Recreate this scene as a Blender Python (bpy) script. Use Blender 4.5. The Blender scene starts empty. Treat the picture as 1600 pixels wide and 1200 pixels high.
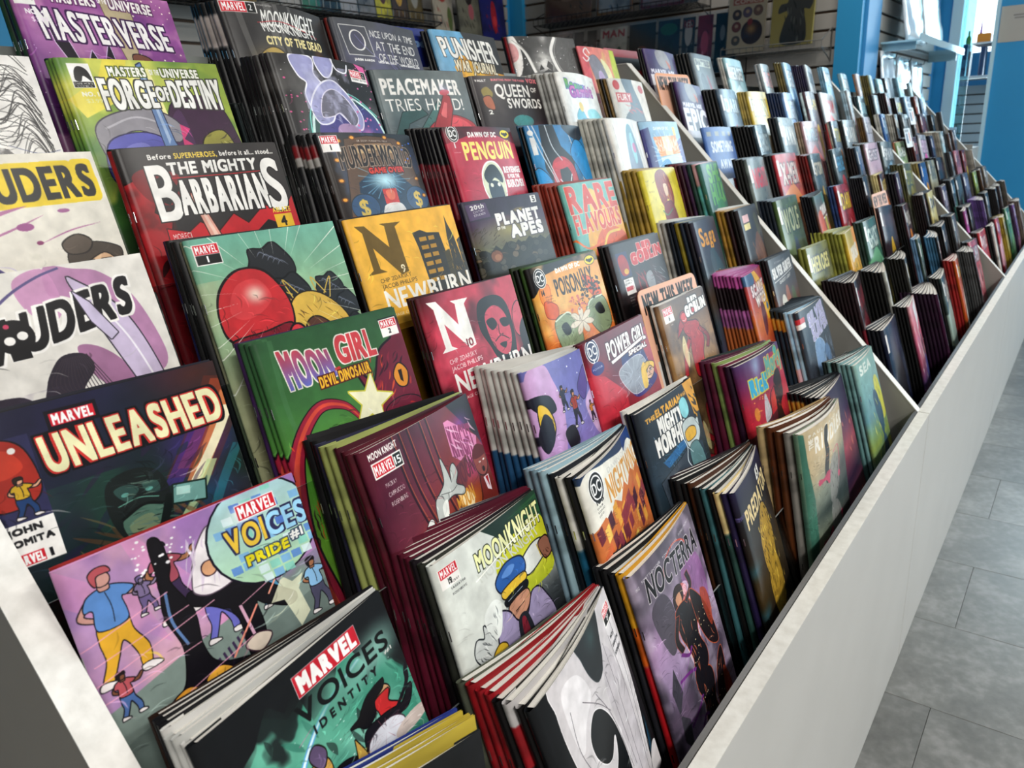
import bpy, math, random
import numpy as np
from mathutils import Matrix, Vector

# ------------------------------------------------------------------ camera, world, lights, exposure
sc = bpy.context.scene
COL = sc.collection
cam_data = bpy.data.cameras.new('camera')
cam = bpy.data.objects.new('camera', cam_data)
COL.objects.link(cam)
sc.camera = cam
right = Vector((0.59326645, -0.80371143, -0.04563831))
down = Vector((-0.27292545, -0.14747933, -0.95066374))
fwd = Vector((0.75732861, 0.57645275, -0.30684784))
M = Matrix((right, -down, -fwd)).transposed().to_4x4()
M.translation = Vector((-0.3693656, -0.23555643, 1.10038606))
cam.matrix_world = M
CAMP = M.translation.copy()
cam_data.sensor_width = 36.0
cam_data.lens = 36.0 * 1204.009 / 1600.0
cam_data.clip_start = 0.02
cam_data.dof.use_dof = True
cam_data.dof.focus_distance = 0.80
cam_data.dof.aperture_fstop = 13.0

sc.view_settings.view_transform = 'Standard'
sc.view_settings.look = 'None'
sc.view_settings.gamma = 1.0
sc.view_settings.use_curve_mapping = False
sc.view_settings.exposure = 0.06
sc.cycles.use_denoising = True
sc.cycles.max_bounces = 6
sc.cycles.sample_clamp_indirect = 4.0

w = bpy.data.worlds.new('world')
sc.world = w
w.use_nodes = True
w.node_tree.nodes['Background'].inputs[0].default_value = (0.75, 0.88, 1.0, 1)
w.node_tree.nodes['Background'].inputs[1].default_value = 0.35


def area(name, loc, size, size_y, power, color, target):
    d = bpy.data.lights.new(name, 'AREA')
    d.shape = 'RECTANGLE'
    d.size = size
    d.size_y = size_y
    d.energy = power
    d.color = color
    o = bpy.data.objects.new(name, d)
    COL.objects.link(o)
    o.location = loc
    v = Vector(target) - Vector(loc)
    o.rotation_euler = v.to_track_quat('-Z', 'Y').to_euler()
    return o


# ceiling tubes of the shop and the daylight of its street windows
WARM = (1.0, 0.965, 0.91)
for k, (x, y) in enumerate([(-1.3, -2.0), (1.2, -2.1), (3.4, -1.9), (0.2, 0.9), (2.9, 0.7), (-0.6, -3.0)]):
    area('ceiling_tube_light', (x, y, 2.86), 1.2, 0.3, [58, 56, 34, 10, 20, 52][k], WARM, (x, y, 0))
area('window_daylight', (5.38, -2.3, 1.55), 2.2, 1.7, 52, (0.66, 0.87, 1.0), (2.0, -0.8, 0.9))
area('high_window_daylight', (5.40, -0.42, 1.90), 0.85, 0.85, 9, (0.62, 0.87, 1.0), (3.0, 0.1, 1.5))
area('doorway_daylight', (6.9, 0.35, 1.5), 0.9, 1.6, 30, (0.7, 0.9, 1.0), (5.0, 0.5, 1.2))

# ------------------------------------------------------------------ helpers
def tag(o, label=None, cat=None, group=None, kind=None):
    if label: o['label'] = label
    if cat: o['category'] = cat
    if group: o['group'] = group
    if kind: o['kind'] = kind
    return o


def obj(name, me, mat=None, parent=None):
    o = bpy.data.objects.new(name, me)
    COL.objects.link(o)
    if mat is not None:
        mats = mat if isinstance(mat, (list, tuple)) else [mat]
        if len(me.materials) == 0:
            for m in mats:
                me.materials.append(m)
        elif me.materials[0] != mats[0]:
            o.material_slots[0].link = 'OBJECT'
            o.material_slots[0].material = mats[0]
    if parent is not None:
        o.parent = parent
    return o


def empty(name, loc=(0, 0, 0), rot=(0, 0, 0)):
    o = bpy.data.objects.new(name, None)
    COL.objects.link(o)
    o.location = loc
    o.rotation_euler = rot
    o.empty_display_size = 0.05
    return o


def mesh(name, verts, faces, uvs=None, smooth=False):
    me = bpy.data.meshes.new(name)
    me.from_pydata([tuple(v) for v in verts], [], faces)
    if uvs is not None:
        ul = me.uv_layers.new(name='uv')
        flat = []
        for f in faces:
            for i in f:
                flat += [uvs[i][0], uvs[i][1]]
        ul.data.foreach_set('uv', flat)
    if smooth:
        me.polygons.foreach_set('use_smooth', [True] * len(faces))
    me.update()
    return me


def box(x0, x1, y0, y1, z0, z1, b=0.0):
    """box with a small bevelled edge when b > 0 (24 verts), else plain"""
    if b <= 0:
        v = [(x, y, z) for z in (z0, z1) for y in (y0, y1) for x in (x0, x1)]
        f = [(0, 2, 3, 1), (4, 5, 7, 6), (0, 1, 5, 4), (2, 6, 7, 3), (0, 4, 6, 2), (1, 3, 7, 5)]
        return v, f
    import bmesh
    bm = bmesh.new()
    bmesh.ops.create_cube(bm, size=1.0)
    for q in bm.verts:
        q.co = Vector((x0 + (q.co.x + .5) * (x1 - x0), y0 + (q.co.y + .5) * (y1 - y0), z0 + (q.co.z + .5) * (z1 - z0)))
    bmesh.ops.bevel(bm, geom=bm.edges[:], offset=b, segments=1, affect='EDGES')
    bm.verts.index_update()
    v = [tuple(q.co) for q in bm.verts]
    f = [tuple(q.index for q in p.verts) for p in bm.faces]
    bm.free()
    return v, f


def boxes(name, lst, mat, parent=None):
    V, F = [], []
    for a in lst:
        v, f = box(*a)
        n = len(V)
        V += v
        F += [tuple(i + n for i in q) for q in f]
    return obj(name, mesh(name, V, F), mat, parent)


def rods(name, segs, r, mat, parent=None, n=6):
    """a welded wire piece: straight rods between the given point pairs"""
    V, F = [], []
    for a, b in segs:
        a, b = Vector(a), Vector(b)
        d = (b - a).normalized()
        u = d.orthogonal().normalized()
        w_ = d.cross(u)
        k = len(V)
        for P in (a, b):
            for i in range(n):
                t = 2 * math.pi * i / n
                V.append(P + (u * math.cos(t) + w_ * math.sin(t)) * r)
        for i in range(n):
            j = (i + 1) % n
            F.append((k + i, k + j, k + n + j, k + n + i))
        F.append(tuple(k + i for i in reversed(range(n))))
        F.append(tuple(k + n + i for i in range(n)))
    return obj(name, mesh(name, V, F, smooth=False), mat, parent)


def lin(c):
    out = []
    for v in c[:3]:
        v = max(0.0, v)
        out.append(v / 12.92 if v <= 0.04045 else ((v + 0.055) / 1.055) ** 2.4)
    return tuple(out) + (1.0,)


def hx(s):
    s = s.strip()
    if len(s) == 3:
        return tuple(int(ch * 2, 16) / 255 for ch in s)
    return tuple(int(s[i:i + 2], 16) / 255 for i in (0, 2, 4))


def pbr(name, color, rough=0.5, metal=0.0, spec=0.5, noise=None, bump=0.0, scale=20.0, coat=0.0, coord='Object'):
    m = bpy.data.materials.new(name)
    m.use_nodes = True
    nt = m.node_tree
    b = nt.nodes['Principled BSDF']
    b.inputs['Base Color'].default_value = lin(hx(color))
    b.inputs['Roughness'].default_value = rough
    b.inputs['Metallic'].default_value = metal
    b.inputs['Specular IOR Level'].default_value = spec
    b.inputs['Coat Weight'].default_value = coat
    if noise or bump:
        tc = nt.nodes.new('ShaderNodeTexCoord')
        nz = nt.nodes.new('ShaderNodeTexNoise')
        nz.inputs['Scale'].default_value = scale
        nz.inputs['Detail'].default_value = 6
        nt.links.new(tc.outputs[coord], nz.inputs['Vector'])
        if noise:
            r = nt.nodes.new('ShaderNodeValToRGB')
            r.color_ramp.elements[0].position = 0.32
            r.color_ramp.elements[1].position = 0.68
            r.color_ramp.elements[0].color = lin(hx(noise))
            r.color_ramp.elements[1].color = lin(hx(color))
            nt.links.new(nz.outputs['Fac'], r.inputs[0])
            nt.links.new(r.outputs[0], b.inputs['Base Color'])
        if bump:
            bp = nt.nodes.new('ShaderNodeBump')
            bp.inputs['Strength'].default_value = bump
            bp.inputs['Distance'].default_value = 0.002
            nt.links.new(nz.outputs['Fac'], bp.inputs['Height'])
            nt.links.new(bp.outputs[0], b.inputs['Normal'])
    return m


def clear(name, tint='f4fafa', alpha=0.12, rough=0.06):
    """thin acrylic or plastic film: mostly straight-through, a little glossy"""
    m = bpy.data.materials.new(name)
    m.use_nodes = True
    nt = m.node_tree
    nt.nodes.remove(nt.nodes['Principled BSDF'])
    out = nt.nodes['Material Output']
    tr = nt.nodes.new('ShaderNodeBsdfTransparent')
    tr.inputs[0].default_value = lin(hx(tint))
    gl = nt.nodes.new('ShaderNodeBsdfGlossy')
    gl.inputs['Roughness'].default_value = rough
    fr = nt.nodes.new('ShaderNodeFresnel')
    fr.inputs[0].default_value = 1.45
    ad = nt.nodes.new('ShaderNodeMath')
    ad.operation = 'ADD'
    ad.inputs[1].default_value = alpha * 0.3
    mx = nt.nodes.new('ShaderNodeMixShader')
    nt.links.new(fr.outputs[0], ad.inputs[0])
    nt.links.new(ad.outputs[0], mx.inputs[0])
    nt.links.new(tr.outputs[0], mx.inputs[1])
    nt.links.new(gl.outputs[0], mx.inputs[2])
    nt.links.new(mx.outputs[0], out.inputs[0])
    return m


# ------------------------------------------------------------------ flat print: a small painter for covers
GLYPH = {}
NARROW = {}


def load_glyphs():
    cu = bpy.data.curves.new('type', 'FONT')
    o = bpy.data.objects.new('type', cu)
    COL.objects.link(o)
    for ch in "ABCDEFGHIJKLMNOPQRSTUVWXYZabcdefghijklmnopqrstuvwxyz0123456789!.,:;-'#$&":
        cu.body = ch
        dg = bpy.context.evaluated_depsgraph_get()
        dg.update()
        me = bpy.data.meshes.new_from_object(o.evaluated_get(dg))
        co = np.array([v.co[:2] for v in me.vertices]).reshape(-1, 2)
        cnt = {}
        for p in me.polygons:
            vs = list(p.vertices)
            for i in range(len(vs)):
                a, b = vs[i], vs[(i + 1) % len(vs)]
                k = (min(a, b), max(a, b))
                cnt[k] = cnt.get(k, 0) + 1
        E_ = [k for k, n in cnt.items() if n == 1]
        if len(E_):
            seg = np.array([[co[a], co[b]] for a, b in E_])
            GLYPH[ch] = (seg, co[:, 0].min(), co[:, 0].max())
        bpy.data.meshes.remove(me)
    bpy.data.objects.remove(o)
    bpy.data.curves.remove(cu)


load_glyphs()
_seg = GLYPH['H'][0]
CAPH = float(_seg[:, :, 1].max())


def vnoise(h, w_, cell, rng, octs=3):
    out = np.zeros((h, w_), np.float32)
    amp, tot = 1.0, 0.0
    for o in range(octs):
        c = max(1.5, cell / 2 ** o)
        gh, gw = int(h / c) + 3, int(w_ / c) + 3
        g = rng.random((gh, gw)).astype(np.float32)
        ys = np.arange(h) / c
        xs = np.arange(w_) / c
        yi, xi = ys.astype(int), xs.astype(int)
        fy, fx = ys - yi, xs - xi
        fy = (fy * fy * (3 - 2 * fy))[:, None]
        fx = (fx * fx * (3 - 2 * fx))[None, :]
        a = g[yi][:, xi]; b = g[yi][:, xi + 1]; c_ = g[yi + 1][:, xi]; d = g[yi + 1][:, xi + 1]
        out += amp * ((a * (1 - fx) + b * fx) * (1 - fy) + (c_ * (1 - fx) + d * fx) * fy)
        tot += amp
        amp *= 0.5
    return out / tot


def dil(m, r):
    for i in range(int(round(r))):
        n = m.copy()
        n[1:] = np.maximum(n[1:], m[:-1]); n[:-1] = np.maximum(n[:-1], m[1:])
        o = n.copy()
        o[:, 1:] = np.maximum(o[:, 1:], n[:, :-1]); o[:, :-1] = np.maximum(o[:, :-1], n[:, 1:])
        m = o
    return m


class Art:
    """units: 100 across, 155 down; colours are hex strings"""

    def __init__(s, px=288, seed=1, ratio=1.55, bg='888', vs=1.0):
        s.vs = vs
        s.w, s.h = px, int(px * ratio)
        s.k = px / 100.0
        s.rng = np.random.default_rng(seed)
        s.a = np.zeros((s.h, s.w, 3), np.float32)
        s.a[:] = hx(bg)

    def lay(s, mask, color, y0, x0):
        h, w_ = mask.shape
        ya, xa = max(0, y0), max(0, x0)
        yb, xb = min(s.h, y0 + h), min(s.w, x0 + w_)
        if ya >= yb or xa >= xb:
            return
        m = mask[ya - y0:yb - y0, xa - x0:xb - x0, None]
        t = s.a[ya:yb, xa:xb]
        if isinstance(color, np.ndarray):
            c = color[ya - y0:yb - y0, xa - x0:xb - x0]
        else:
            c = np.array(hx(color), np.float32)
        t += (c - t) * m

    def g(s, *cols, ang=0):
        """gradient background through the colours, ang 0 = downwards, 1 = to the right, between = diagonal"""
        y = np.linspace(0, 1, s.h)[:, None]
        x = np.linspace(0, 1, s.w)[None, :]
        t = (y * (1 - ang) + x * ang) + 0 * x
        t = np.clip((t - t.min()) / (t.max() - t.min()) / (s.vs if ang < .5 else 1), 0, 1) * (len(cols) - 1)
        C = np.array([hx(c) for c in cols], np.float32)
        i = np.clip(t.astype(int), 0, len(cols) - 2)
        f = (t - i)[..., None]
        s.a[:] = C[i] * (1 - f) + C[i + 1] * f
        return s

    def nz(s, color, cell=18, amt=0.6, lo=0.45, hi=0.75, box_=None):
        n = vnoise(s.h, s.w, cell * s.k, s.rng)
        m = np.clip((n - lo) / (hi - lo), 0, 1) * amt
        if box_:
            x0, y0, x1, y1 = [int(v * s.k * q) for v, q in zip(box_, (1, s.vs, 1, s.vs))]
            mm = np.zeros_like(m)
            mm[y0:y1, x0:x1] = m[y0:y1, x0:x1]
            m = mm
        s.lay(m, color, 0, 0)
        return s

    def fill(s, segs, color, a=1.0, bold=0.0, o=None, ow=0.0, c2=None, soft=0):
        """even-odd fill of line segments (n,2,2) in units"""
        SS = 2
        k = s.k * SS
        q = segs * np.array([k, k * s.vs])
        pad = int((bold + ow) * k) + 4 + soft
        x0 = int(math.floor(q[:, :, 0].min())) - pad
        y0 = int(math.floor(q[:, :, 1].min())) - pad
        x0 -= x0 % SS
        y0 -= y0 % SS
        x0 = max(x0, -60 * SS)
        y0 = max(y0, -60 * SS)
        x1 = min(int(q[:, :, 0].max()) + pad + 2, (s.w + 30) * SS)
        y1 = min(int(q[:, :, 1].max()) + pad + 2, (s.h + 30) * SS)
        W, H = x1 - x0, y1 - y0
        if W <= 2 or H <= 2:
            return s
        W += W % SS
        H += H % SS
        tg = np.zeros((H, W + 1), np.int32)
        for (ax, ay), (bx, by) in q:
            if ay == by:
                continue
            if ay > by:
                ax, ay, bx, by = bx, by, ax, ay
            r0 = max(int(math.ceil(ay - y0 - .5)), 0)
            r1 = min(int(math.ceil(by - y0 - .5)), H)
            if r1 <= r0:
                continue
            rows = np.arange(r0, r1)
            xs = ax + (rows + .5 + y0 - ay) * (bx - ax) / (by - ay) - x0
            ci = np.clip(np.ceil(xs - .5).astype(int), 0, W)
            np.add.at(tg, (rows, ci), 1)
        m = (np.cumsum(tg, 1)[:, :W] % 2).astype(np.float32)
        if bold > 0:
            m = dil(m, bold * k)
        out = dil(m, ow * k) if o else None

        def ds(z):
            z = z.reshape(H // SS, SS, W // SS, SS).mean((1, 3))
            for _ in range(soft):
                p = np.pad(z, 1)
                z = (p[:-2, 1:-1] + p[2:, 1:-1] + p[1:-1, :-2] + p[1:-1, 2:] + 2 * z) / 6
            return z
        if o:
            s.lay(ds(out) * a, o, y0 // SS, x0 // SS)
        m = ds(m)
        if c2:
            t = np.linspace(0, 1, m.shape[0])[:, None, None]
            cc = np.array(hx(color)) * (1 - t) + np.array(hx(c2)) * t + np.zeros((m.shape[0], m.shape[1], 3))
            s.lay(m * a, cc.astype(np.float32), y0 // SS, x0 // SS)
        else:
            s.lay(m * a, color, y0 // SS, x0 // SS)
        return s

    def p(s, color, pts, sm=0, a=1.0, o=None, ow=0.5, c2=None, soft=0):
        P = np.array([[float(v) for v in q.split(',')] for q in pts.split()])
        if sm:
            n = len(P)
            out = []
            for i in range(n):
                p0, p1, p2, p3 = P[i - 1], P[i], P[(i + 1) % n], P[(i + 2) % n]
                for t in np.linspace(0, 1, 6, endpoint=False):
                    out.append(.5 * (2 * p1 + (p2 - p0) * t + (2 * p0 - 5 * p1 + 4 * p2 - p3) * t * t + (3 * p1 - p0 - 3 * p2 + p3) * t ** 3))
            P = np.array(out)
        seg = np.stack([P, np.roll(P, -1, 0)], 1)
        return s.fill(seg, color, a, o=o, ow=ow if o else 0, c2=c2, soft=soft)

    def b(s, color, pts, **k):
        k['sm'] = 1
        return s.p(color, pts, **k)

    def e(s, color, cx, cy, rx, ry=None, rot=0, **k):
        ry = ry or rx
        t = np.linspace(0, 2 * math.pi, 28, endpoint=False)
        c, n = math.cos(rot), math.sin(rot)
        P = np.stack([cx + rx * np.cos(t) * c - ry * np.sin(t) * n, cy + rx * np.cos(t) * n + ry * np.sin(t) * c], 1)
        k.setdefault('ow', 0.5)
        if not k.get('o'):
            k['ow'] = 0
        return s.fill(np.stack([P, np.roll(P, -1, 0)], 1), color, **k)

    def r(s, color, x0, y0, x1, y1, **k):
        return s.p(color, '%g,%g %g,%g %g,%g %g,%g' % (x0, y0, x1, y0, x1, y1, x0, y1), **k)

    def l(s, color, wd, pts, sm=1, a=1.0, taper=0, o=None, ow=0.4):
        P = np.array([[float(v) for v in q.split(',')] for q in pts.split()])
        if sm and len(P) > 2:
            Q = np.vstack([2 * P[0] - P[1], P, 2 * P[-1] - P[-2]])
            out = []
            for i in range(1, len(Q) - 2):
                p0, p1, p2, p3 = Q[i - 1], Q[i], Q[i + 1], Q[i + 2]
                for t in np.linspace(0, 1, 7, endpoint=False):
                    out.append(.5 * (2 * p1 + (p2 - p0) * t + (2 * p0 - 5 * p1 + 4 * p2 - p3) * t * t + (3 * p1 - p0 - 3 * p2 + p3) * t ** 3))
            out.append(P[-1])
            P = np.array(out)
        d = np.gradient(P, axis=0)
        n = np.stack([-d[:, 1], d[:, 0]], 1)
        n /= np.linalg.norm(n, axis=1)[:, None] + 1e-9
        hw = np.full(len(P), wd / 2.)
        if taper:
            hw = hw * (np.linspace(1, 0.05, len(P)) if taper == 1 else np.sin(np.linspace(0.1, math.pi - 0.1, len(P))))
        L_ = P + n * hw[:, None]
        R_ = P - n * hw[:, None]
        Z = np.vstack([L_, R_[::-1]])
        return s.fill(np.stack([Z, np.roll(Z, -1, 0)], 1), color, a, o=o, ow=ow if o else 0)

    def t(s, txt, color, x, y, w_, h, rise=0, sh=0, bold=0.0, o=None, ow=0.6, c2=None, arc=0, a=1.0, gap=0.1, taper=0, vert=0):
        """text box: left x, top y, width, cap height; rise lifts the right end, sh leans, arc bows upwards, taper grows the right end"""
        bold *= 0.6
        adv = sum(0.34 if (c not in GLYPH) else GLYPH[c][2] - GLYPH[c][1] + gap for c in txt)
        if w_ is None:
            w_ = adv / CAPH * h * 0.85 * s.vs
        gap = gap + 1.7 * bold * adv / max(w_, .1)
        segs, pen = [], 0.0
        for ch in txt:
            if ch == ' ' or ch not in GLYPH:
                pen += 0.34
                continue
            g_, a0, a1 = GLYPH[ch]
            q = g_.copy()
            q[:, :, 0] += pen - a0
            segs.append(q)
            pen += (a1 - a0) + gap
        if not segs:
            return s
        q = np.concatenate(segs)
        tw = pen - gap
        u = q[:, :, 0] / tw
        v = q[:, :, 1] / CAPH
        hh = h * (1 + taper * (u - .5))
        X = x + u * w_ + v * sh * h
        Y = y + h / 2 + hh / 2 - v * hh - rise * u - arc * 4 * u * (1 - u)
        if vert:
            cx, cy = x, y
            X, Y = cx + (Y - cy), cy + w_ - (X - cx)
        return s.fill(np.stack([X, Y], 2), color, a, bold=bold, o=o, ow=ow if o else 0, c2=c2)

    def gl(s, color, cx, cy, r_, a=0.8, ry=None, pw=1.0):
        ry = ry or r_
        y = (np.arange(s.h) / (s.k * s.vs) - cy)[:, None] / ry
        x = (np.arange(s.w) / s.k - cx)[None, :] / r_
        m = np.clip(1 - np.sqrt(x * x + y * y), 0, 1) ** pw * a
        m = m * m * (3 - 2 * m) if a <= 1 else np.clip(m, 0, 1)
        s.lay(m.astype(np.float32), color, 0, 0)
        return s

    def dots(s, n, color, x0=0, y0=0, x1=100, y1=155, r0=.3, r1=.9, a=1.0):
        for _ in range(n):
            s.e(color, s.rng.uniform(x0, x1), s.rng.uniform(y0, y1), s.rng.uniform(r0, r1), a=a)
        return s

    def strokes(s, n, color, x0, y0, x1, y1, ang, ln, wd, jit=.3, a=.8):
        for _ in range(n):
            x, y = s.rng.uniform(x0, x1), s.rng.uniform(y0, y1)
            t = ang + s.rng.uniform(-jit, jit)
            L_ = ln * s.rng.uniform(.5, 1.3)
            c = color if isinstance(color, str) else color[s.rng.integers(len(color))]
            s.l(c, wd * s.rng.uniform(.5, 1.4), '%g,%g %g,%g %g,%g' % (x, y, x + L_ * .5 * math.cos(t) + s.rng.uniform(-1, 1), y + L_ * .5 * math.sin(t) + s.rng.uniform(-1, 1), x + L_ * math.cos(t), y + L_ * math.sin(t)), a=a, taper=2)
        return s

    def rays(s, color, cx, cy, n, r0, r1, wd, a=.8, a0=0, a1=6.283):
        for i in range(n):
            t = a0 + (a1 - a0) * (i + s.rng.uniform(-.3, .3)) / n
            e_ = s.rng.uniform(.7, 1.1)
            s.l(color, wd, '%g,%g %g,%g' % (cx + r1 * e_ * math.cos(t), cy + r1 * e_ * math.sin(t), cx + r0 * math.cos(t), cy + r0 * math.sin(t)), sm=0, a=a, taper=1)
        return s

    def mv(s, x, y, w_, num='1', dark=0, wide=0, var=0):
        """the red publisher box with its number plate"""
        h = w_ * .36 / s.vs
        s.r('f4f0ec', x - .6, y - .6, x + w_ + .6, y + h * 2 + .8 + (h * .6 if var else 0)) if not wide else s.r('f4f0ec', x - .6, y - .6, x + w_ * 1.45, y + h + .6 + var * h * .6)
        s.r('cc2030', x, y, x + w_, y + h)
        s.t('MARVEL', 'ffffff', x + w_ * .06, y + h * .12, w_ * .88, h * .76, bold=.25)
        if wide:
            s.r('151515', x + w_ + .4, y, x + w_ * 1.4, y + h)
            s.t(num, 'ffffff', x + w_ * 1.12, y + h * .2, None, h * .6, bold=.1)
        else:
            if dark:
                s.r('151515', x, y + h + .3, x + w_, y + 2 * h)
            s.t(num, 'ffffff' if dark else '151515', x + w_ * .5 - len(num) * w_ * .07, y + h * 1.22, None, h * .58, bold=.15)
        if var:
            s.t('VARIANT EDITION', '222', x + 1, y + h * 1.1, w_ * 1.3, h * .3)
        return s

    def dc(s, x, y, r_, bg='151515', fg='ffffff'):
        v = s.vs
        s.e('ffffff', x, y, r_ * 1.08, r_ * 1.08 / v)
        s.e(bg, x, y, r_, r_ / v)
        s.e(fg, x, y, r_ * .84, r_ * .84 / v)
        s.e(bg, x, y, r_ * .72, r_ * .72 / v)
        s.t('DC', fg, x - r_ * .58, y - r_ * .38 / v, r_ * 1.16, r_ * .76 / v, bold=.3)
        return s

    def credits(s, names, color, x, y, w_, h, step, rise=0, lean=0):
        for i, n in enumerate(names.split('|')):
            s.t(n, color, x + lean * i, y + i * step, w_ * len(n) / 8.0, h, bold=.1, rise=rise)
        return s


    def hatch(s, n, y0=40, y1=155, ln=9, wd=.7, a=.5, x0=0, x1=100, keep=None):
        """inked modelling lines: darker and lighter strokes of the colour they fall on"""
        for _ in range(n):
            x, y = s.rng.uniform(x0, x1), s.rng.uniform(y0, y1)
            px_, py_ = int(x * s.k), int(y * s.k * s.vs)
            if px_ >= s.w or py_ >= s.h:
                continue
            c = s.a[py_, px_]
            f = s.rng.choice([.45, .6, .75, 1.3, 1.5])
            if c.min() > .8:
                if s.rng.random() < .6:
                    continue
                f = .85
            c2_ = np.clip(c * f + (.04 if f > 1 else 0), 0, 1)
            col = '%02x%02x%02x' % tuple(int(v * 255) for v in c2_)
            t = 1.1 + 1.3 * math.sin(x * .06 + y * .045) + s.rng.uniform(-.35, .35)
            L_ = ln * s.rng.uniform(.4, 1.4)
            s.l(col, wd * s.rng.uniform(.5, 1.6), '%g,%g %g,%g %g,%g' % (x, y, x + L_ * .5 * math.cos(t) + s.rng.uniform(-.8, .8), y + L_ * .5 * math.sin(t), x + L_ * math.cos(t + .3), y + L_ * math.sin(t + .3)), a=a, taper=2)
        return s

    def finish(s):
        """fine mottling of the inks, then the picture carried on below the part drawn"""
        n = vnoise(s.h, s.w, 7 * s.k, s.rng, 4)
        s.a *= (1 + (n - .5) * .22)[..., None]
        e = int(s.h * s.vs)
        if s.vs < .97:
            n = s.h - e
            src = s.a[max(0, e - n):e][::-1]
            s.a[e:e + len(src)] = src
        return s


MATS = {}


def print_mat(name, art, gloss=0.3):
    """glossy cover stock with a printed image made above"""
    img = bpy.data.images.new(name, art.w, art.h, alpha=False)
    buf = np.ones((art.h, art.w, 4), np.float32)
    buf[:, :, :3] = np.clip(art.a[::-1], 0, 1)
    img.pixels.foreach_set(buf.ravel())
    img.update()
    img.pack()
    m = bpy.data.materials.new(name)
    m.use_nodes = True
    nt = m.node_tree
    b = nt.nodes['Principled BSDF']
    ti = nt.nodes.new('ShaderNodeTexImage')
    ti.image = img
    ti.extension = 'EXTEND'
    uv = nt.nodes.new('ShaderNodeUVMap')
    uv.uv_map = 'uv'
    nt.links.new(uv.outputs[0], ti.inputs[0])
    nt.links.new(ti.outputs[0], b.inputs['Base Color'])
    b.inputs['Roughness'].default_value = gloss
    b.inputs['Specular IOR Level'].default_value = 0.24
    tc = nt.nodes.new('ShaderNodeTexCoord')
    nz = nt.nodes.new('ShaderNodeTexNoise')
    nz.inputs['Scale'].default_value = 14
    nt.links.new(tc.outputs['Object'], nz.inputs['Vector'])
    bp = nt.nodes.new('ShaderNodeBump')
    bp.inputs['Strength'].default_value = 0.25
    bp.inputs['Distance'].default_value = 0.002
    nt.links.new(nz.outputs['Fac'], bp.inputs['Height'])
    nt.links.new(bp.outputs[0], b.inputs['Normal'])
    MATS[name] = m
    return m


def edge_mat(spec):
    """cover stock of a comic of which only the spine edge shows: 'colour until%/colour until%'"""
    if spec in MATS:
        return MATS[spec]
    A = Art(16, 7, ratio=8.0)
    y0 = 0.0
    H_ = 8.0 * 100
    for part in spec.split('/'):
        c, *q = part.split()
        y1 = float(q[0]) / 100 * H_ if q else H_
        A.r(c, -5, y0, 110, y1)
        y0 = y1
    A.nz('000', 60, .25)
    return print_mat(spec, A, 0.35)

# ------------------------------------------------------------------ the printed covers
COVERS = {}


def cover(px, vs=1.0):
    def deco(f):
        COVERS[f.__name__[2:]] = (f, px, vs)
        return f
    return deco


def skyline(A, color, hi, x0, x1, yb, ym, n, win=None):
    x = x0
    wd = (x1 - x0) / n
    for i in range(n):
        t = A.rng.uniform(ym, ym + hi)
        A.r(color, x, t, x + wd * .9, yb)
        if win:
            for k in range(int((yb - t) / 4)):
                A.r(win, x + wd * .2, t + 2 + k * 4, x + wd * .7, t + 3.4 + k * 4, a=.7)
        x += wd


def figure(A, x, y, h, cols, lean=0.0, o='141218'):
    """a small generic dancing person: cols = hair, skin, top, legs"""
    hr, sk, tp, lg = cols
    h = h * .92
    v_ = A.vs ** .5

    def q(u, v):
        return '%g,%g' % (x + (u * v_ + lean * (1 - v)) * h, y + v * h)

    def b(c, pts, ow=.35):
        A.b(c, ' '.join(q(u, v) for u, v in pts), o=o, ow=ow)
    b(lg, [(-.1, .46), (.09, .46), (.12, .62), (.19, .8), (.17, .97), (.11, .97), (.1, .82), (.03, .66), (-.04, .8), (-.12, .97), (-.18, .95), (-.12, .78), (-.13, .6)])
    b('e8e0e0', [(.1, .96), (.18, .95), (.25, 1), (.12, 1.01)])
    b('e8e0e0', [(-.19, .95), (-.12, .96), (-.06, 1), (-.2, 1.01)])
    b(sk, [(.12, .2), (.24, .26), (.34, .18), (.36, .2), (.26, .31), (.12, .28)])
    b(sk, [(-.12, .2), (-.22, .34), (-.12, .42), (-.1, .4), (-.18, .33), (-.1, .26)])
    b(tp, [(-.13, .2), (-.04, .16), (.05, .16), (.14, .2), (.2, .25), (.14, .29), (.1, .3), (.1, .5), (-.11, .5), (-.11, .32), (-.17, .3)])
    A.l(o, .3, q(0, .2) + ' ' + q(.02, .34) + ' ' + q(.01, .48))
    b(sk, [(-.03, .12), (.03, .12), (.035, .18), (-.03, .18)])
    A.e(sk, x + lean * h * .93, y + h * .085, h * .05, h * .062, o=o, ow=.3)
    b(hr, [(-.07, .09), (-.075, .02), (-.02, -.02), (.05, -.01), (.075, .04), (.03, .04), (-.03, .05), (-.045, .13)], .3)


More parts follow.
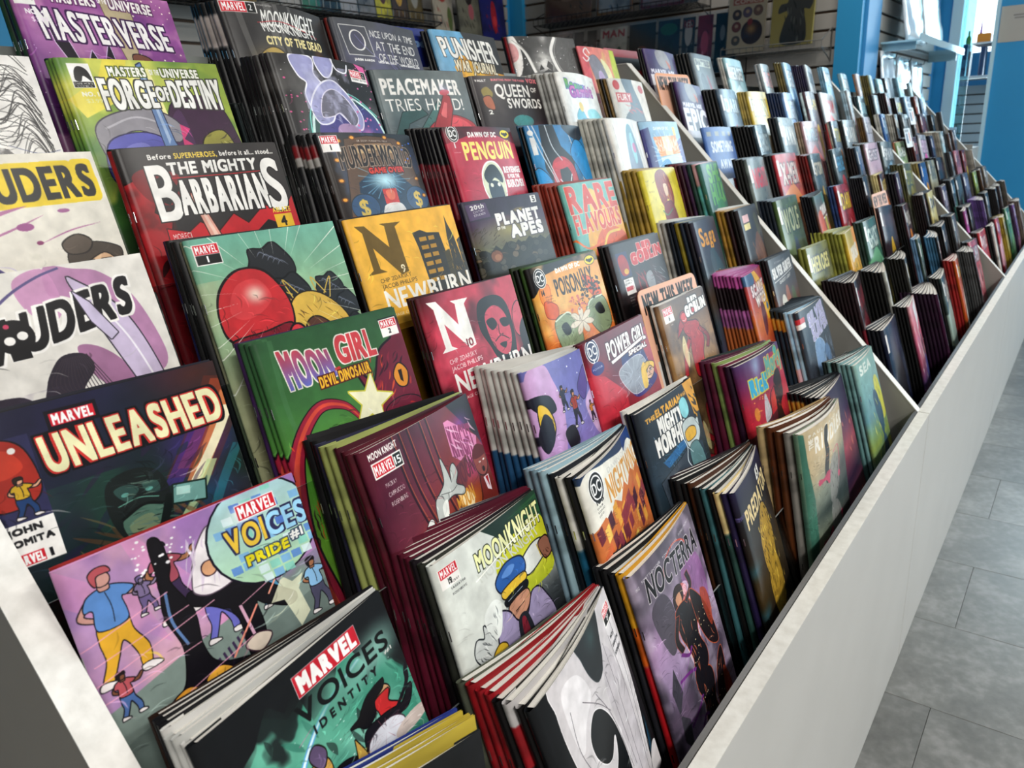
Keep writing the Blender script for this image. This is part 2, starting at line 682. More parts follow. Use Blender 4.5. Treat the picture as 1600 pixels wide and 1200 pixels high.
def face(A, x, y, r, skin, shade, hair, o='15100f'):
    """a generic face"""
    A.b(skin, '%g,%g %g,%g %g,%g %g,%g %g,%g %g,%g' % (x - r * .75, y - r * .6, x, y - r * .95, x + r * .75, y - r * .6, x + r * .68, y + r * .4, x, y + r, x - r * .68, y + r * .4), o=o, ow=.5)
    A.b(shade, '%g,%g %g,%g %g,%g %g,%g' % (x + r * .2, y - r * .6, x + r * .7, y - r * .5, x + r * .6, y + r * .4, x + r * .1, y + r * .8), a=.5)
    for d in (-.3, .32):
        A.e('f4efe6', x + d * r, y - r * .1, r * .17, r * .09, o=o, ow=.3)
        A.e('1a1a1a', x + d * r, y - r * .1, r * .07)
        A.l(o, r * .08, '%g,%g %g,%g' % (x + (d - .2) * r, y - r * .3, x + (d + .2) * r, y - r * .32), sm=0)
    A.l(o, r * .05, '%g,%g %g,%g %g,%g' % (x, y - r * .05, x + r * .1, y + r * .25, x - r * .03, y + r * .28))
    A.l(o, r * .07, '%g,%g %g,%g %g,%g' % (x - r * .25, y + r * .55, x, y + r * .5, x + r * .28, y + r * .56))
    A.b(hair, '%g,%g %g,%g %g,%g %g,%g %g,%g %g,%g' % (x - r * .85, y, x - r * .9, y - r * .9, x, y - r * 1.35, x + r * .95, y - r * .85, x + r * .8, y - r * .1, x + r * .3, y - r * .7), o=o, ow=.4)


@cover(320, 0.85)
def c_masterverse(A):
    A.g('a05a98', '8a4a90', '5a2a6a', '4a1a4a', '3a1838')
    A.nz('c78ab8', 30, .7); A.nz('5a2a78', 22, .7, lo=.55); A.nz('e0a8c8', 12, .4, lo=.6)
    A.dots(90, 'fff0e0', 50, 0, 100, 90, .25, .7); A.dots(30, 'f4d8ff', 0, 20, 60, 100, .2, .5)
    A.b('b8a888', '52,0 66,0 70,20 66,48 78,70 70,85 60,60 54,30', o='6a5848'); A.b('7a4a3a', '62,45 74,48 80,66 70,72 63,60', o='20141a')
    A.b('7a1420', '74,72 80,50 90,54 100,80 96,110 74,100', o='1a0a14'); A.b('a82028', '80,58 88,60 92,80 82,84')
    A.p('1a1220', '14,20 24,40 30,66 22,56 16,40', o='d8c0e0'); A.p('1a1220', '28,62 36,44 40,58 48,38 50,62 60,56 52,76 56,96 34,92', o='c8b0d8')
    A.e('2a6ac8', 44, 60, 2, 4); A.b('c89a3a', '24,66 32,62 36,80 28,84', o='2a1a10'); A.b('3a8a8a', '22,62 28,58 30,68 24,70')
    A.t('MASTERS', 'f6f0ee', 22, 5, 26, 7, bold=.5, o='5a2a5a'); A.t('OF THE', 'f6f0ee', 50, 6, 6, 3, bold=.2)
    A.t('UNIVERSE', 'f6f0ee', 57, 5, 28, 7, bold=.5, o='5a2a5a', rise=-1)
    A.t('MASTERVERSE', 'f4f0f0', 12, 18, 80, 19, sh=-.12, bold=.8, o='3a1a4a', ow=.9, rise=-3, taper=-.15)
    A.r('f6f4f0', 1, 2, 12, 16); A.b('141414', '3,12 4,6 7,3 10,6 11,13 8,10 6,13'); A.t('DARK HORSE', 'f6f4f0', 2, 13, 9, 2)
    A.t('NO. 4', 'f4f0f4', 5, 19, 10, 3, bold=.2); A.t('$3.99', 'f4e0f4', 7, 24, 9, 3)
    A.hatch(120, 44)


@cover(320, 0.64)
def c_mkcity(A):
    A.g('2a2828', '1c1a1c', '181416'); A.nz('4a4848', 26, .5)
    for x, wd in ((12, 5), (38, 7), (46, 4), (60, 3)):
        A.l('9a9894', wd, '%g,0 %g,40 %g,80' % (x, x + 2, x + 5), a=.35)
    A.gl('7a6a4a', 30, 62, 26, .8); A.b('b89a4a', '20,60 34,48 46,58 48,80 20,90', o='2a2010'); A.b('e0d0a0', '26,62 34,54 42,62 36,70')
    A.gl('a8602a', 82, 60, 10, .6, ry=30)
    A.mv(1, 1.2, 19, '2', wide=1); A.t('VARIANT EDITION', 'd8d4d0', 29, 2, 14, 2)
    A.t('MOON', 'f4f2ee', 30, 8, 22, 17, bold=.35, sh=.1); A.t('KNIGHT', 'f4f2ee', 53, 7, 32, 18, bold=.35, sh=.1)
    A.l('c03038', .8, '26,22 50,19 86,30'); A.t('MOON', 'e8e6e2', 30, 22, 22, 9, bold=.35, sh=-.2); A.t('KNIGHT', 'e8e6e2', 53, 22, 33, 10, bold=.35, sh=-.2)
    A.t('CITY OF THE DEAD', 'f0e0a0', 30, 36, 58, 9, bold=.4, taper=.15)
    A.hatch(90, 40)


@cover(288, 0.62)
def c_once(A):
    A.g('4e5056', '4a4c5a', '4a4670', '3c3868'); A.nz('6a68a0', 20, .3)
    A.p('4c4e58', '6,9 34,9 37,46 9,46', o='eceae6', ow=.5)
    A.e('f2f0ec', 22, 27, 8.6, 13.5, rot=-.05); A.e('4c4c62', 22, 27, 7.2, 12)
    A.l('8a84c0', .5, '20,20 28,34 42,50 60,58 66,80'); A.l('8a84c0', .5, '50,40 58,60 76,70 90,74'); A.l('9a94d0', .4, '60,30 62,50 70,66')
    A.t('NCE UPON A TIME', 'eeece8', 38, 12, 56, 9, sh=.05); A.t('AT THE END', 'eeece8', 41, 26, 52, 12); A.t('OF THE WORLD', 'eeece8', 42, 42, 52, 10.5)
    A.t('JASON AARON', 'f2f0ee', 13, 51, 22, 2.6, bold=.3); A.t('LEILA DEL DUCA', 'f2f0ee', 40, 52, 22, 2.6, bold=.3); A.t('TAMRA BONVILLAIN', 'f2f0ee', 66, 53, 28, 2.6, bold=.3)


@cover(256, 0.56)
def c_punisher(A):
    A.g('3a3a3c', '32302e', '4a3a22'); A.p('6aa6cc', '0,0 42,0 48,20 30,60 26,100 0,100'); A.nz('a8d0e8', 14, .4, box_=(0, 0, 36, 80))
    A.p('e8a830', '20,60 34,36 60,60 100,66 100,80 30,100'); A.gl('f0d060', 50, 66, 26, .7); A.nz('8a5a20', 10, .6, lo=.5, box_=(30, 40, 100, 90))
    A.t('PUNISHER', 'efece6', 10, 11, 84, 33, bold=.9, o='2a2a2c', ow=.6, sh=-.1, taper=.2, rise=-2)
    A.t('WAR JOURNAL', 'f0e4c8', 22, 48, 66, 17, bold=.6, o='2a2418', rise=-2)


@cover(256, 0.65)
def c_splash(A):
    A.g('3a3a3a', '262626', '1c1c1c'); A.gl('e8e6e2', 42, 44, 24, 1.0, ry=34); A.gl('d8d4d0', 46, -4, 10, .9, ry=24)
    A.nz('4a4a4a', 8, .5, lo=.5); A.dots(40, 'f4f4f2', 0, 0, 100, 70, .3, .8)
    A.e('e8e4e0', -6, 30, 18, 40); A.e('c04048', -2, 26, 10, 16, a=.5); A.l('f0eeea', 4, '0,4 16,24 26,60'); A.l('9a9894', 1, '3,6 19,26 29,60')
    A.l('eceae6', 5, '66,0 56,24 60,50 70,70'); A.l('8a8886', 1.2, '70,0 61,24 64,48 76,68')
    for q in ('32,56 36,46 40,54', '44,50 48,40 54,48 52,58', '36,60 46,54 56,60'):
        A.p('121212', q)
    A.strokes(40, '5a5a5a', 66, 4, 98, 70, 1.9, 8, .7)
    A.hatch(90, 30)


@cover(224, 0.65)
def c_pink(A):
    A.g('e07878', 'e89a70', 'd88a60', ang=.2); A.nz('f0d070', 12, .8, lo=.4, box_=(36, 0, 80, 100)); A.p('c0cc3a', '84,0 100,0 100,100 88,100 80,40'); A.p('d86068', '0,0 14,0 20,100 0,100')
    A.b('8a8690', '18,24 34,14 48,26 60,50 64,90 30,96 24,60', o='5a5660'); A.b('b8a0c8', '34,50 46,44 54,70 50,100 36,100'); A.b('efe8b0', '50,20 70,34 76,70 64,90 60,54')
    A.l('f6f0ee', 2.4, '24,12 18,3 10,9 14,16 20,20 12,26 5,19')
    A.hatch(70, 20)


@cover(288, 0.75)
def c_sketch(A):
    A.g('eeeae6', 'f0ece8')
    for i in range(46):
        y = A.rng.uniform(0, 90)
        A.l('3a3838', A.rng.uniform(.2, .55), '%g,%g %g,%g %g,%g %g,%g %g,%g' % (A.rng.uniform(0, 60), y, 50 + A.rng.uniform(-8, 8), y + A.rng.uniform(-14, 4), 74, y + A.rng.uniform(-14, 14), 88, y * .8 + A.rng.uniform(-6, 12), 96, y + 16 + A.rng.uniform(-10, 10)))
    A.b('4a4848', '58,70 72,64 78,80 74,104 60,110 52,90', a=.8); A.nz('eeeae6', 3, .8, box_=(50, 60, 80, 112)); A.l('5a6080', .4, '74,62 88,68 99,66')
    A.l('777', .3, '60,120 80,118'); A.l('777', .3, '78,132 92,130')


@cover(352, 0.75)
def c_forge(A):
    A.g('8aa040', '9aae40', '5a8a40', '3a6a34', '2a3a24'); A.nz('d8d860', 22, .9, lo=.5, hi=.62); A.nz('4a7a3a', 26, .8, lo=.5)
    A.gl('f0e87a', 42, 16, 22, .9); A.p('e8d850', '26,0 40,0 30,30 6,44 0,30 20,14'); A.p('f0e8a0', '40,8 52,6 58,90 50,110 44,60')
    A.b('3a1c3a', '56,40 72,28 90,32 98,60 100,110 60,120 50,90', o='1c1020'); A.b('4a2a50', '52,60 64,40 66,100 54,110')
    A.b('8e8a92', '8,54 20,42 44,38 60,50 56,64 34,54 20,60 12,80', o='3a3440'); A.l('b8b4bc', 1.4, '14,52 34,44 54,52')
    A.b('5a5ab0', '14,62 34,56 48,64 50,90 44,112 26,120 14,100 8,84', o='2a2450'); A.b('7a7ac8', '20,70 34,64 40,80 30,96'); A.l('201838', 1.6, '22,78 32,74 40,80'); A.e('e8d8a0', 33, 82, 3, 1.6)
    A.b('9a9440', '74,62 88,56 94,70 92,90 84,110 74,100 70,80', o='20180c'); A.e('20180c', 80, 76, 4, 5); A.e('20180c', 89, 75, 3, 5); A.strokes(26, ['c8c070', '5a5a20'], 72, 60, 92, 100, 1.2, 6, .8)
    A.p('6a88b8', '45,4 48,2 53,64 56,76 50,84 46,76', o='2a3050', ow=.5); A.p('aac0e0', '46.5,8 48,8 51,62 49,66'); A.p('e0407a', '60,50 66,54 60,62 68,70 60,84 58,70', a=.9); A.b('a05a34', '48,88 60,84 66,98 52,104', o='2a140c')
    A.t('MASTERS', 'f4f2ec', 27, 6, 22, 6.5, bold=.5, o='4a5a24'); A.t('OF THE', 'f4f2ec', 52, 7, 6, 4, bold=.2); A.t('UNIVERSE', 'f4f2ec', 59, 6, 25, 6.5, bold=.5, o='4a5a24')
    A.t('FORGE', 'f4f2ee', 19, 16, 32, 21, bold=.9, o='3a3a34', ow=.7, taper=-.15); A.t('OF', 'f4f2ee', 52, 21, 8, 10, bold=.7, o='3a3a34'); A.t('DESTINY', 'f4f2ee', 61, 15, 35, 22, bold=.9, o='3a3a34', ow=.7, taper=.2)
    A.r('f6f4f0', 5, 4, 17, 22); A.b('141414', '7,16 8,9 11,6 15,9 16,17 12,13 10,17'); A.r('141414', 5.5, 17.4, 16.5, 21.6); A.t('DARK HORSE', 'f6f4f0', 6, 18, 10, 1.5); A.t('COMICS', 'f6f4f0', 7, 20, 8, 1.3)
    A.t('NO. 1', 'f4f2e4', 8, 25, 9, 3, bold=.25); A.t('$3.99', 'e8e8b0', 9, 30, 9, 3)
    A.hatch(160, 48)


@cover(320, 0.62)
def c_moonsmoke(A):
    A.g('2c2a2a', '242224', '1c1a1e'); A.nz('5a5856', 18, .6, lo=.5); A.dots(50, 'f0f0f4', r0=.2, r1=.5)
    A.e('1c4a4a', 58, 88, 44, 50); A.e('3c3c78', 62, 92, 38, 44, c2='5a4a9a'); A.l('d8f4ee', 2.4, '18,90 26,60 46,42 70,44 92,62 100,84'); A.l('7ad0c4', 1.2, '16,96 23,58 46,39 72,41 96,62')
    for q in ('16,4 24,0 36,4 34,20 40,34 36,56 26,60 22,44 26,30 20,22', '40,0 56,0 54,14 46,22 40,12', '36,34 50,26 60,34 70,50 76,66 70,80 58,70 48,60 40,72 28,74 24,56'):
        A.b('9a9ac8', q, o='f0eef8', ow=.9)
    A.b('6a6878', '38,44 50,36 62,46 70,66 62,76 52,62 42,66 32,66', o='e8e0f0', ow=.6); A.nz('c8c8e8', 7, .6, lo=.5, box_=(20, 10, 72, 78))
    A.b('a88ab0', '44,80 58,74 70,84 66,110 46,110'); A.l('f2f0f8', 1.6, '56,0 60,12 70,14 74,4')
    A.p('e060a0', '84,0 97,2 98,24 92,16 90,8'); A.dots(26, 'e070a8', 66, 4, 100, 90, .6, 1.4); A.dots(14, 'd0508a', 2, 8, 20, 90, .6, 1.2)
    A.mv(76, 9, 14, '2', wide=1, var=1); A.p('b01878', '6,104 16,110 14,130 6,124'); A.gl('e080c8', 78, 84, 12, .8)
    A.hatch(120, 40)


@cover(320, 0.57)
def c_peacemaker(A):
    A.g('5c686a', '56666c', '3c5058', '2a3c44'); A.nz('6a7a7c', 24, .5)
    A.p('2e5456', '6,96 20,60 40,54 46,64 24,76 14,104', o='14282c'); A.p('3f6e6c', '36,84 60,46 68,42 60,62 50,92', o='14282c')
    A.b('b02838', '36,118 44,84 70,66 92,74 100,90 100,130 36,130', o='3a0a18'); A.b('e04858', '60,72 80,70 94,84 88,96 66,90'); A.b('c03444', '40,96 60,86 66,120 40,120', o='4a0a18')
    A.t('PEACEMAKER', 'f2f0ec', 6, 13, 84, 21, bold=.8, o='7a8486', ow=.3, rise=-1); A.t('TRIES HARD!', 'eceae6', 6, 41, 84, 17, bold=.05)
    A.p('a82434', '50,82 64,50 70,34 76,38 76,56 66,90', o='400814', ow=.6); A.p('e86a70', '60,66 68,46 71,48 66,70'); A.r('7a7a84', 66, 28, 76, 33); A.e('c8485a', 71, 32, 6, 4, rot=-.3); A.gl('b8b0d0', 72, 26, 12, .5)
    A.hatch(90, 62)


@cover(256, 0.5)
def c_queen(A):
    A.g('363234', '2a2628', '241c24', '3a1c28'); A.nz('4a4044', 16, .4)
    A.t('BURSTING FROM THE PAGES', 'd87078', 26, 6, 50, 3.2, bold=.2); A.t('VOX', 'd87078', 80, 3, 18, 7, bold=.5); A.t('VAULT', 'e8e4e0', 5, 7, 14, 3.5, bold=.3)
    A.t('QUEEN', 'ece9e4', 28, 16, 52, 22, bold=.6, o='1a1416'); A.t('OF', 'ece9e4', 84, 20, 10, 8, bold=.3); A.t('SWORDS', 'ece9e4', 42, 42, 54, 17, bold=.6, o='1a1416')
    A.b('8a7a30', '10,26 18,20 24,32 18,44 12,40'); A.b('a85a3a', '10,40 20,38 22,60 12,56', o='201014'); A.t('2', 'f0eee8', 13, 62, 5, 7, bold=.4)
    A.e('3a8a8a', 60, 84, 16, 12); A.gl('8a2c3a', 80, 100, 24, .6)
    A.hatch(60, 60)


@cover(224, 0.55)
def c_rogue(A):
    A.g('eeeeea', 'e8ecec', 'dfe8ea')
    A.t('Rogue', '8ac050', 12, 12, 40, 16, bold=1.0, o='4a50a8', rise=-6, c2='4aa8a8'); A.t('&', '4a60b8', 50, 20, 9, 12, bold=.4)
    A.t('Gambit', 'e07ab8', 18, 26, 62, 18, bold=1.0, o='6a3a9a', rise=4, c2='a050b0')
    A.b('58b0c8', '20,84 30,66 38,70 44,90 36,100', o='2a6a88'); A.b('8ad0d8', '50,70 76,64 92,76 96,100 60,96'); A.b('4a9ac0', '26,90 50,84 80,94 70,130 20,130', o='2a5a80'); A.e('e0c050', 36, 62, 5, 9)
    A.t('MARVEL', '888', 84, 8, 10, 3); A.t('5', '555', 88, 18, 4, 5)
    A.hatch(50, 50)


@cover(224, 0.6)
def c_whitered(A):
    A.g('dcd8d0', 'c8c6c0', '9a9ea0'); A.b('5a6a78', '30,0 60,0 76,40 88,90 100,155 20,155 16,80 40,50', c2='3a4048'); A.b('e4dcd0', '60,0 100,0 100,120 86,110 74,50')
    A.r('c44a4c', 8, 26, 48, 44); A.t('FURY', 'f0e8e0', 11, 29, 34, 11, bold=.5); A.e('c44a4c', 14, 12, 8, 9); A.e('c8504c', 86, 16, 9, 8); A.strokes(14, 'c44a4c', 20, 46, 70, 60, .3, 12, 2.4)
    A.hatch(60, 50)


@cover(288, 0.62)
def c_maryellow(A):
    A.g('e2dcd0', 'e6e0d4', 'dcd4c6')
    A.t('MARAUDERS', '1c1a18', 3, 14, 92, 24, bold=1.2, o='e8c820', ow=2.4, rise=3)
    for q, wd in (('4,60 30,52 48,44 60,40', 3), ('20,72 40,62 52,56 66,48', 1.5), ('60,70 76,62 92,58', 1), ('10,84 24,76 40,72', 2)):
        A.l('b0709a', wd, q, taper=2)
    A.e('9a5088', 56, 56, 4, 3); A.e('8a3a6a', 60, 69, 1.6); A.e('a06090', 76, 46, 3, 1.6)
    A.nz('8a8878', 14, .6, lo=.5, box_=(28, 76, 70, 120)); A.b('3a3430', '60,110 80,96 96,104 100,128 56,140', o='201c1a')
    A.b('4a4078', '20,90 34,80 44,98 40,120 20,120'); A.b('d8a878', '36,100 46,96 56,120 46,140 34,128', o='3a2418')
    face(A, 84, 92, 14, 'e6bf98', 'c89a78', '4a4038'); A.b('5a4e44', '70,72 78,66 84,72 80,80 72,80', o='2a2420')
    A.hatch(60, 70)


@cover(384, 0.8)
def c_barbarians(A):
    A.g('2a2626', '221e20', '1c1819'); A.nz('3c3838', 22, .5)
    A.p('a81c24', '0,24 8,20 14,34 10,44 18,52 12,70 24,84 14,100 26,155 0,155', o='1a0a0a'); A.nz('5a1014', 8, .6, lo=.5, box_=(0, 24, 20, 155))
    A.p('c4202a', '14,56 26,60 34,54 44,62 56,51 64,59 78,47 90,54 100,42 100,155 10,155', o='300a0c')
    A.strokes(46, ['1a1214', '8a141c'], 12, 62, 98, 110, 2.4, 16, 3); A.p('141012', '60,72 78,58 90,64 84,76 70,84')
    A.p('e0a090', '33,34 36,32 50,88 62,140 54,150 44,104', o='3a1410', ow=.5); A.p('f0c8b8', '35,38 36,36 47,84 44,84'); A.p('d88a78', '70,66 78,70 86,92 78,86', o='3a1410')
    A.b('7a1018', '4,20 14,14 30,20 26,30 34,34 22,40 10,36'); A.p('141012', '16,22 24,18 28,30 20,40 12,34')
    A.t('Before', 'f0ece8', 16, 5, 13, 3.4, bold=.2); A.t('SUPERHEROES,', 'e8c840', 31, 5, 26, 3.6, bold=.25); A.t('before it all... stood...', 'f0ece8', 59, 5, 37, 3.4, bold=.2)
    A.t('THE MIGHTY', 'f2efeb', 25, 11.5, 56, 8, bold=.7, sh=.05); A.l('c8202a', .6, '24,22 60,22 88,21', sm=0)
    A.t('B', 'f2efeb', 13, 13, 13, 37, bold=1.0, o='1c1819'); A.t('ARBARIAN', 'f2efeb', 27, 24, 56, 24, bold=1.1, o='1c1819', taper=.12); A.t('S', 'f2efeb', 84, 13, 12, 38, bold=1.0, o='1c1819')
    A.credits('MORECI|CAFARO|NOSENZO|CAMPBELL', 'f0ece8', 16, 60, 14, 4.2, 6.2, lean=1)
    A.t('ABLAZE', 'e8c840', 83, 50, 13, 3.6, bold=.3); A.r('e8b830', 83, 55, 96, 66); A.t('4', '1a1614', 87, 57, None, 7, bold=.4)
    A.hatch(120, 64)


@cover(320, 0.52)
def c_murder(A):
    A.g('20242c', '2c2420', '241c1c', '1c1618'); A.nz('3a4a6a', 12, .6, lo=.55)
    A.p('5c4434', '22,8 46,4 78,6 90,20 100,155 0,155 12,80', o='20140e'); A.p('8a6a4c', '30,14 72,12 78,30 70,36 62,30 40,30 30,40 24,30', o='2a1a10')
    A.b('c8a878', '32,20 50,15 70,19 72,26 50,22 34,27'); A.p('14304a', '24,64 40,50 66,50 84,72 92,155 10,155'); A.gl('bfe8f4', 52, 62, 26, 1.0, ry=20); A.rays('8ac8e8', 52, 62, 22, 4, 30, 1.2, .6)
    A.e('2a4a70', 24, 96, 14, 17, o='14202c'); A.e('2a4a70', 86, 90, 14, 17, o='14202c'); A.t('$', 'd8b850', 18, 86, 9, 20, bold=.6); A.t('$', 'd8b850', 82, 80, 9, 20, bold=.6)
    A.r('c43028', 46, 74, 62, 94); A.b('e06a4a', '49,78 54,75 59,79 57,88 51,88'); A.b('d8d4d0', '44,96 64,95 66,118 42,118')
    for x, y in ((16, 10), (10, 34), (8, 60), (6, 84), (10, 108), (82, 12), (86, 36), (92, 62), (96, 86), (30, 6), (66, 5)):
        A.e('6a3a18', x, y, 3.2); A.e('f0a840', x, y, 2)
    A.dots(10, '4a7ae0', 80, 8, 96, 40, .6, 1.4)
    A.t('DR. DOOM  PURUNETTA  MILLA', 'd8d4cc', 34, 9, 34, 2.2, bold=.1)
    A.t('MURDERWORLD', '1c1414', 12, 20, 80, 26, bold=.45, o='a8907a', ow=.5, arc=4); A.t('GAME OVER', 'd83828', 38, 46, 40, 6.5, bold=.4, o='401010', rise=1)
    A.mv(1.5, 3.5, 14, '1')
    A.hatch(120, 50)


@cover(320, 0.58)
def c_penguin(A):
    A.g('1a1618', 'a02840', 'c84058', 'c44058', 'a83048'); A.p('b83048', '0,22 30,12 70,12 100,24 100,155 0,155'); A.nz('d8586a', 20, .5)
    A.gl('8a2034', 50, 4, 60, .7, ry=16)
    A.dc(9, 9, 6.5); A.t('DAWN OF DC', 'f2efeb', 28, 8, 42, 6.5, bold=.4, sh=.05)
    A.e('f0d820', 86, 10, 8, 6, o='141414', ow=.6); A.p('141414', '80,10 82,7 84,9 86,8 88,9 90,7 92,10 89,12 86,14 83,12')
    A.t('THE', 'f4e070', 82, 19, 8, 3.4, bold=.3); A.t('PENGUIN', 'f4e478', 17, 22, 74, 23, bold=1.1, o='c83a50', ow=.5)
    A.t('1', 'f4eeee', 7.5, 22, None, 6, bold=.5); A.t('TOM KING', 'f0d0d4', 5, 34, 8, 1.4)
    A.b('d8dcc0', '34,66 44,52 56,52 64,68 62,96 52,116 40,108 32,88', o='f6f4f0', ow=1.2); A.b('101418', '35,68 45,55 55,55 62,70 60,80 50,72 40,80', c2='2a3a4a'); A.b('26384a', '38,82 48,76 58,84 56,110 40,108'); A.e('f0f0e0', 43, 82, 2.4, 3); A.e('f0f0e0', 54, 82, 2.4, 3)
    A.t('REVENGE', 'f6f0ee', 68, 58, 28, 8, bold=.7); A.t('IS FOR THE', 'f6f0ee', 72, 69, 20, 5, bold=.4); A.t('BIRDS!', 'f6f0ee', 68, 77, 28, 10, bold=.7)
    A.r('1c1c20', 30, 118, 100, 155)
    A.hatch(60, 60)


@cover(256, 0.65)
def c_bluespider(A):
    A.g('2070a8', '2a88c0', '1a3a5a', '181418'); A.p('141218', '20,0 44,0 50,30 70,50 60,90 30,100 14,60')
    A.b('c02430', '26,56 44,44 62,54 68,80 58,120 36,130 24,96', o='101014', ow=.9); A.b('1c1a1e', '38,62 50,58 58,72 50,92 38,84'); A.l('f0f0f2', 1.6, '34,76 46,90 58,70'); A.b('d02c38', '30,54 48,50 60,56 50,60 36,62')
    for q in ('4,0 14,40 30,90 34,150', '10,0 22,50 36,100', '92,0 80,40 84,100 96,155', '70,10 78,60 84,110', '30,0 34,30 46,50'):
        A.l('f0f2f4', 1.6, q); A.l('8a9aa8', .5, q)
    A.b('2a90d0', '66,40 84,20 100,40 100,90 84,80 74,60', o='101014'); A.b('2a90d0', '0,60 16,70 24,100 10,120 0,110', o='101014'); A.r('dfe0e0', 2, 16, 9, 40); A.e('dfe0e0', 5, 10, 4)
    A.b('141218', '60,0 100,0 96,20 76,18', a=.8)
    A.hatch(80, 20)


@cover(224, 0.65)
def c_whitesuit(A):
    A.g('e4e2dc', 'dcdad4', 'c8c6c0', ang=.3); A.b('5a8a9a', '40,20 56,10 68,40 76,90 78,150 34,155 30,90', c2='8a6a8a'); A.b('8ac0c8', '46,30 56,24 60,60 50,70'); A.e('d04a8a', 56, 46, 6, 8, a=.8); A.gl('4a4a88', 60, 110, 20, .6, ry=40)
    A.l('bab8b4', 1, '10,10 12,80 20,150'); A.b('f0eeea', '70,0 100,0 100,155 88,155 84,60')


@cover(224, 0.62)
def c_blueorange(A):
    A.g('9ac0d8', '6a9ac8', '7ab8e0', 'b8d8ec'); A.p('3a3a78', '0,14 16,10 20,80 30,155 0,155'); A.p('4a4a98', '84,40 100,30 100,155 96,155')
    A.p('e88a30', '22,28 86,26 88,60 30,64'); A.p('f4d8a8', '44,28 64,27 66,62 46,62'); A.p('c8ecf8', '30,66 88,60 96,120 40,140'); A.b('3a90c8', '20,90 50,70 60,120 30,155'); A.b('c02a50', '66,110 76,100 84,130 70,140'); A.b('2a70b8', '76,90 92,80 96,110 84,120')
    A.t('DAWN OF DC', 'e8ecf4', 28, 10, 40, 5, bold=.3); A.rays('ffffff', 56, 64, 26, 10, 50, 1.4, .6); A.r('f0c040', 80, 10, 88, 26); A.t('SHAZAM', 'f0f0e8', 24, 34, 60, 20, bold=.6, a=.6)


@cover(384, 0.62)
def c_marpink(A):
    A.g('e2ddd6', 'e0dbd4', 'd0c8c4')
    A.b('a86a9c', '54,0 66,4 78,10 90,34 96,80 88,90 80,50 60,24 52,20', a=.8); A.b('c48ab4', '40,6 54,2 56,30 48,40 40,24', a=.9); A.b('8a4a7c', '56,60 66,64 76,84 84,124 74,134 66,100 58,80', a=.75)
    A.b('5a5080', '0,44 10,34 26,24 30,28 18,40 8,58 0,60', a=.9); A.l('5a5080', 1.6, '26,26 38,14 50,6 60,2')
    A.b('2c2630', '0,100 10,84 26,84 34,92 40,76 48,64 58,66 60,78 52,92 50,116 60,134 66,155 0,155', c2='3a3040'); A.nz('5a4a6a', 12, .5, lo=.5, box_=(0, 84, 56, 155))
    for i in range(16):
        A.l('3a3038', .35, '%g,66 %g,%g %g,%g %g,130' % (48 + i * .7, 40 + i * 1.8, 84 + i, 54 + i, 104 + i, 50 + i * 1.4))
    A.b('c8b8d4', '62,12 66,14 80,36 88,70 92,118 84,124 76,86 68,44', o='3a3440', ow=.5); A.l('f0eaf4', 1, '68,24 80,60 88,110'); A.b('9a5a90', '86,110 92,108 97,122 90,124')
    A.b('7a5a88', '66,126 76,116 84,130 80,150 62,150')
    A.t('MARAUDERS', 'f2eeea', -14, 44, 100, 26, bold=3.0, rise=28, sh=.1); A.t('MARAUDERS', '1a181a', -14, 44, 100, 26, bold=1.2, rise=28, sh=.1)
    A.e('1a181a', 33, 44, 8, 12); A.r('1a181a', 29, 50, 37, 60); A.e('f2eeea', 30.5, 46, 2.2, 3); A.e('f2eeea', 36, 44, 2.2, 3); A.e('c04060', 31, 36, 1.2, 1.6)
    A.p('c8bcd8', '62,20 68,30 76,56 72,60 66,44', o='3a3440', ow=.4)
    A.hatch(60, 60)


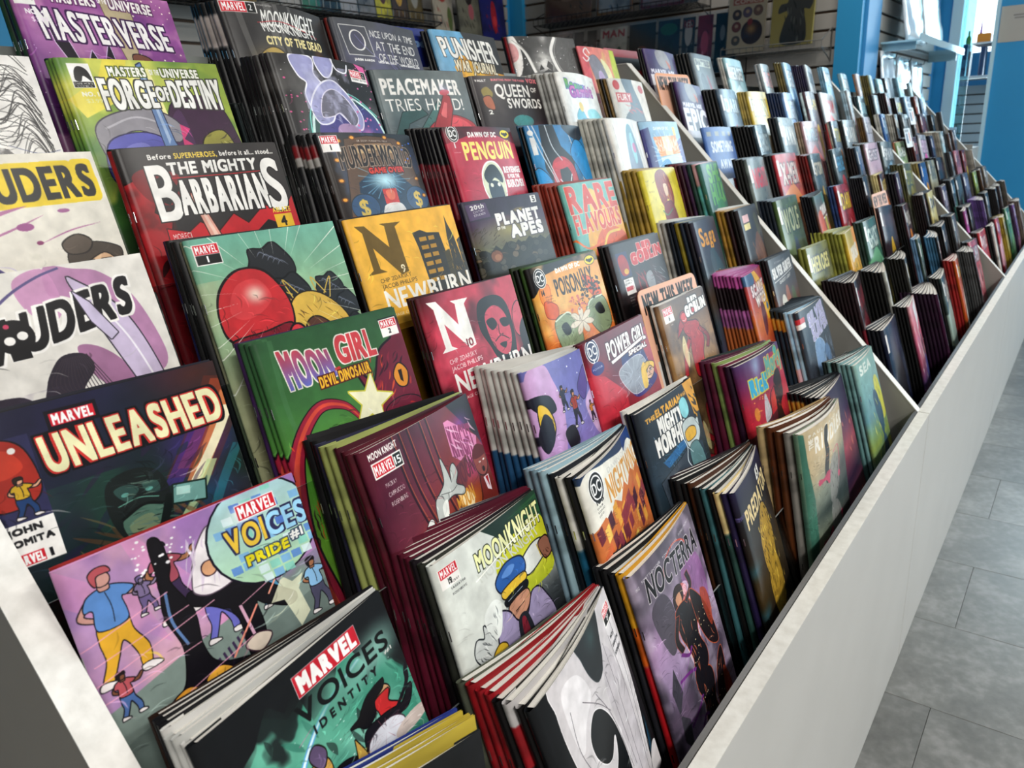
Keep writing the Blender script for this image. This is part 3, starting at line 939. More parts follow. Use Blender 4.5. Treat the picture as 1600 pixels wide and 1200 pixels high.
@cover(384, 0.76)
def c_redhair(A):
    A.g('6aa894', '86b08a', 'a8b48c', 'a8a880'); A.gl('b8d0a0', 60, 60, 50, .6); A.nz('b8bc94', 30, .6, lo=.5, box_=(0, 30, 40, 155))
    def puff(x, y, r):
        A.b('202226', ' '.join('%g,%g' % (x + r * (1 + .16 * math.sin(i * 2.6)) * math.cos(i * .5), y + r * (1 + .16 * math.sin(i * 2.6)) * math.sin(i * .5)) for i in range(12)), o='0c0c10', ow=.8)
        for i in range(5):
            A.l('6a7080', .9, '%g,%g %g,%g %g,%g' % (x - r * .5 + i * r * .2, y - r * .5 + i * 2, x - r * .3 + i * r * .2, y - r * .7 + i * 2, x + i * r * .2, y - r * .4 + i * 2), a=.8, taper=2)
    puff(46, 26, 15); puff(54, 48, 13); puff(88, 66, 12); puff(82, 50, 10); puff(92, 84, 9)
    for q in ('52,54 44,44 54,50', '54,54 50,38 58,50', '72,56 70,40 78,54', '74,58 84,42 80,58'):
        A.p('00000', q) if 0 else A.l('c8a84a', .9, q)
    A.b('5a3426', '46,70 60,56 76,60 86,80 82,112 62,120 46,98', o='140c0c', ow=.8); A.b('d8b04a', '44,72 56,52 74,54 90,78 88,116 82,104 79,84 68,70 58,72 50,88', o='1c1408', ow=.7)
    A.strokes(14, ['8a6a20', '5a3c18'], 52, 58, 84, 74, .9, 7, .7)
    for x, y in ((57, 86), (74, 94)):
        A.e('d8b84a', x, y, 8.4, 9.4, o='1c1408', ow=.5); A.e('6a8890', x, y, 6.4, 7.4); A.gl('dfe8ea', x - 2, y - 3, 5, .8)
    A.b('180c0c', '54,104 66,108 72,118 58,122')
    A.b('c02a30', '5,58 10,38 24,26 40,30 50,52 48,72 36,80 10,74', o='140a0c', ow=1.1); A.b('d84448', '12,52 20,36 34,34 40,48 30,58 18,60', a=.7); A.gl('f6d8c8', 30, 44, 10, .95); A.b('7a1426', '8,74 30,72 47,70 45,82 18,86', o='140a0c', ow=.8); A.strokes(16, '3a0c14', 8, 66, 46, 74, 1.4, 5, .6); A.e('d83840', 50, 88, 7, 16, o='140a0c', ow=.9)
    for i in range(4):
        A.b('d03038', '%g,86 %g,83 %g,108 %g,110' % (15 + i * 7.5, 22 + i * 7.5, 23 + i * 7.5, 16 + i * 7.5), o='140a0c', ow=.8)
    A.rays('f0f4e8', 46, 46, 26, 28, 90, .8, .9)
    A.mv(3, 4.5, 14, '1', dark=1)
    A.hatch(140, 40)


@cover(384, 0.63)
def c_newburn9(A):
    A.g('f0b440', 'f0b644', 'e8ac38'); A.nz('f4c058', 30, .4)
    Nf = '6a5426'
    A.p(Nf, '6,8 14,9 30,34 31,12 27,9 46,10 40,14 41,62 34,64 16,32 17,54 22,58 6,58 11,54 11,16')
    A.t('9', 'f0e4c0', 35, 54, None, 8, bold=.2)
    A.p('3a3a38', '54,24 62,22 68,26 80,28 82,60 80,100 58,100 56,40'); [A.r('b88a34', 59 + (i % 2) * 9, 30 + (i // 2) * 9, 66 + (i % 2) * 8, 34.5 + (i // 2) * 9) for i in range(12)]
    A.p('3c3a34', '86,62 87,34 89,20 90,10 91,20 94,34 96,62 98,110 84,110'); A.p('4a4432', '80,50 86,48 86,100 80,100'); A.p('3a3830', '96,40 104,34 104,110 97,110'); A.strokes(24, 'a88030', 84, 40, 99, 90, 1.5, 6, .6)
    A.t('CHIP ZDARSKY', '5a4a2c', 14, 64, 28, 4.2, rise=1); A.t('JACOB PHILLIPS', '5a4a2c', 14, 70.5, 32, 4.2, rise=1)
    A.t('NEWBURN', 'f4efe6', 14, 77, 84, 19, bold=.7, rise=1); A.t('IMAGE COMICS', 'efe6d0', 16, 101, 24, 3)
    A.r('a8741c', 10, 112, 100, 155)
    A.hatch(50, 20)


@cover(384, 0.66)
def c_newburn10(A):
    A.g('b83046', 'c83a50', 'b8324a', '8a2036'); A.nz('5a1a26', 24, .9, lo=.5, hi=.7); A.nz('d85066', 14, .5, lo=.5); A.gl('401820', 0, 0, 40, .8)
    A.b('141012', '54,22 66,16 80,20 86,36 84,70 78,84 62,80 56,64 50,44', o='0c0a0c'); A.b('c84458', '58,34 70,26 80,36 82,60 74,78 64,74 58,58'); A.b('141012', '58,40 66,38 69,46 62,50'); A.b('141012', '73,42 81,42 82,50 75,50'); A.l('141012', 1, '62,62 70,58 78,64'); A.b('141012', '66,66 74,66 71,72'); A.l('141012', .8, '70,46 69,56 73,57')
    A.b('2a1418', '54,80 64,84 78,86 100,76 104,120 52,120', o='0c0a0c'); A.b('c84a5c', '88,46 92,34 100,30 100,56 94,66 88,60', o='141012'); A.b('1c1216', '92,60 104,48 104,96 94,90')
    A.p('f2efea', '6,6 15,7 30,34 32,14 28,10 46,11 41,16 42,58 35,60 17,30 18,52 23,56 8,56 12,52 11,14')
    A.t('10', '7a1c28', 33, 50, 6.5, 7.5, bold=.2)
    A.t('CHIP ZDARSKY', 'f0e6e4', 12, 64, 28, 4.4, rise=1); A.t('JACOB PHILLIPS', 'f0e6e4', 12, 71, 32, 4.4, rise=1)
    A.t('NEWBURN', 'f4f1ee', 13, 79, 86, 19, bold=.7, rise=1); A.t('IMAGE COMICS', 'efe0dc', 15, 102, 24, 3)
    A.hatch(120, 20)


@cover(288, 0.5)
def c_apes(A):
    A.g('4a3450', '46364c', '6a6a4a', '8a8a58', '3a3a30'); A.p('3c3848', '0,0 100,0 100,26 0,30'); A.p('5a4a68', '2,4 26,4 28,26 3,28'); A.gl('b0aa60', 50, 50, 60, .7, ry=30)
    A.t('20th', 'f0eeea', 7, 7, 16, 6, bold=.3, rise=2); A.t('CENTURY', 'f0eeea', 9, 15, 14, 3, bold=.1, rise=2); A.t('STUDIOS', 'f0eeea', 9, 20, 14, 3, rise=2)
    A.r('f0eeea', 86, 3, 94, 15); A.t('5', '201c20', 88.5, 5, 3.4, 8, bold=.4); A.gl('d8c060', 66, 22, 12, .8, ry=5)
    A.strokes(30, '3a3428', 4, 40, 40, 70, 2.4, 8, 1); A.t('PLANET', 'f2efea', 34, 24, 58, 17, bold=1.4, o='3a3444', taper=.15); A.t('OF THE', 'e8e4dc', 32, 44, 10, 4, bold=.2); A.t('APES', 'f2efea', 48, 45, 44, 18, bold=1.4, o='3a3444')
    A.p('26261e', '0,84 10,74 16,80 24,70 30,78 38,68 46,76 54,68 60,76 70,66 78,74 86,68 92,76 100,70 100,155 0,155')
    for i in range(60):
        x, y = A.rng.uniform(0, 100), A.rng.uniform(74, 140)
        A.e(['1c1c18', '3a3a30', '4a463a', '6a5a44'][i % 4], x, y, 4, 5, o='101010', ow=.3)
    A.e('7a4a30', 22, 86, 7, 9, o='1c120c'); A.e('a06a48', 23, 88, 4, 5)
    A.hatch(140, 66)


@cover(288, 0.6)
def c_rare(A):
    A.g('78b0a4', '7ab4a8', 'e0a850', 'd07a30'); A.p('6aaca4', '0,0 100,0 100,155 0,155'); A.b('e8a83a', '20,100 30,60 60,40 100,44 100,155 14,155'); A.b('e06a3a', '30,110 44,80 70,70 100,90 100,130 60,120', c2='d04a2a'); A.l('f0c858', 4, '40,120 60,84 90,80'); A.l('e8743a', 3, '0,80 20,96 50,90')
    A.b('e8c060', '46,12 60,20 56,44 40,50')
    A.t('RARE', 'd0483a', 5, 6, 92, 36, bold=2.0, o='f0c8b8', ow=.6); A.t('FLAVOURS', 'd0483a', 6, 47, 90, 26, bold=1.3, o='f0d0b8', ow=.5, rise=2)
    A.r('6a2018', 30, 112, 100, 155); A.p('b04a24', '60,100 100,90 100,155 70,155')
    A.hatch(40, 76)


@cover(224, 0.7)
def c_yellowwitch(A):
    A.g('d8c83c', 'dccc44', 'c8b030'); A.gl('f0e888', 40, 30, 50, .7)
    A.b('8a3020', '30,10 50,2 66,14 72,40 64,56 50,44 40,60 30,40', o='5a1c14'); A.strokes(30, ['c85a30', '6a1c18', 'e8a050'], 30, 6, 68, 50, 1.4, 12, 1.4)
    A.b('e8c8a8', '46,24 56,24 56,38 48,40'); A.b('7a1c24', '36,56 60,50 70,74 66,120 40,130 34,90', o='2a0c10'); A.b('3a1418', '50,90 70,80 80,120 60,150'); A.l('4a7a4a', 2, '30,60 40,68 60,60')
    A.t('THE WITCH', '7a6a20', 6, 30, 14, 3, vert=0)
    A.hatch(90, 10)


@cover(160, 0.55)
def c_greenhulk(A):
    A.g('3a6a60', '2a5a50', '1c4a3a'); A.t('SHE', '68b048', 20, 6, 60, 34, bold=2); A.t('HULK', '5aa848', 18, 46, 72, 38, bold=2.4); A.gl('4a9a5a', 60, 110, 40, .8); A.b('2a7a4a', '30,90 70,84 84,155 20,155'); A.b('c87a3a', '70,110 90,120 88,150 66,140')


@cover(448, 0.57)
def c_unleashed(A):
    A.g('1c1c34', '20203c', '16222c', '142a24', '101c18', ang=.3); A.nz('3a2448', 40, .6, lo=.5); A.nz('1c4a34', 36, .7, lo=.52, box_=(0, 60, 60, 155)); A.gl('4a2018', 90, 6, 40, .7); A.gl('3a2a88', 84, 60, 26, .8); A.gl('1a4a68', 80, 100, 24, .6)
    [A.l(c_, w_, t_, a=a_) for c_, w_, t_, a_ in (('7a2a1a', 22, '104,14 90,50 74,84', .35), ('c04a24', 14, '103,16 91,48 76,78', .5), ('4a2a9a', 8, '92,30 80,58 66,86', .5), ('e08a50', 8, '103,26 92,54 76,88', .7), ('f2ecc8', 5, '101,38 89,64 70,100', .95), ('c8e0a0', 5, '86,76 76,98 64,118', .7), ('2a9aa8', 5, '100,70 88,96 80,116', .4))]
    A.strokes(30, ['1a1a38', '2a1a3a', '102a2a'], 20, 40, 90, 140, 2.3, 20, 3, a=.5); A.strokes(16, ['6a5a3a', '5a3a24'], 22, 84, 40, 130, 1.1, 22, 2, a=.6); A.strokes(10, ['5a3428', '6a4a30'], 58, 80, 70, 120, 1.3, 20, 2, a=.6)
    A.b('141c1c', '40,70 52,64 62,72 64,96 58,120 44,118 38,96'); A.b('4a6a5c', '42,100 54,92 60,100 56,120 46,122'); A.b('6a7c60', '44,104 54,100 56,116 48,118'); A.b('2c4844', '42,76 48,74 52,80 46,86'); A.b('2c4844', '54,76 60,78 60,86 55,84'); A.e('5a9a90', 46, 81, 1.6, 1.5); A.e('5a9a90', 56, 82, 1.6, 1.5); A.strokes(40, ['0c1414', '3a5a50', '5a7468'], 40, 70, 60, 118, .3, 7, 1); A.l('0a1010', 2, '42,98 52,92 60,96'); A.l('5a9080', .8, '42,88 51,86 59,90')
    A.b('1c3a3a', '30,122 44,116 60,124 66,155 26,155'); A.strokes(16, ['4aa090', '2a6a6a'], 30, 120, 62, 148, .6, 10, 1)
    A.p('0c1414', '66,92 62,90 52,124 55,125'); A.p('6a9a94', '66,86 80,90 78,104 64,99', o='10201c', ow=.7); A.p('a8d0c8', '67,88 73,90 72,96 66,94')
    A.l('8ac0e0', .7, '50,124 58,112'); A.l('4ac0c8', 1.2, '-2,16 4,8', sm=0)
    U = 'f0ecbc'
    A.t('UNLEASHED', '100e14', 23, 24, 74, 25, bold=3.4, rise=3, sh=-.05); A.t('UNLEASHED', 'c8302c', 23, 24, 74, 25, bold=1.9, rise=3, sh=-.05); A.t('UNLEASHED', U, 23, 24, 74, 25, bold=1.0, rise=3, sh=-.05)
    A.r('cc2030', 28, 9, 45, 18, o='14101a', ow=1.4); A.t('MARVEL', 'ffffff', 29, 10, 15, 7, bold=.35)
    A.r('16161c', 0, 0, 9, 18); A.r('2c2c50', -3, 18, 19, 76); A.b('a02a20', '-2,22 8,18 16,28 18,56 10,66 -2,60', o='14101a'); A.b('c03a28', '0,26 10,26 14,40 4,44'); A.e('f0ece8', 12, 27, 1.4, 2.2)
    figure(A, 11, 46, 30, ('2a1c14', 'd8a080', 'c8a028', '1c3a6a'))
    A.r('f2efec', -2, 76, 19, 100); A.t('JOHN', '1a1a1e', 2, 79, 12, 4, bold=.3); A.t('ROMITA', '1a1a1e', 0, 87, 17, 4, bold=.3); A.r('f2efec', -2, 96, 19, 106); A.r('cc2030', 0, 97, 12, 105); A.t('MARVEL', 'ffffff', .5, 98, 11, 6, bold=.3); A.t('1', '16161c', 14, 98.5, None, 5, bold=.4)
    A.hatch(200, 52)


@cover(384, 0.95)
def c_dinosaur(A):
    A.g('2c5434', '3a6c38', '5a9a38', '78a838', '6a9a34'); A.gl('a0c048', 46, 84, 36, .7); A.l('4a7a50', 3, '10,0 8,40 14,80', a=.4)
    def horn(q, wd, col, hi):
        A.l('1c0c14', wd + 2.4, q, taper=1); A.l(col, wd, q, taper=1); A.l(hi, wd * .35, q, taper=1)
    A.b('6a1830', '100,14 90,18 78,24 68,40 58,30 64,48 70,66 60,80 52,100 66,120 100,130', o='1a0a14', ow=1); A.nz('c8382c', 6, .8, lo=.5, box_=(62, 18, 100, 130)) if 0 else None
    A.strokes(90, ['c0342c', '2a0a1c', '8a2038', 'e0542c'], 66, 24, 98, 104, 2.2, 8, 1.2)
    A.b('d88a28', '84,40 90,34 95,40 92,48 86,47', o='1a0a14', ow=.7); A.p('201008', '88,38 91,38 90,46 88,44')
    horn('2,155 -4,110 4,66 24,44 42,46 52,58 58,70', 12, '9a2038', 'd04838'); A.strokes(40, ['2a0a1c', 'e0542c'], 0, 56, 20, 110, 1.4, 7, 1)
    st = 'f0ecc8'
    def star(x, y, r, rot=0):
        A.p(st, ' '.join('%g,%g' % (x + (r if i % 2 == 0 else r * .42) * math.sin(rot + i * .6283), y - (r if i % 2 == 0 else r * .42) * math.cos(rot + i * .6283)) for i in range(10)), o='c8c040', ow=.6)
    star(62, 50, 17, .3); star(44, 76, 7, .1); star(62, 84, 8, .4)
    A.b('6a1830', '70,60 84,54 100,60 100,80 84,74', o='1a0a14'); A.strokes(30, ['c0342c', '2a0a1c'], 72, 58, 98, 76, .2, 8, 1.2)
    A.t('MOON', 'c84048', 14, 9, 30, 18, bold=1.0, o='e8e0d8', ow=.7, c2='5a6ac0', rise=-3, sh=-.12, taper=-.35); A.t('GIRL', 'c84048', 49, 8, 27, 15, bold=1.0, o='e8e0d8', ow=.7, rise=-1)
    
    A.t('AND', 'c83030', 44, 24.5, 4, 1.6, bold=.2); A.t('DEVIL DINOSAUR', 'f0b830', 32, 27, 36, 6, bold=.5, o='501818')
    A.mv(85, 6, 12.5, '2')
    A.r('1c1a1c', 84, 4.6, 98.6, 5.4)
    A.hatch(90, 50)


@cover(320, 0.54)
def c_poison(A):
    A.g('e09a44', 'e8a850', 'e07a34', 'd05a28'); A.p('1a1618', '0,0 100,0 100,14 60,6 20,14 0,40'); A.nz('f0c070', 16, .7, lo=.5); A.b('e88a3a', '6,44 10,28 20,30 18,50 10,56', o='c04a20')
    for q in ('10,50 24,60 20,76 8,70', '70,30 84,40 92,60 84,70 72,50', '20,100 36,96 40,120 14,120'):
        A.b('d85a24', q, o='8a2a14')
    A.b('8a9a78', '14,88 26,74 44,84 48,110 40,140 20,130', o='3a4a34', ow=.6); A.b('8a9a78', '62,84 76,66 94,72 96,110 76,120', o='3a4a34', ow=.6); A.b('1c1c1c', '22,90 30,86 34,100 26,104'); A.b('1c1c1c', '76,80 86,76 90,92 80,92'); A.l('d8e0c8', 2, '16,80 36,74 46,96'); A.l('d8e0c8', 2, '60,96 70,70 92,66')
    for i in range(7):
        t = i * .9
        A.b('e0d4c0', '52,92 %g,%g %g,%g %g,%g' % (52 + 12 * math.cos(t), 92 + 14 * math.sin(t), 52 + 18 * math.cos(t + .3), 92 + 20 * math.sin(t + .3), 52 + 12 * math.cos(t + .6), 92 + 14 * math.sin(t + .6)), o='8a7a68', ow=.3)
    A.dots(60, '241a14', 60, 36, 92, 66, .8, 2.4); A.dots(16, '241a14', 46, 60, 66, 72, .5, 1.4); A.dots(24, 'c8685a', 40, 56, 66, 76, .8, 2)
    A.t('DAWN OF DC', 'f4f0ea', 34, 10, 36, 6, bold=.5, rise=1); A.t('POISON', '241a16', 28, 24, 36, 24, bold=.4, taper=.1); A.t('IVY', '241a16', 67, 20, 18, 24, bold=.5)
    A.dc(12, 17, 7); A.e('f0d820', 87, 11, 7.5, 6.5, o='141414'); A.p('141414', '81,11 83,8 85,10 87,9 89,10 91,8 93,11 90,13 87,15 84,13')
    A.t('14', '241a16', 9, 34, None, 6.5, bold=.5); A.credits('WILSON|TAKARA|PRIANTO', '6a3a20', 12, 43, 13, 2.2, 4)
    A.hatch(120, 60)


@cover(288, 0.5)
def c_redgoblin(A):
    A.g('2a2628', '241e20', '1c1618'); A.nz('4a2a2c', 14, .5, lo=.5); A.b('3a0c10', '30,80 50,60 80,70 100,110 100,155 20,155')
    A.strokes(26, ['8a1c20', 'a82428'], 30, 50, 60, 130, 1.3, 26, 2); A.b('8a8a8e', '56,66 66,62 70,80 66,100 58,96 54,80', o='101010'); A.strokes(16, 'b8b8bc', 70, 50, 94, 100, .9, 14, .8)
    A.b('c8302c', '34,26 42,16 52,20 94,22 98,40 60,50 44,56 34,44') if 0 else None
    A.t('RED', 'c4262a', 52, 10, 26, 13, bold=1.6, o='e8c8c0', ow=.6, rise=1); A.t('GOBLIN', 'c4262a', 36, 25, 60, 17, bold=1.8, o='e8c8c0', ow=.6, rise=5)
    A.r('2a3058', 10, 16, 30, 60); A.b('a02424', '12,26 22,20 28,34 26,54 14,54'); A.e('d8a828', 22, 50, 4, 5); A.r('ece8e4', 13, 62, 30, 90); A.credits('JOHN|ROMITA', '222', 15, 64, 14, 3, 5); A.r('c8303a', 14, 76, 26, 83); A.t('1', 'c8303a', 27, 76, None, 6)
    A.credits('PAKNADEL|BECHKO|WELLS|GLEASON', 'd8d4d0', 16, 94, 10, 2.4, 5)
    A.hatch(90, 56)


@cover(256, 0.5)
def c_saga(A):
    A.g('3a3a48', '38384a', '34404a', '4a3a30'); A.t('Saga', 'e09a30', 10, 16, 62, 34, bold=.9, rise=0)
    A.p('3c5662', '34,64 50,58 90,110 96,155 60,155 40,110'); A.p('d8cc90', '40,110 60,106 90,130 90,155 44,155'); A.b('4a5a64', '30,80 44,64 52,100 36,120')
    A.hatch(40, 60)


@cover(192, 0.6)
def c_brown(A):
    A.g('302c30', '2c282a', '4a2c20'); A.r('e8b8b8', 10, 12, 34, 26); A.r('e8d890', 10, 28, 34, 40); A.b('6a4230', '40,70 60,50 80,64 90,100 80,155 30,155 34,100'); A.strokes(36, ['8a5a40', '3a2018', 'a87048'], 20, 60, 90, 130, 1.3, 18, 3); A.b('4a4a38', '60,20 80,16 86,50 70,56')
    A.hatch(90, 50)


@cover(448, 0.72)
def c_pride(A):
    A.g('9a70b0', 'b08ac0', 'c898b8', 'a88ab0', '78847c', '6a7a70'); A.nz('8a6aa8', 22, .5); A.nz('e0b0b0', 26, .5, lo=.5); A.p('d890c0', '24,0 30,0 44,30 60,60 50,66 34,40 28,24', a=.7); A.p('cc88b8', '0,20 0,0 24,30 30,60', a=.6)
    A.p('7c8c86', '0,80 30,70 60,62 100,50 100,155 0,155'); A.p('5c6a66', '0,100 50,84 100,70 100,155 0,155', a=.6)
    A.nz('9a78b0', 12, .6, lo=.5, box_=(0, 0, 100, 60))
    for i in range(12):
        A.p('3a2a4a', '%g,%g %g,%g %g,%g %g,%g' % (34 + i * 2.4, 88 - i * 1.5, 35 + i * 2.4, 87.5 - i * 1.5, 36 + i * 2.4, 94 - i * 1.5, 35 + i * 2.4, 95 - i * 1.5))
    figure(A, 12, 8, 64, ('b05058', 'c8948a', '5a88c8', 'e0a830'), .03); figure(A, 36, 8, 46, ('1c1420', 'a06a4a', 'a04a5a', '3a2a4a')); figure(A, 50, 30, 46, ('241a2a', 'c08a6a', '8a6ab8', '6a6ac0'))
    figure(A, 9, 62, 26, ('1c1014', '7a4a34', 'b05058', '4a68a0')); figure(A, 74, 38, 34, ('3a60a8', 'c8a078', '58a0c8', '4a88b0')); figure(A, 62, 22, 26, ('6a5a88', '8a7a98', '7a6a90', '6a5a88')); figure(A, 26, 20, 22, ('6a5a88', '8a7a98', '7a6a90', '6a5a88'))
    A.b('121016', '33,6 37,6 38,20 36,30 41,50 40,70 44,84 60,92 58,100 34,100 26,92 30,84 33,66 30,46 32,30', o='0a080c'); A.l('5a78a8', 1.2, '33,34 32,50 35,66')
    A.b('121016', '42,40 50,42 58,40 66,44 72,54 78,62 84,70 80,74 70,66 66,62 66,80 60,90 57,88 57,66 50,54 42,48 40,44', o='0a080c'); A.l('d0a0b8', 1.4, '59,60 61,80'); A.l('8a98c0', 1.2, '58,44 64,46')
    A.b('e8e0e4', '44,36 48,22 56,10 60,14 56,24 60,34 66,36 60,44 50,46 44,42', o='5a4a5a', ow=.5); A.strokes(24, 'd0c0d4', 46, 10, 58, 34, 1.8, 12, .9); A.e('d8a078', 52, 32, 3, 4, o='3a2430')
    A.b('e09a34', '22,92 30,88 36,96 30,102 24,100', o='140c14'); A.b('e8a83a', '37,90 44,86 50,94 44,100', o='140c14'); A.b('d8c8b8', '56,84 62,80 68,84 62,90', o='3a2430')
    A.l('e08a78', 1.0, '50,86 66,64', sm=0); A.l('f0a088', .9, '72,62 84,46', sm=0)
    for t_ in ('0,44 34,34', '2,54 40,46', '0,64 50,50', '0,74 40,68', '30,90 60,80', '60,60 96,46'):
        A.l('f0a8c0', .6, t_, sm=0, a=.8)
    A.dots(30, 'f2eef2', 26, 2, 54, 22, .3, .9)
    A.e('141020', 79, 25, 26, 31); A.e('a8ccd8', 79, 25, 25, 30, c2='b0d8b0')
    for i in range(9):
        for j in range(10):
            x, y = 56 + i * 5.4 + .6 * j, -2 + j * 5.8
            if ((x - 79) / 24) ** 2 + ((y - 25) / 29) ** 2 < .9 and A.rng.random() < .6:
                A.p(['5a88d0', '7ab0e0', 'd8ecf0', '88d0c0', '4a70c8'][A.rng.integers(5)], '%g,%g %g,%g %g,%g %g,%g' % (x, y, x + 4.6, y + .4, x + 4.8, y + 5, x + .2, y + 4.8), a=.9)
    A.gl('ffffff', 72, 12, 10, .8)
    A.r('cc2030', 70, 6, 88, 14.6, o='f0ecf0', ow=.4); A.t('MARVEL', 'ffffff', 71, 7, 16, 6.6, bold=.35)
    A.t('VOICES', '2a2a50', 62, 18, 38, 13, bold=1.6, rise=1); A.t('VOI', 'e8c040', 62, 18, 17.5, 13, bold=.6, rise=.5); A.t('CES', '9ad0f0', 81, 17.8, 19, 13, bold=.6, rise=.5)
    A.t('PRIDE', 'e8d820', 68, 36, 20, 5.4, bold=.5, o='3a4a60'); A.t('#1', 'f4f2f0', 90, 33, 6, 5, bold=.4, o='3a4a60')
    A.p('e8e8c8', '80,56 84,62 90,60 86,68 88,84 82,90 78,70 72,68', a=.8); figure(A, 95, 54, 36, ('141014', 'a06a4a', '88b8e0', '4a4860'))
    A.hatch(160, 30)


@cover(384, 0.55)
def c_moon15(A):
    A.g('5a1c2c', '501a30', '6a2838', '8a3028', '7a2a1c', ang=.4); A.nz('3a1424', 30, .6, lo=.5); A.p('1c1820', '74,0 100,0 100,60 96,46'); A.gl('c03a8a', 88, 66, 30, .9); A.gl('8a4ac0', 82, 24, 20, .6); A.gl('e08a2a', 70, 104, 24, .7); A.gl('b04a24', 36, 110, 24, .6)
    for x in (22, 28, 35, 46, 52):
        A.l('2a0c1c', 1.4, '%g,0 %g,60 %g,120' % (x, x + 3, x + 12)); A.l('c86a34', .5, '%g,0 %g,60 %g,120' % (x + 1.2, x + 4.4, x + 14), a=.7)
    A.p('e08ab8', '67,14 72,14 96,46 92,60 78,66 66,50', a=.95); A.p('6a2a30', '64,62 80,56 74,80 66,92 60,84', a=.9); A.p('e8d0a0', '60,84 68,88 76,98 72,112 62,100'); 
    A.t('KNIGHT', '8a3060', 68, 20, 24, 32, bold=.7, rise=-10, sh=.0); A.t('MOON', '5a2030', 64, 62, 20, 20, bold=.4, rise=4); A.t('MOON', 'c88a30', 58, 90, 18, 16, bold=.4, rise=4); A.strokes(16, ['c87ab0', 'f0c0d8'], 66, 20, 92, 50, 1.0, 14, 1.2)
    A.b('b8bcb8', '54,44 57,60 58,72 60,60 64,56 66,66 62,76 68,84 66,90 56,84 46,90 48,112 54,124 42,124 38,100 40,80 46,74 52,66', o='2a2a2c', ow=.5); A.b('e6e8e2', '44,88 50,84 48,98 44,106'); A.l('2a2a2c', .5, '46,76 56,80 62,78')
    A.b('6a2420', '84,104 88,84 100,78 104,130 78,130', o='1c0c10'); A.b('8a4038', '86,62 94,58 99,66 98,82 92,88 86,80', o='200c10'); A.b('5a1418', '85,62 92,54 100,60 100,68 88,68'); A.e('1c0c10', 93, 82, 1.6, 3); A.e('f0e8e0', 91, 73, 1.2, 1); A.e('f0e8e0', 96, 73, 1.2, 1); A.p('d8c8d0', '90,90 96,90 95,108 91,104'); A.p('a01c24', '92,91 95,91 94,104')
    A.b('e4e6e2', '30,92 34,96 26,110 20,126 4,134 16,116', o='2a1418', ow=.4)
    A.t('MOON KNIGHT', 'f2efea', 4, 5, 21, 6, bold=.25, rise=1); A.r('f4f1ec', 4, 14, 26, 29); A.r('cc2030', 5, 15.5, 19, 27.5); A.t('MARVEL', 'ffffff', 5.5, 17, 13, 9, bold=.3); A.r('151515', 19.6, 15.5, 25.4, 27.5); A.t('15', 'ffffff', 20.2, 18, 4.6, 7, bold=.15)
    A.credits('MACKAY|CAPPUCCIO|ROSENBERG', 'ece6e2', 9, 36, 11, 4, 9)
    A.hatch(140, 40)


@cover(288, 0.6)
def c_lilac004(A):
    A.g('6c6cb0', '7474b4', '8a7ac0', '6a68a8'); A.nz('8a84c8', 18, .6); A.b('c8a0cc', '0,10 22,0 30,20 36,50 30,90 20,110 0,110', c2='b890c4'); A.b('c8a8d0', '70,60 100,50 100,110 80,100')
    A.dots(26, 'f0f0fa', r0=.4, r1=1.0)
    A.b('1a1a28', '0,30 20,34 26,50 14,52 4,44', o='0c0c14'); A.b('e0b830', '6,40 16,46 20,66 12,80 4,70', o='14100c', ow=.9); A.b('1a1a28', '10,50 18,60 16,80 4,90 0,70')
    for x, y, hgt, tp in ((52, 40, 44, 'a03a2c'), (38, 30, 30, '2a2a40'), (78, 62, 26, 'c87a2a'), (92, 48, 22, 'c8b040')):
        figure(A, x, y, hgt, ('2a1a20', 'c88a60', tp, '1c1a2c'), .0)
    A.b('5a4a90', '62,40 80,20 84,30 70,56', o='2a2450'); A.b('1c1820', '30,80 44,76 48,96 36,104')
    A.r('e8e8ec', 82, 0, 97, 40); A.t('MARVEL', 'c03040', 84, 4, 11, 4, bold=.3); A.t('004', '202028', 84, 22, 11, 6, bold=.3); A.credits('DUGGAN|NOTO', '777', 85, 30, 8, 1.6, 3)
    A.hatch(110, 40)


@cover(320, 0.48)
def c_powergirl(A):
    A.g('6a1c2c', '5c1c30', '8a2434', '9a2a34'); A.gl('c83040', 8, 50, 34, .8); A.p('c03040', '0,50 20,60 44,100 40,155 0,155'); A.b('2c3a6a', '52,44 84,40 96,70 96,110 60,120 48,90', c2='3a2a78'); A.p('a0303c', '84,30 100,20 100,110 92,90')
    A.b('8a92a0', '40,70 60,58 80,60 86,84 78,110 54,110', a=.9, o='e8e8ec', ow=.4)
    A.rays('e4e6ec', 62, 84, 14, 2, 34, .5, .9); [A.e('9aa0ac', 62, 84, r_, r_ * 1.1, a=.12) for r_ in (10, 18, 26)]
    face(A, 86, 92, 12, 'e8c0a0', 'c89880', 'e0b848'); A.b('e8c050', '74,84 82,74 80,110 72,112')
    A.t('POWER GIRL', 'f2efeb', 32, 16, 64, 25, bold=.9, o='3a1020', ow=.8, rise=2, sh=.05); A.p('f2efeb', '34,45 92,33 90,38 35,50', o='3a1020', ow=.4); A.t('SPECIAL', 'f2efeb', 62, 45, 32, 6.5, bold=.4, o='3a1020', sh=.2)
    A.dc(13, 16, 8.5, bg='1c2450'); A.t('1', 'f0f0f0', 11.5, 28, None, 7, bold=.5); A.e('2a2a78', 14, 44, 9, 10); A.t('POWER', 'e8e8f4', 7, 42, 14, 3, bold=.1)
    A.hatch(90, 52)


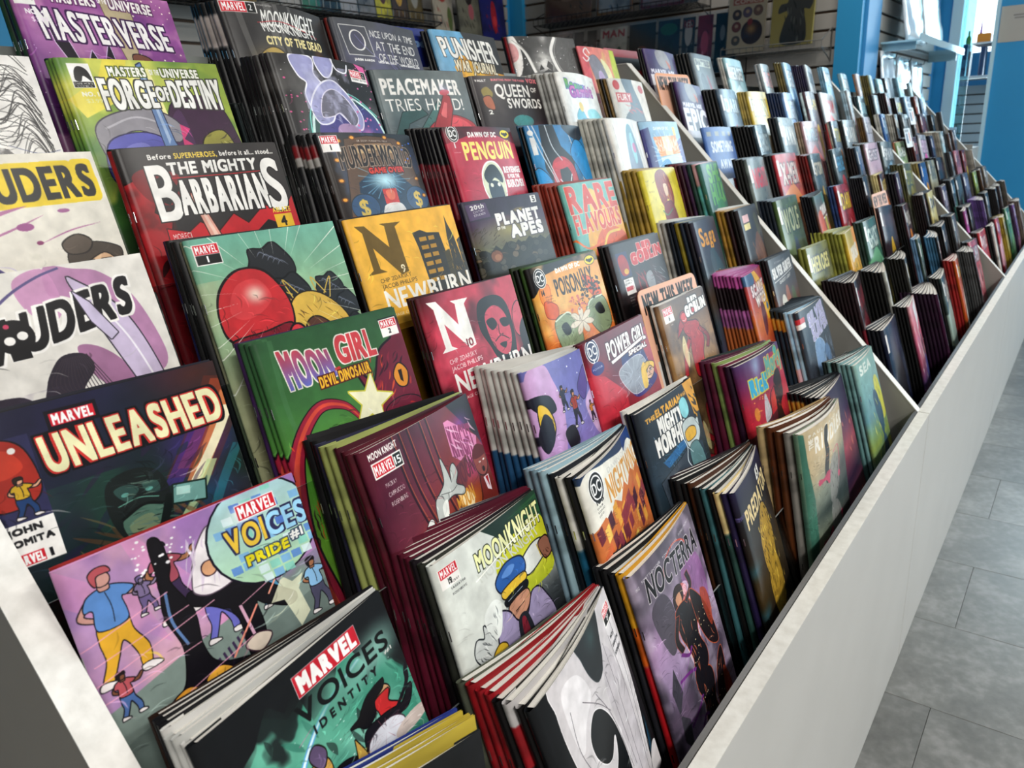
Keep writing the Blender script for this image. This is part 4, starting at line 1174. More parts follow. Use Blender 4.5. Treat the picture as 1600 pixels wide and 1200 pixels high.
@cover(320, 0.55)
def c_redgoblin6(A):
    A.g('5a4030', '6a4a30', 'a07848', '8a6840', '4a3424'); A.gl('c8a070', 10, 20, 34, .7); A.gl('e0c090', 40, 80, 34, .6); A.nz('3a2820', 20, .7, lo=.52); A.dots(16, '1c1414', r0=.4, r1=.9)
    A.b('a01c24', '36,30 46,24 48,40 58,44 70,50 74,80 66,100 60,130 44,130 42,96 46,70 38,56', o='240a0c', ow=.8); A.l('a01c24', 7, '44,70 30,90 22,120', o='240a0c'); A.l('801820', 6, '70,60 84,80 78,96', o='240a0c'); A.strokes(24, ['5a0c14', 'd04a40'], 42, 44, 70, 110, 1.5, 8, 1); A.p('a01c24', '36,34 24,50 30,44 22,60 40,46', o='240a0c'); A.e('d04448', 44, 34, 6, 8, o='240a0c'); A.l('f0e8e0', .8, '40,37 44,39 48,36')
    A.b('e8d8a0', '26,80 34,60 36,90 30,110', a=.8)
    A.t('RED', 'f0ece8', 60, 8, 20, 10, bold=1.3, o='20181a', ow=1); A.t('GOBLIN', 'f0ece8', 50, 20, 46, 15, bold=1.6, o='20181a', ow=1, rise=4); A.e('20181a', 66, 29, 4, 5); A.e('c0303a', 66, 29, 3, 4)
    A.mv(8, 8, 17, '6'); A.credits('PAKNADEL|BECHKO|WOOD', 'e8e0d8', 16, 26, 9, 2.4, 4)
    A.hatch(120, 40)


@cover(160, 0.5)
def c_witch(A):
    A.g('a03a44', 'b04038', 'c86a28', 'b04428'); A.p('3a5a80', '0,0 40,0 30,30 0,20'); A.p('e0a830', '30,0 44,0 90,40 60,60'); A.p('e8b030', '50,50 100,40 100,110 70,110'); A.t('SCARLET', 'e8d8d8', 14, 26, 76, 20, bold=1.6, o='3a1424'); A.t('WITCH', 'e8e0d8', 24, 50, 62, 20, bold=1.6, o='3a1424'); A.b('5a1c2c', '40,70 60,76 56,120 36,130'); A.e('2a6a98', 84, 84, 8)
    A.hatch(60, 76)


@cover(192, 0.5)
def c_surfer(A):
    A.g('26262c', '2c2a30', '5a3c34', '4a3430'); A.t('SILVER SURFER', 'e4e2de', 8, 24, 80, 20, bold=1.4, rise=8); A.l('d8d6d2', 2, '8,52 90,40', sm=0); A.t('GHOST LIGHT', 'c8c6c0', 24, 54, 50, 6, bold=.5, rise=6); A.b('9a5a44', '40,80 52,76 56,155 36,155'); A.e('c8c4b8', 28, 110, 10, 26); A.e('4a5a3a', 72, 104, 9, 26); A.t('STAN LEE', 'b8b4b0', 20, 10, 40, 4)
    A.hatch(50, 70)


@cover(448, 0.42)
def c_identity(A):
    A.g('15171a', '181a1c', '101214'); A.p('3f8a74', '20,44 26,20 36,40 44,34 46,60 60,50 66,30 74,20 80,50 76,70 88,50 100,90 100,155 0,155 0,84 10,60'); A.nz('6ab49c', 20, .8, lo=.45, box_=(0, 20, 100, 155)); A.nz('15181a', 14, .9, lo=.58, hi=.64, box_=(0, 10, 100, 100)); A.gl('a8d8c8', 70, 110, 30, .6); A.p('15171a', '76,0 100,0 100,70 92,60 88,40 80,60 74,30'); A.p('15171a', '0,0 60,0 44,20 36,34 30,16 20,40 10,50 0,70')
    A.strokes(40, ['2a6a5a', '5aa890', '15181a'], 0, 40, 100, 140, 1.4, 22, 3, a=.6); A.dots(40, 'd0f0e8', 30, 60, 96, 130, .3, .7)
    A.l('58a0d8', 3.4, '8,155 26,120 34,90 52,60 76,44'); A.l('d8f0f8', 1.6, '8,155 26,120 34,90 52,60 76,44')
    for q in ('36,70 44,64', '22,96 24,116', '34,100 32,130', '28,130 26,150'):
        A.l('c83a88', 3.6, q, sm=0, taper=2); A.l('f0c0dc', 1.2, q, sm=0, taper=2)
    A.gl('5a9a88', 64, 58, 36, .9, ry=26); A.gl('7ab0a4', 78, 54, 24, .8, ry=22); A.gl('84b4a8', 88, 46, 22, .8, ry=30)
    A.r('c02030', 44, 12, 80, 33, o='c8c8cc', ow=.2); A.t('MARVEL', 'f6f4f2', 46, 15, 32, 15, bold=.9)
    A.t('VOICES', '101214', 40, 38, 54, 19, bold=.35); A.t('#1', 'e8e4e0', 90, 58, 5, 4); A.t('IDENTITY', '15171a', 45, 64, 38, 8, bold=.45, gap=.4)
    A.b('d09a48', '36,98 44,96 46,112 40,140 34,150 32,124', o='14100c', ow=.5); A.b('5a4a6a', '38,88 42,80 46,92 42,104', o='14100c')
    A.b('161418', '34,128 44,116 54,118 60,130 60,155 36,155', o='0a0a0c'); A.p('c09a48', '58,130 60,108 62,120 64,134', o='14100c')
    A.b('c89a70', '76,88 83,86 86,94 82,102 76,100', o='140c10'); A.b('c02a2c', '75,94 85,93 83,104 88,116 78,116 76,104', o='140c10'); A.b('121014', '68,90 74,82 84,80 82,88 76,92 74,104 68,108 64,100 60,96 66,94', o='0a0a0c')
    A.b('18161c', '66,112 78,112 90,118 96,108 98,112 92,126 80,124 70,140 64,136', o='0a0a0c'); A.l('15131a', 3, '86,118 96,104 98,92 101,84'); A.b('d4d4dc', '66,124 80,120 88,134 82,155 64,155', o='3a2a34', ow=.4); A.rays('8a4a5a', 76, 128, 10, 2, 16, .4, .7)
    A.e('c8b8b0', 92, 142, 12, 8)
    A.e('d8b8a0', 56, 148, 6, 5); A.e('c89848', 66, 150, 10, 8, o='14100c')
    A.hatch(200, 74)


@cover(416, 0.48)
def c_moon19(A):
    A.g('d8dcd6', 'ccd2cc', 'b8c0bc', '3a4044', '15181a'); A.p('1c3028', '40,0 100,0 100,60 60,30'); A.gl('28583a', 90, 24, 40, .9); A.p('d4d8d2', '0,0 36,0 44,30 40,80 60,155 0,155'); A.b('c8c828', '44,46 60,30 86,26 100,36 100,92 80,100 50,90', c2='a8b428'); A.gl('e8e858', 80, 70, 30, .7); A.strokes(30, ['2c5a38', '183424'], 60, 0, 100, 30, .1, 26, 1.4)
    A.t('MOON', '1c241c', 30, 17, 30, 20, bold=1.4, rise=-1, taper=.2); A.t('KNIGHT', '1c241c', 62, 13, 36, 24, bold=1.4); A.t('MOON', 'f0f0a8', 30, 17, 30, 20, bold=.6, rise=-1, taper=.2, c2='e8ecc0'); A.t('KNIGHT', 'f0f0a8', 62, 13, 36, 24, bold=.6, c2='f0f2d0'); A.t('MOON KNIGHT', 'c8ccc4', 30, 38, 62, 11, bold=.3, sh=-.2); A.l('f2f2ea', 1.4, '26,44 60,34 98,30')
    A.b('d8dcd8', '66,64 80,54 92,56 96,70 84,78 70,80', o='20242a', ow=.7); A.b('8a5a48', '88,60 98,58 101,76 92,80', o='20100c', ow=.7); A.l('c8a848', 1, '86,58 88,76'); A.strokes(5, '3a1c14', 90, 62, 100, 76, 1.3, 6, .8)
    A.b('2858a0', '40,62 52,50 66,54 70,66 64,76 46,78', o='101830', ow=.7); A.b('5a8ad0', '46,60 54,54 60,58 54,64'); A.b('e0b838', '43,75 56,72 67,74 66,82 46,84', o='2a1c0c', ow=.6); A.b('12161c', '44,84 66,82 66,92 46,94'); A.l('8a98a8', 1, '46,88 62,86')
    A.b('c08a70', '46,94 64,92 66,104 58,114 48,112', o='20100c', ow=.6); A.l('20100c', 1, '50,104 60,102'); A.b('9a8fb4', '34,92 44,98 50,116 60,118 70,100 80,110 84,155 26,155 30,120', o='181424', ow=.7); A.b('20242c', '50,116 60,116 62,155 48,155'); A.b('7a2030', '53,118 57,118 58,140 52,140')
    A.b('c8ccca', '10,112 14,98 20,102 22,90 26,102 30,96 30,110 26,128 16,128', o='20242a', ow=.6); A.strokes(10, '20242a', 12, 100, 28, 126, 1.2, 8, .6); A.b('d8b030', '22,128 30,120 36,128 30,142 24,140', o='2a1c0c')
    A.strokes(30, ['f0f2f0', '4a5054', '15181a'], 6, 124, 60, 155, .5, 26, 1.4)
    A.b('e8ece8', '24,84 34,74 40,84 34,110 26,110'); A.strokes(8, '5a6064', 24, 78, 40, 108, 1.5, 12, .5)
    A.mv(3, 9, 13, '19'); A.credits('MACKAY|SABBATINI|ROSENBERG', '1c1c20', 8, 25, 10, 2.4, 6)
    A.hatch(200, 60)


@cover(288, 0.45)
def c_nightwing(A):
    A.g('2a3c5a', '3a4c6a'); A.b('e8e6dc', '0,10 30,6 60,14 100,24 100,120 0,120'); A.p('1c3c78', '70,0 100,0 100,24 88,10 72,22')
    A.t('DAWN OF DC', 'c8c8c4', 34, 16, 50, 7, bold=.1, rise=-2); A.t('NIGHTWING', 'd89a48', 28, 26, 74, 34, bold=.6, rise=-1)
    A.p('c8703c', '0,76 16,70 22,80 34,62 44,74 56,54 62,66 76,50 84,62 96,54 100,70 100,155 0,155')
    for i in range(46):
        x, y = A.rng.uniform(0, 96), A.rng.uniform(66, 150)
        A.p(['e0a044', 'c86034', '6a2c38', '8a3a44', '4a2434', 'f0c860'][A.rng.integers(6)], '%g,%g %g,%g %g,%g %g,%g' % (x, y, x + 7, y - 4, x + 8, y + 16, x + 1, y + 20))
    for i in range(40):
        x, y = A.rng.uniform(50, 96), A.rng.uniform(90, 150); A.r('e8b068', x, y, x + 2, y + 1.2, a=.7)
    A.dc(15, 26, 9); A.t('105', '222', 10, 42, 10, 5, bold=.2); A.credits('TAYLOR|REDONDO|LUCAS', '333', 9, 51, 11, 2.6, 5, rise=1)
    A.hatch(120, 66)


@cover(288, 0.5)
def c_morphin(A):
    A.g('20242c', '26303a', '2a3a48', '1c2830'); A.p('d89a28', '80,0 100,0 100,120 92,90 88,40'); A.strokes(20, '1c1c1c', 84, 10, 100, 90, 1.2, 16, 3); A.strokes(18, '9ac0e0', 6, 30, 80, 130, 1.4, 18, .6)
    A.t('THE', 'd8a030', 10, 15, 14, 6, bold=.5); A.t('ELTARIAN', 'e0a430', 26, 11, 44, 10, bold=.8); A.t('WAR', 'e0a430', 72, 12, 10, 6, bold=.3)
    A.p('2a6aa8', '20,86 60,74 70,86 26,98', a=.8); A.rays('6ad0f0', 40, 84, 12, 2, 20, .6, .6); A.p('3a4450', '10,110 60,94 66,140 14,150', o='14181c')
    A.t('MIGHTY', 'eeece8', 26, 25, 40, 22, bold=1.5, o='14181c', rise=-2); A.t('MORPHIN', 'eeece8', 16, 50, 52, 24, bold=1.5, o='14181c')
    A.b('8ad0d8', '66,24 74,18 80,26 80,44 72,50 66,42', o='1a3a40', ow=.6); A.b('b8c4c4', '62,58 72,52 86,58 92,80 84,96 68,96 62,80', o='20282c', ow=.7); A.b('d8a838', '64,70 74,66 84,72 82,84 66,84', o='20181c'); A.b('5a8084', '66,96 84,96 90,140 76,150 66,140', o='182024'); A.l('b8c4c4', 5, '90,62 98,84 94,104', o='20282c'); A.b('20282c', '94,60 104,66 104,140 92,120')
    A.l('e8f4ff', 1, '56,66 62,90 58,110 66,130'); A.l('e8f4ff', .7, '62,90 70,104')
    A.hatch(120, 76)


@cover(288, 0.5)
def c_multiverse(A):
    A.g('4a3060', '6a2454', 'a02038', 'b02434', '6a1a20'); A.gl('8a98b8', 30, 14, 14, .9, ry=40); A.gl('d04a30', 60, 90, 34, .8); A.b('c01c34', '60,10 100,30 100,100 70,80', a=.6)
    A.t('Rick', '38a0c8', 14, 36, 32, 26, bold=2.0, o='c8c040', ow=1.2); A.t('and', '38a0a8', 44, 30, 22, 16, bold=1.2, o='c8c040', ow=.8); A.t('Morty', '5a9a8a', 50, 12, 48, 30, bold=1.6, o='c89a40', ow=1, rise=4)
    A.e('8ab050', 84, 10, 7, 9); A.e('3a9a98', 84, 10, 5, 7)
    A.b('2a1818', '62,60 74,44 84,52 82,90 70,110 76,155 56,155 60,100', o='140c0c'); A.l('2a1818', 2, '62,66 48,80 44,120'); A.strokes(20, 'c84030', 60, 60, 84, 120, 1.3, 10, .8); A.b('b8c4c8', '34,80 38,70 42,86 44,110 30,120', a=.9); A.e('c87a30', 16, 96, 5, 12); A.dots(10, 'f0a840', 14, 60, 44, 76, .6, 1.2); A.p('14181c', '0,130 60,110 60,155 0,155', a=.6)
    A.hatch(120, 60)


@cover(224, 0.55)
def c_claw(A):
    A.g('2a3038', '34404c', '3a4450', '2c2c34'); A.strokes(30, ['8a98a8', '5a6474'], 30, 60, 96, 150, 1.3, 30, 2); A.t('SILVER', 'a8a4c8', 26, 16, 66, 22, bold=1.8, o='e8e6f0', ow=.4, rise=12); A.t('SURFER', 'a8a4c8', 30, 42, 66, 26, bold=1.8, o='e8e6f0', ow=.4, rise=12)
    A.b('7a9ac0', '30,80 50,70 66,90 56,130 70,150 30,155', o='c8d8e8'); A.b('5a7aa0', '60,100 74,90 84,110 76,140'); A.r('c03038', -2, 14, 16, 24); A.r('e8e4e0', -2, 24, 16, 34); A.strokes(20, '202428', 70, 60, 100, 140, 1.9, 26, 2)
    A.hatch(120, 70)


@cover(192)
def c_blackfront(A):
    A.g('1c1e20', '18191c', '141518'); A.nz('2a2c30', 26, .4)


@cover(448)
def c_moon27(A):
    A.g('15171a', '121518', '0e1012'); A.gl('1c3c44', 60, 12, 20, .6); A.strokes(16, ['1c4a68', '14303c'], 78, 70, 98, 140, 1.8, 30, 2.4)
    A.b('cfcacd', '20,-4 14,14 15,38 20,58 30,72 42,76 52,70 56,60 48,66 40,64 33,54 33,42 42,35 52,40 60,54 64,76 64,100 68,130 74,156 88,156 86,126 88,98 94,70 97,44 99,20 96,-4', o='efebed', ow=.4)
    A.b('14181a', '44,-6 46,8 50,20 57,28 66,26 72,14 76,-6', o='4a5054', ow=.3); A.gl('2c4c4c', 62, 6, 12, .6)
    A.b('bdb7bd', '62,38 72,20 82,30 86,60 82,100 76,130 70,104 66,76', a=.7); A.b('e4e0e3', '22,8 38,10 46,26 34,34 24,44 20,28'); A.b('dedadd', '84,10 95,8 96,40 90,60 86,36')
    for t_ in ('50,30 60,52 66,88', '74,18 75,50 74,110', '84,20 86,60 82,110', '36,24 50,36 60,48', '24,20 22,40 28,60', '92,16 92,50 86,96', '66,30 68,60 70,90'):
        A.l('6a646c', .45, t_)
    A.b('dcd8da', '88,104 97,98 103,104 101,114 90,116 84,124', o='14181a'); A.b('b4b0b4', '84,118 92,116 90,156 80,156', o='14181a'); A.strokes(14, '9a98a0', 66, 110, 84, 150, 1.4, 14, .8)
    A.mv(85, 7, 12, '27', dark=1); A.credits('MACKAY|SABBATINI|ROSENBERG', '2c2c30', 86, 22, 9, 1.8, 5)
    A.hatch(120, 20)


@cover(416, 0.62)
def c_nocterra(A):
    A.g('5a5260', '6a6272', 'a888b0', '9a84a8', '5a4a60'); A.nz('3a3642', 18, .8, lo=.5); A.nz('c8b8d0', 14, .5, lo=.5); A.b('9a5aa0', '56,50 70,40 90,50 94,90 80,120 60,110', a=.6); A.b('4a4450', '10,50 26,40 36,60 34,90 20,100'); A.b('e8d0e4', '40,64 60,56 66,90 60,130 50,150 40,120', a=.7)
    A.l('c04838', 1.6, '34,32 40,18 56,12 72,20 78,34'); A.t('SCOTT SNYDER   TONY S. DANIEL   TOMEU MOREY', 'd8d4d8', 10, 12, 82, 2.6, bold=.1, rise=1)
    A.t('NOCTERRA', '141216', 12, 14, 82, 22, bold=.7, o='c8c0c8', ow=.5, rise=-10, sh=.08)
    A.e('d04838', 50, 64, 9, 12, a=.6); A.e('f0b0c0', 56, 62, 4, 5)
    A.b('2a1818', '38,58 44,50 52,54 52,66 44,70 38,68', o='101010'); A.b('c89070', '41,60 48,58 49,68 43,70'); A.b('16141a', '36,72 50,70 60,78 64,96 60,116 66,140 60,155 40,155 44,130 40,110 36,96', o='c05838', ow=.5); A.l('1a1418', 5, '54,74 66,66 64,50', o='a04a38'); A.l('1a1418', 5, '38,76 30,94 34,110', o='a04a38'); A.b('1a1418', '62,70 74,84 84,110 88,150 74,140 64,110', o='c05838', ow=.5)
    A.strokes(24, ['3a1c18', 'c86848'], 36, 74, 84, 150, 1.5, 12, .8); A.b('a83c24', '78,84 88,90 90,110 84,130 78,110', a=.8); A.dots(26, 'f0d8a8', 40, 96, 84, 140, .3, .8); A.l('6a2c78', 3, '30,110 40,120 46,116'); A.l('6a2c78', 3, '20,130 34,134 44,140'); A.p('3c3a44', '8,128 16,110 20,140 10,155')
    A.credits('IMAGE', 'e0dce0', 3, 14, 6, 3, 4)
    A.hatch(260, 44)


@cover(256, 0.5)
def c_golden(A):
    A.g('201c3a', '1a181c', '241c14', '3a2c14'); A.r('eceae4', 60, 12, 74, 30); A.t('5', '201c1c', 64, 15, 6, 12, bold=.6); A.t('PREDATOR', 'e0c890', 10, 38, 84, 26, bold=1.0, rise=6); A.t('MARVEL', '6a60a0', 0, 36, 10, 6)
    A.b('a8842c', '40,76 54,62 68,76 74,110 66,155 34,155 30,110', o='140c08'); A.strokes(60, ['e0c050', '5a4014', '201808'], 26, 70, 80, 150, 1.3, 12, 2); A.gl('2a5a6a', 4, 120, 20, .7)
    A.hatch(160, 70)


@cover(320, 0.52)
def c_riddler(A):
    A.g('b8a888', 'c8b490', 'b0a080', '7a8474', '344040', ang=.1); A.p('3c6c5c', '0,0 6,4 8,60 14,120 14,155 0,155', soft=3); A.gl('e8d4ac', 56, 34, 50, .9); A.gl('c8c4b4', 74, 40, 14, .6, ry=50); A.gl('2a2c30', 90, 110, 40, .8)
    A.t('PAUL DANO', 'e4e0d4', 13, 10, 60, 4.6, bold=.3, gap=.3); A.t('STEVAN SUBIC', 'd8d4c8', 66, 3, 32, 3, bold=.2)
    A.t('THE', 'e8e4d8', 12, 18, 16, 7, bold=.5, vert=1); A.t('RIDDLER', 'f0ece2', 22, 20, 76, 25, bold=1.0, rise=2, gap=.2); A.t('YEAR ONE', 'c8bca0', 18, 56, 50, 7, bold=.2, gap=.8)
    A.b('2c2824', '42,16 48,14 48,26 46,40 50,60 46,90 50,106 40,110 38,84 42,60 40,36', o='141210'); A.strokes(10, 'b87a48', 40, 50, 50, 100, .2, 7, 1.4)
    A.b('b8325a', '24,94 34,98 44,92 54,98 50,104 46,116 38,104 24,104'); A.b('8a8a88', '50,90 62,74 72,84 74,120 64,150 48,150', a=.7); A.l('c83a68', 1.6, '60,70 74,66 78,90 74,110'); A.e('c83a68', 74, 118, 3, 6); A.strokes(20, '1c1c20', 50, 80, 80, 140, 1.5, 14, 1)
    A.hatch(180, 60)


@cover(160, 0.6)
def c_seafoam(A):
    A.g('8ab0a8', '7aa8a8', '5a8a94', '8aa050'); A.t('SEA', 'dfe8e0', 10, 8, 50, 16, bold=1); A.b('c8c850', '60,50 90,60 100,130 60,120'); A.b('3a5a70', '40,80 60,70 80,120 60,155'); A.strokes(20, ['d8d870', '3a6a80'], 20, 40, 90, 140, 1.3, 20, 3)
    A.hatch(60, 30)


@cover(160, 0.6)
def c_navyfan(A):
    A.g('2a1c3c', '3a2448', 'a04a5a', '2a1c34'); A.strokes(12, 'd07a6a', 0, 50, 100, 110, 1.3, 16, 4)


@cover(160, 0.6)
def c_epic(A):
    A.g('4a3a70', '3c2c58', '2a2038', '5a3a78'); A.b('9a9498', '30,4 60,0 76,24 60,40 36,34'); A.b('c8603a', '60,20 74,30 70,40'); A.t('MARVEL AGE', 'e8e4f0', 8, 44, 76, 8, bold=1); A.t('EPIC', 'eceaf2', 6, 58, 90, 44, bold=3); A.r('b8b4c0', 0, 104, 100, 120)


@cover(160, 0.6)
def c_shattered(A):
    A.g('6a747c', '78848c', '7a868c', '5a666e'); A.r('dfe4d4', 10, 12, 84, 30); A.t('SHATTERED', '6a7078', 13, 15, 68, 12, bold=1.4); A.e('dfe4d4', 18, 34, 6, 7); A.b('b05060', '52,50 60,60 70,90 78,130 66,120 58,90', a=.8); A.b('5a646e', '20,60 40,50 50,110 30,130')


@cover(160, 0.6)
def c_something(A):
    A.g('4468a8', '4a70b4', '3c5c98'); A.t('SOMETHING', 'e4e8ee', 14, 32, 74, 22, bold=1.2); A.t('AWAITS', 'd8e0ea', 30, 72, 56, 18, bold=1); [A.r('b8ae90', 8 + i * 24, 10, 20 + i * 24, 20, a=.7) for i in range(4)]


@cover(160, 0.6)
def c_gunslinger(A):
    A.g('4a6a6a', '6a4a44', '8a4a34', '3a2c28'); A.b('3a7a74', '60,0 100,0 100,30 70,40'); A.t('GUNSLINGER', 'e8e4de', 22, 30, 74, 20, bold=1.8, rise=3); A.r('e8e4de', 34, 56, 96, 60); A.b('c85a3a', '4,44 30,40 40,90 20,120 6,90'); A.b('b8b840', '50,62 70,58 74,90 56,100'); A.b('d8743a', '60,110 96,80 100,110 80,130'); A.strokes(26, ['1c1818', 'e08a48', '6a2420'], 10, 60, 96, 150, 1.2, 20, 4)
    A.hatch(60, 60)


@cover(160, 0.6)
def c_gunyellow(A):
    A.g('a89a38', 'd0a838', 'd89a30', '8a6420'); A.b('e89a40', '60,0 100,0 100,60 70,40'); A.t('GUNSLINGER', 'ece8e0', 16, 40, 70, 30, bold=1.4, rise=4); A.b('e0b040', '20,80 60,74 80,155 20,155'); A.strokes(30, ['6a4a14', 'f0c860', '3a3a20'], 10, 70, 90, 150, 1.3, 22, 4)
    A.hatch(60, 70)


@cover(160, 0.7)
def c_pinkpaint(A):
    A.g('d8a0a8', 'd07888', 'b85a78', '8a3a50', '4a3a6a'); A.p('e8ecf2', '34,10 86,-6 90,40 50,60'); A.strokes(40, ['e8c8cc', 'c04858', 'a878b0', 'f0e0dc'], 0, 20, 90, 150, 1.3, 24, 5); A.b('4a4a88', '60,130 90,120 100,155 60,155'); A.b('3a3440', '60,80 74,76 78,110 66,130')
    A.hatch(60, 40)


def generic(A, bg, ac, tc, seed):
    """a small far cover: ground colour, accent shape, title colour"""
    A.g(bg, bg, ac if seed % 2 else bg, ang=.3 * (seed % 3))
    A.nz('ffffff', 30, .18)
    A.nz('101018', 24, .35, lo=.5)
    s = seed % 5
    if s == 0:
        A.b(ac, '30,60 50,44 74,62 80,120 60,150 34,130')
    elif s == 1:
        A.strokes(16, [ac, bg], 20, 50, 84, 130, 1.3, 40, 8)
    elif s == 2:
        A.e(ac, 52, 92, 24, 34)
    elif s == 3:
        A.p(ac, '0,60 50,40 100,70 100,120 40,150 0,110')
    else:
        A.b(ac, '16,155 30,90 50,50 70,90 84,155')
    A.strokes(12, ['14141a', tc], 20, 60, 84, 140, 1.2, 20, 3)
    wd = ['NIGHTS', 'X-MEN', 'STORM', 'HEROES', 'BATTLE', 'GHOST', 'SPAWN', 'WOLF', 'TITANS', 'DARK', 'RAIN'][seed % 11]
    A.t(wd, tc, 14, 14, 72, 18 + seed % 3 * 5, bold=2, o='18181c' if sum(hx(tc)) > 1.4 else None, ow=1)
    A.r('e8e4e0', 3, 8, 11, 30)

# ------------------------------------------------------------------ materials of the shop
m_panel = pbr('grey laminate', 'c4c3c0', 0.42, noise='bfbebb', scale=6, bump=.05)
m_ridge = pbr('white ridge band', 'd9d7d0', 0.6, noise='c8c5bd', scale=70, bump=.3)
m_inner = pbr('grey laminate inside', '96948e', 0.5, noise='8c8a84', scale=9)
m_side = pbr('dark grey end laminate', 'aaa49a', 0.5, noise='a49e95', scale=7)
m_band = pbr('worn white edge band', 'f0eeea', 0.6, noise='d9d7d2', scale=70, bump=.4)
m_shelf = pbr('dark shelf board', '34322f', 0.5)
m_backb = pbr('rack back board', '8a8f8c', 0.5)
m_acr = clear('clear acrylic', 'e6eeee', .25, .05)
m_acr_edge = pbr('acrylic edge', '9aa0a0', 0.25)
m_speck = pbr('speckled sawn acrylic edge', '8c8c8a', 0.5, noise='0e0e10', scale=170)
m_page = None
m_blue = pbr('blue wall paint', '2590c4', 0.5, noise='238cc0', scale=2.5)
m_bluelit = pbr('blue gloss paint', '3f8fc6', 0.3)  # wall blue with the paler tone of lit faces put into the colour
m_slat = pbr('grey slatwall board', '9b9690', 0.5, noise='93908a', scale=4)
m_groove = pbr('slatwall groove', '4a3626', 0.7)
m_wire = pbr('black wire', '2a2a2c', 0.35, metal=.6)
m_wire2 = pbr('grey wire', '7b7a76', 0.35, metal=.6)
m_white = pbr('white paint', 'cfcbc4', 0.6)
m_ceil = pbr('ceiling tile', 'aeaca6', 0.9)
m_frame = pbr('pale window frame', 'bfe0ea', 0.3)  # pale cyan puts the glass door edge's reflection into the colour
m_staple = pbr('steel staple', 'd8d8d8', 0.25, metal=1.0)
m_grout = pbr('tile joint', '6c6b68', 0.6)
m_film = clear('plastic sleeve', 'f6f6f6', .15, .12)
m_paper = pbr('paper', 'b9b2a8', 0.8)


def page_mat():
    m = bpy.data.materials.new('page edges')
    m.use_nodes = True
    nt = m.node_tree
    b = nt.nodes['Principled BSDF']
    b.inputs['Roughness'].default_value = 0.7
    uv = nt.nodes.new('ShaderNodeUVMap')
    uv.uv_map = 'uv'
    mp = nt.nodes.new('ShaderNodeMapping')
    mp.inputs['Scale'].default_value = (1.2, 16.0, 1.0)
    nz = nt.nodes.new('ShaderNodeTexNoise')
    nz.inputs['Scale'].default_value = 1.0
    nz.inputs['Detail'].default_value = 2
    oi = nt.nodes.new('ShaderNodeObjectInfo')
    r = nt.nodes.new('ShaderNodeValToRGB')
    e = r.color_ramp.elements
    e[0].position = .28
    e[0].color = lin(hx('6a6660'))
    e[1].position = .50
    e[1].color = lin(hx('f2ede4'))
    k = e.new(.38)
    k.color = lin(hx('c4bfb6'))
    ad = nt.nodes.new('ShaderNodeVectorMath')
    ad.operation = 'ADD'
    nt.links.new(uv.outputs[0], mp.inputs[0])
    nt.links.new(mp.outputs[0], ad.inputs[0])
    cb = nt.nodes.new('ShaderNodeCombineXYZ')
    mu = nt.nodes.new('ShaderNodeMath')
    mu.operation = 'MULTIPLY'
    mu.inputs[1].default_value = 37.0
    nt.links.new(oi.outputs['Random'], mu.inputs[0])
    nt.links.new(mu.outputs[0], cb.inputs[1])
    nt.links.new(cb.outputs[0], ad.inputs[1])
    nt.links.new(ad.outputs[0], nz.inputs['Vector'])
    nt.links.new(nz.outputs['Fac'], r.inputs[0])
    nt.links.new(r.outputs[0], b.inputs['Base Color'])
    return m


m_page = page_mat()


def tile_mat():
    """grey stone-look vinyl; each tile takes its own shade from its object's random number"""
    m = bpy.data.materials.new('stone look vinyl')
    m.use_nodes = True
    nt = m.node_tree
    b = nt.nodes['Principled BSDF']
    b.inputs['Roughness'].default_value = 0.32
    tc = nt.nodes.new('ShaderNodeTexCoord')
    n1 = nt.nodes.new('ShaderNodeTexNoise')
    n1.inputs['Scale'].default_value = 7
    n1.inputs['Detail'].default_value = 8
    n1.inputs['Roughness'].default_value = .65
    n2 = nt.nodes.new('ShaderNodeTexNoise')
    n2.inputs['Scale'].default_value = 48
    n2.inputs['Detail'].default_value = 5
    mx = nt.nodes.new('ShaderNodeMath')
    mx.operation = 'MULTIPLY_ADD'
    mx.inputs[1].default_value = .55
    nt.links.new(tc.outputs['Object'], n1.inputs['Vector'])
    nt.links.new(tc.outputs['Object'], n2.inputs['Vector'])
    nt.links.new(n2.outputs['Fac'], mx.inputs[0])
    nt.links.new(n1.outputs['Fac'], mx.inputs[2])
    r = nt.nodes.new('ShaderNodeValToRGB')
    e = r.color_ramp.elements
    e[0].position = .52
    e[0].color = lin(hx('575654'))
    e[1].position = 1.05
    e[1].color = lin(hx('838280'))
    k = e.new(.78)
    k.color = lin(hx('6b6b68'))
    nt.links.new(mx.outputs[0], r.inputs[0])
    oi = nt.nodes.new('ShaderNodeObjectInfo')
    mr = nt.nodes.new('ShaderNodeMapRange')
    mr.inputs['To Min'].default_value = .86
    mr.inputs['To Max'].default_value = 1.12
    hs = nt.nodes.new('ShaderNodeHueSaturation')
    nt.links.new(oi.outputs['Random'], mr.inputs['Value'])
    nt.links.new(mr.outputs[0], hs.inputs['Value'])
    nt.links.new(r.outputs[0], hs.inputs['Color'])
    nt.links.new(hs.outputs[0], b.inputs['Base Color'])
    bp = nt.nodes.new('ShaderNodeBump')
    bp.inputs['Strength'].default_value = .15
    bp.inputs['Distance'].default_value = .002
    nt.links.new(n1.outputs['Fac'], bp.inputs['Height'])
    nt.links.new(bp.outputs[0], b.inputs['Normal'])
    return m


m_tile = tile_mat()
SETTING = dict(kind='structure')

# ------------------------------------------------------------------ the room
XW, YB, XS, YS = 5.5, 2.617, 3.56, 0.80     # end wall with the opening, back wall, slatwall plane, alcove wall
floor = tag(boxes('floor', [(-3.2, 8.6, -4.2, 2.8, -0.06, -0.004)], m_grout), **SETTING)
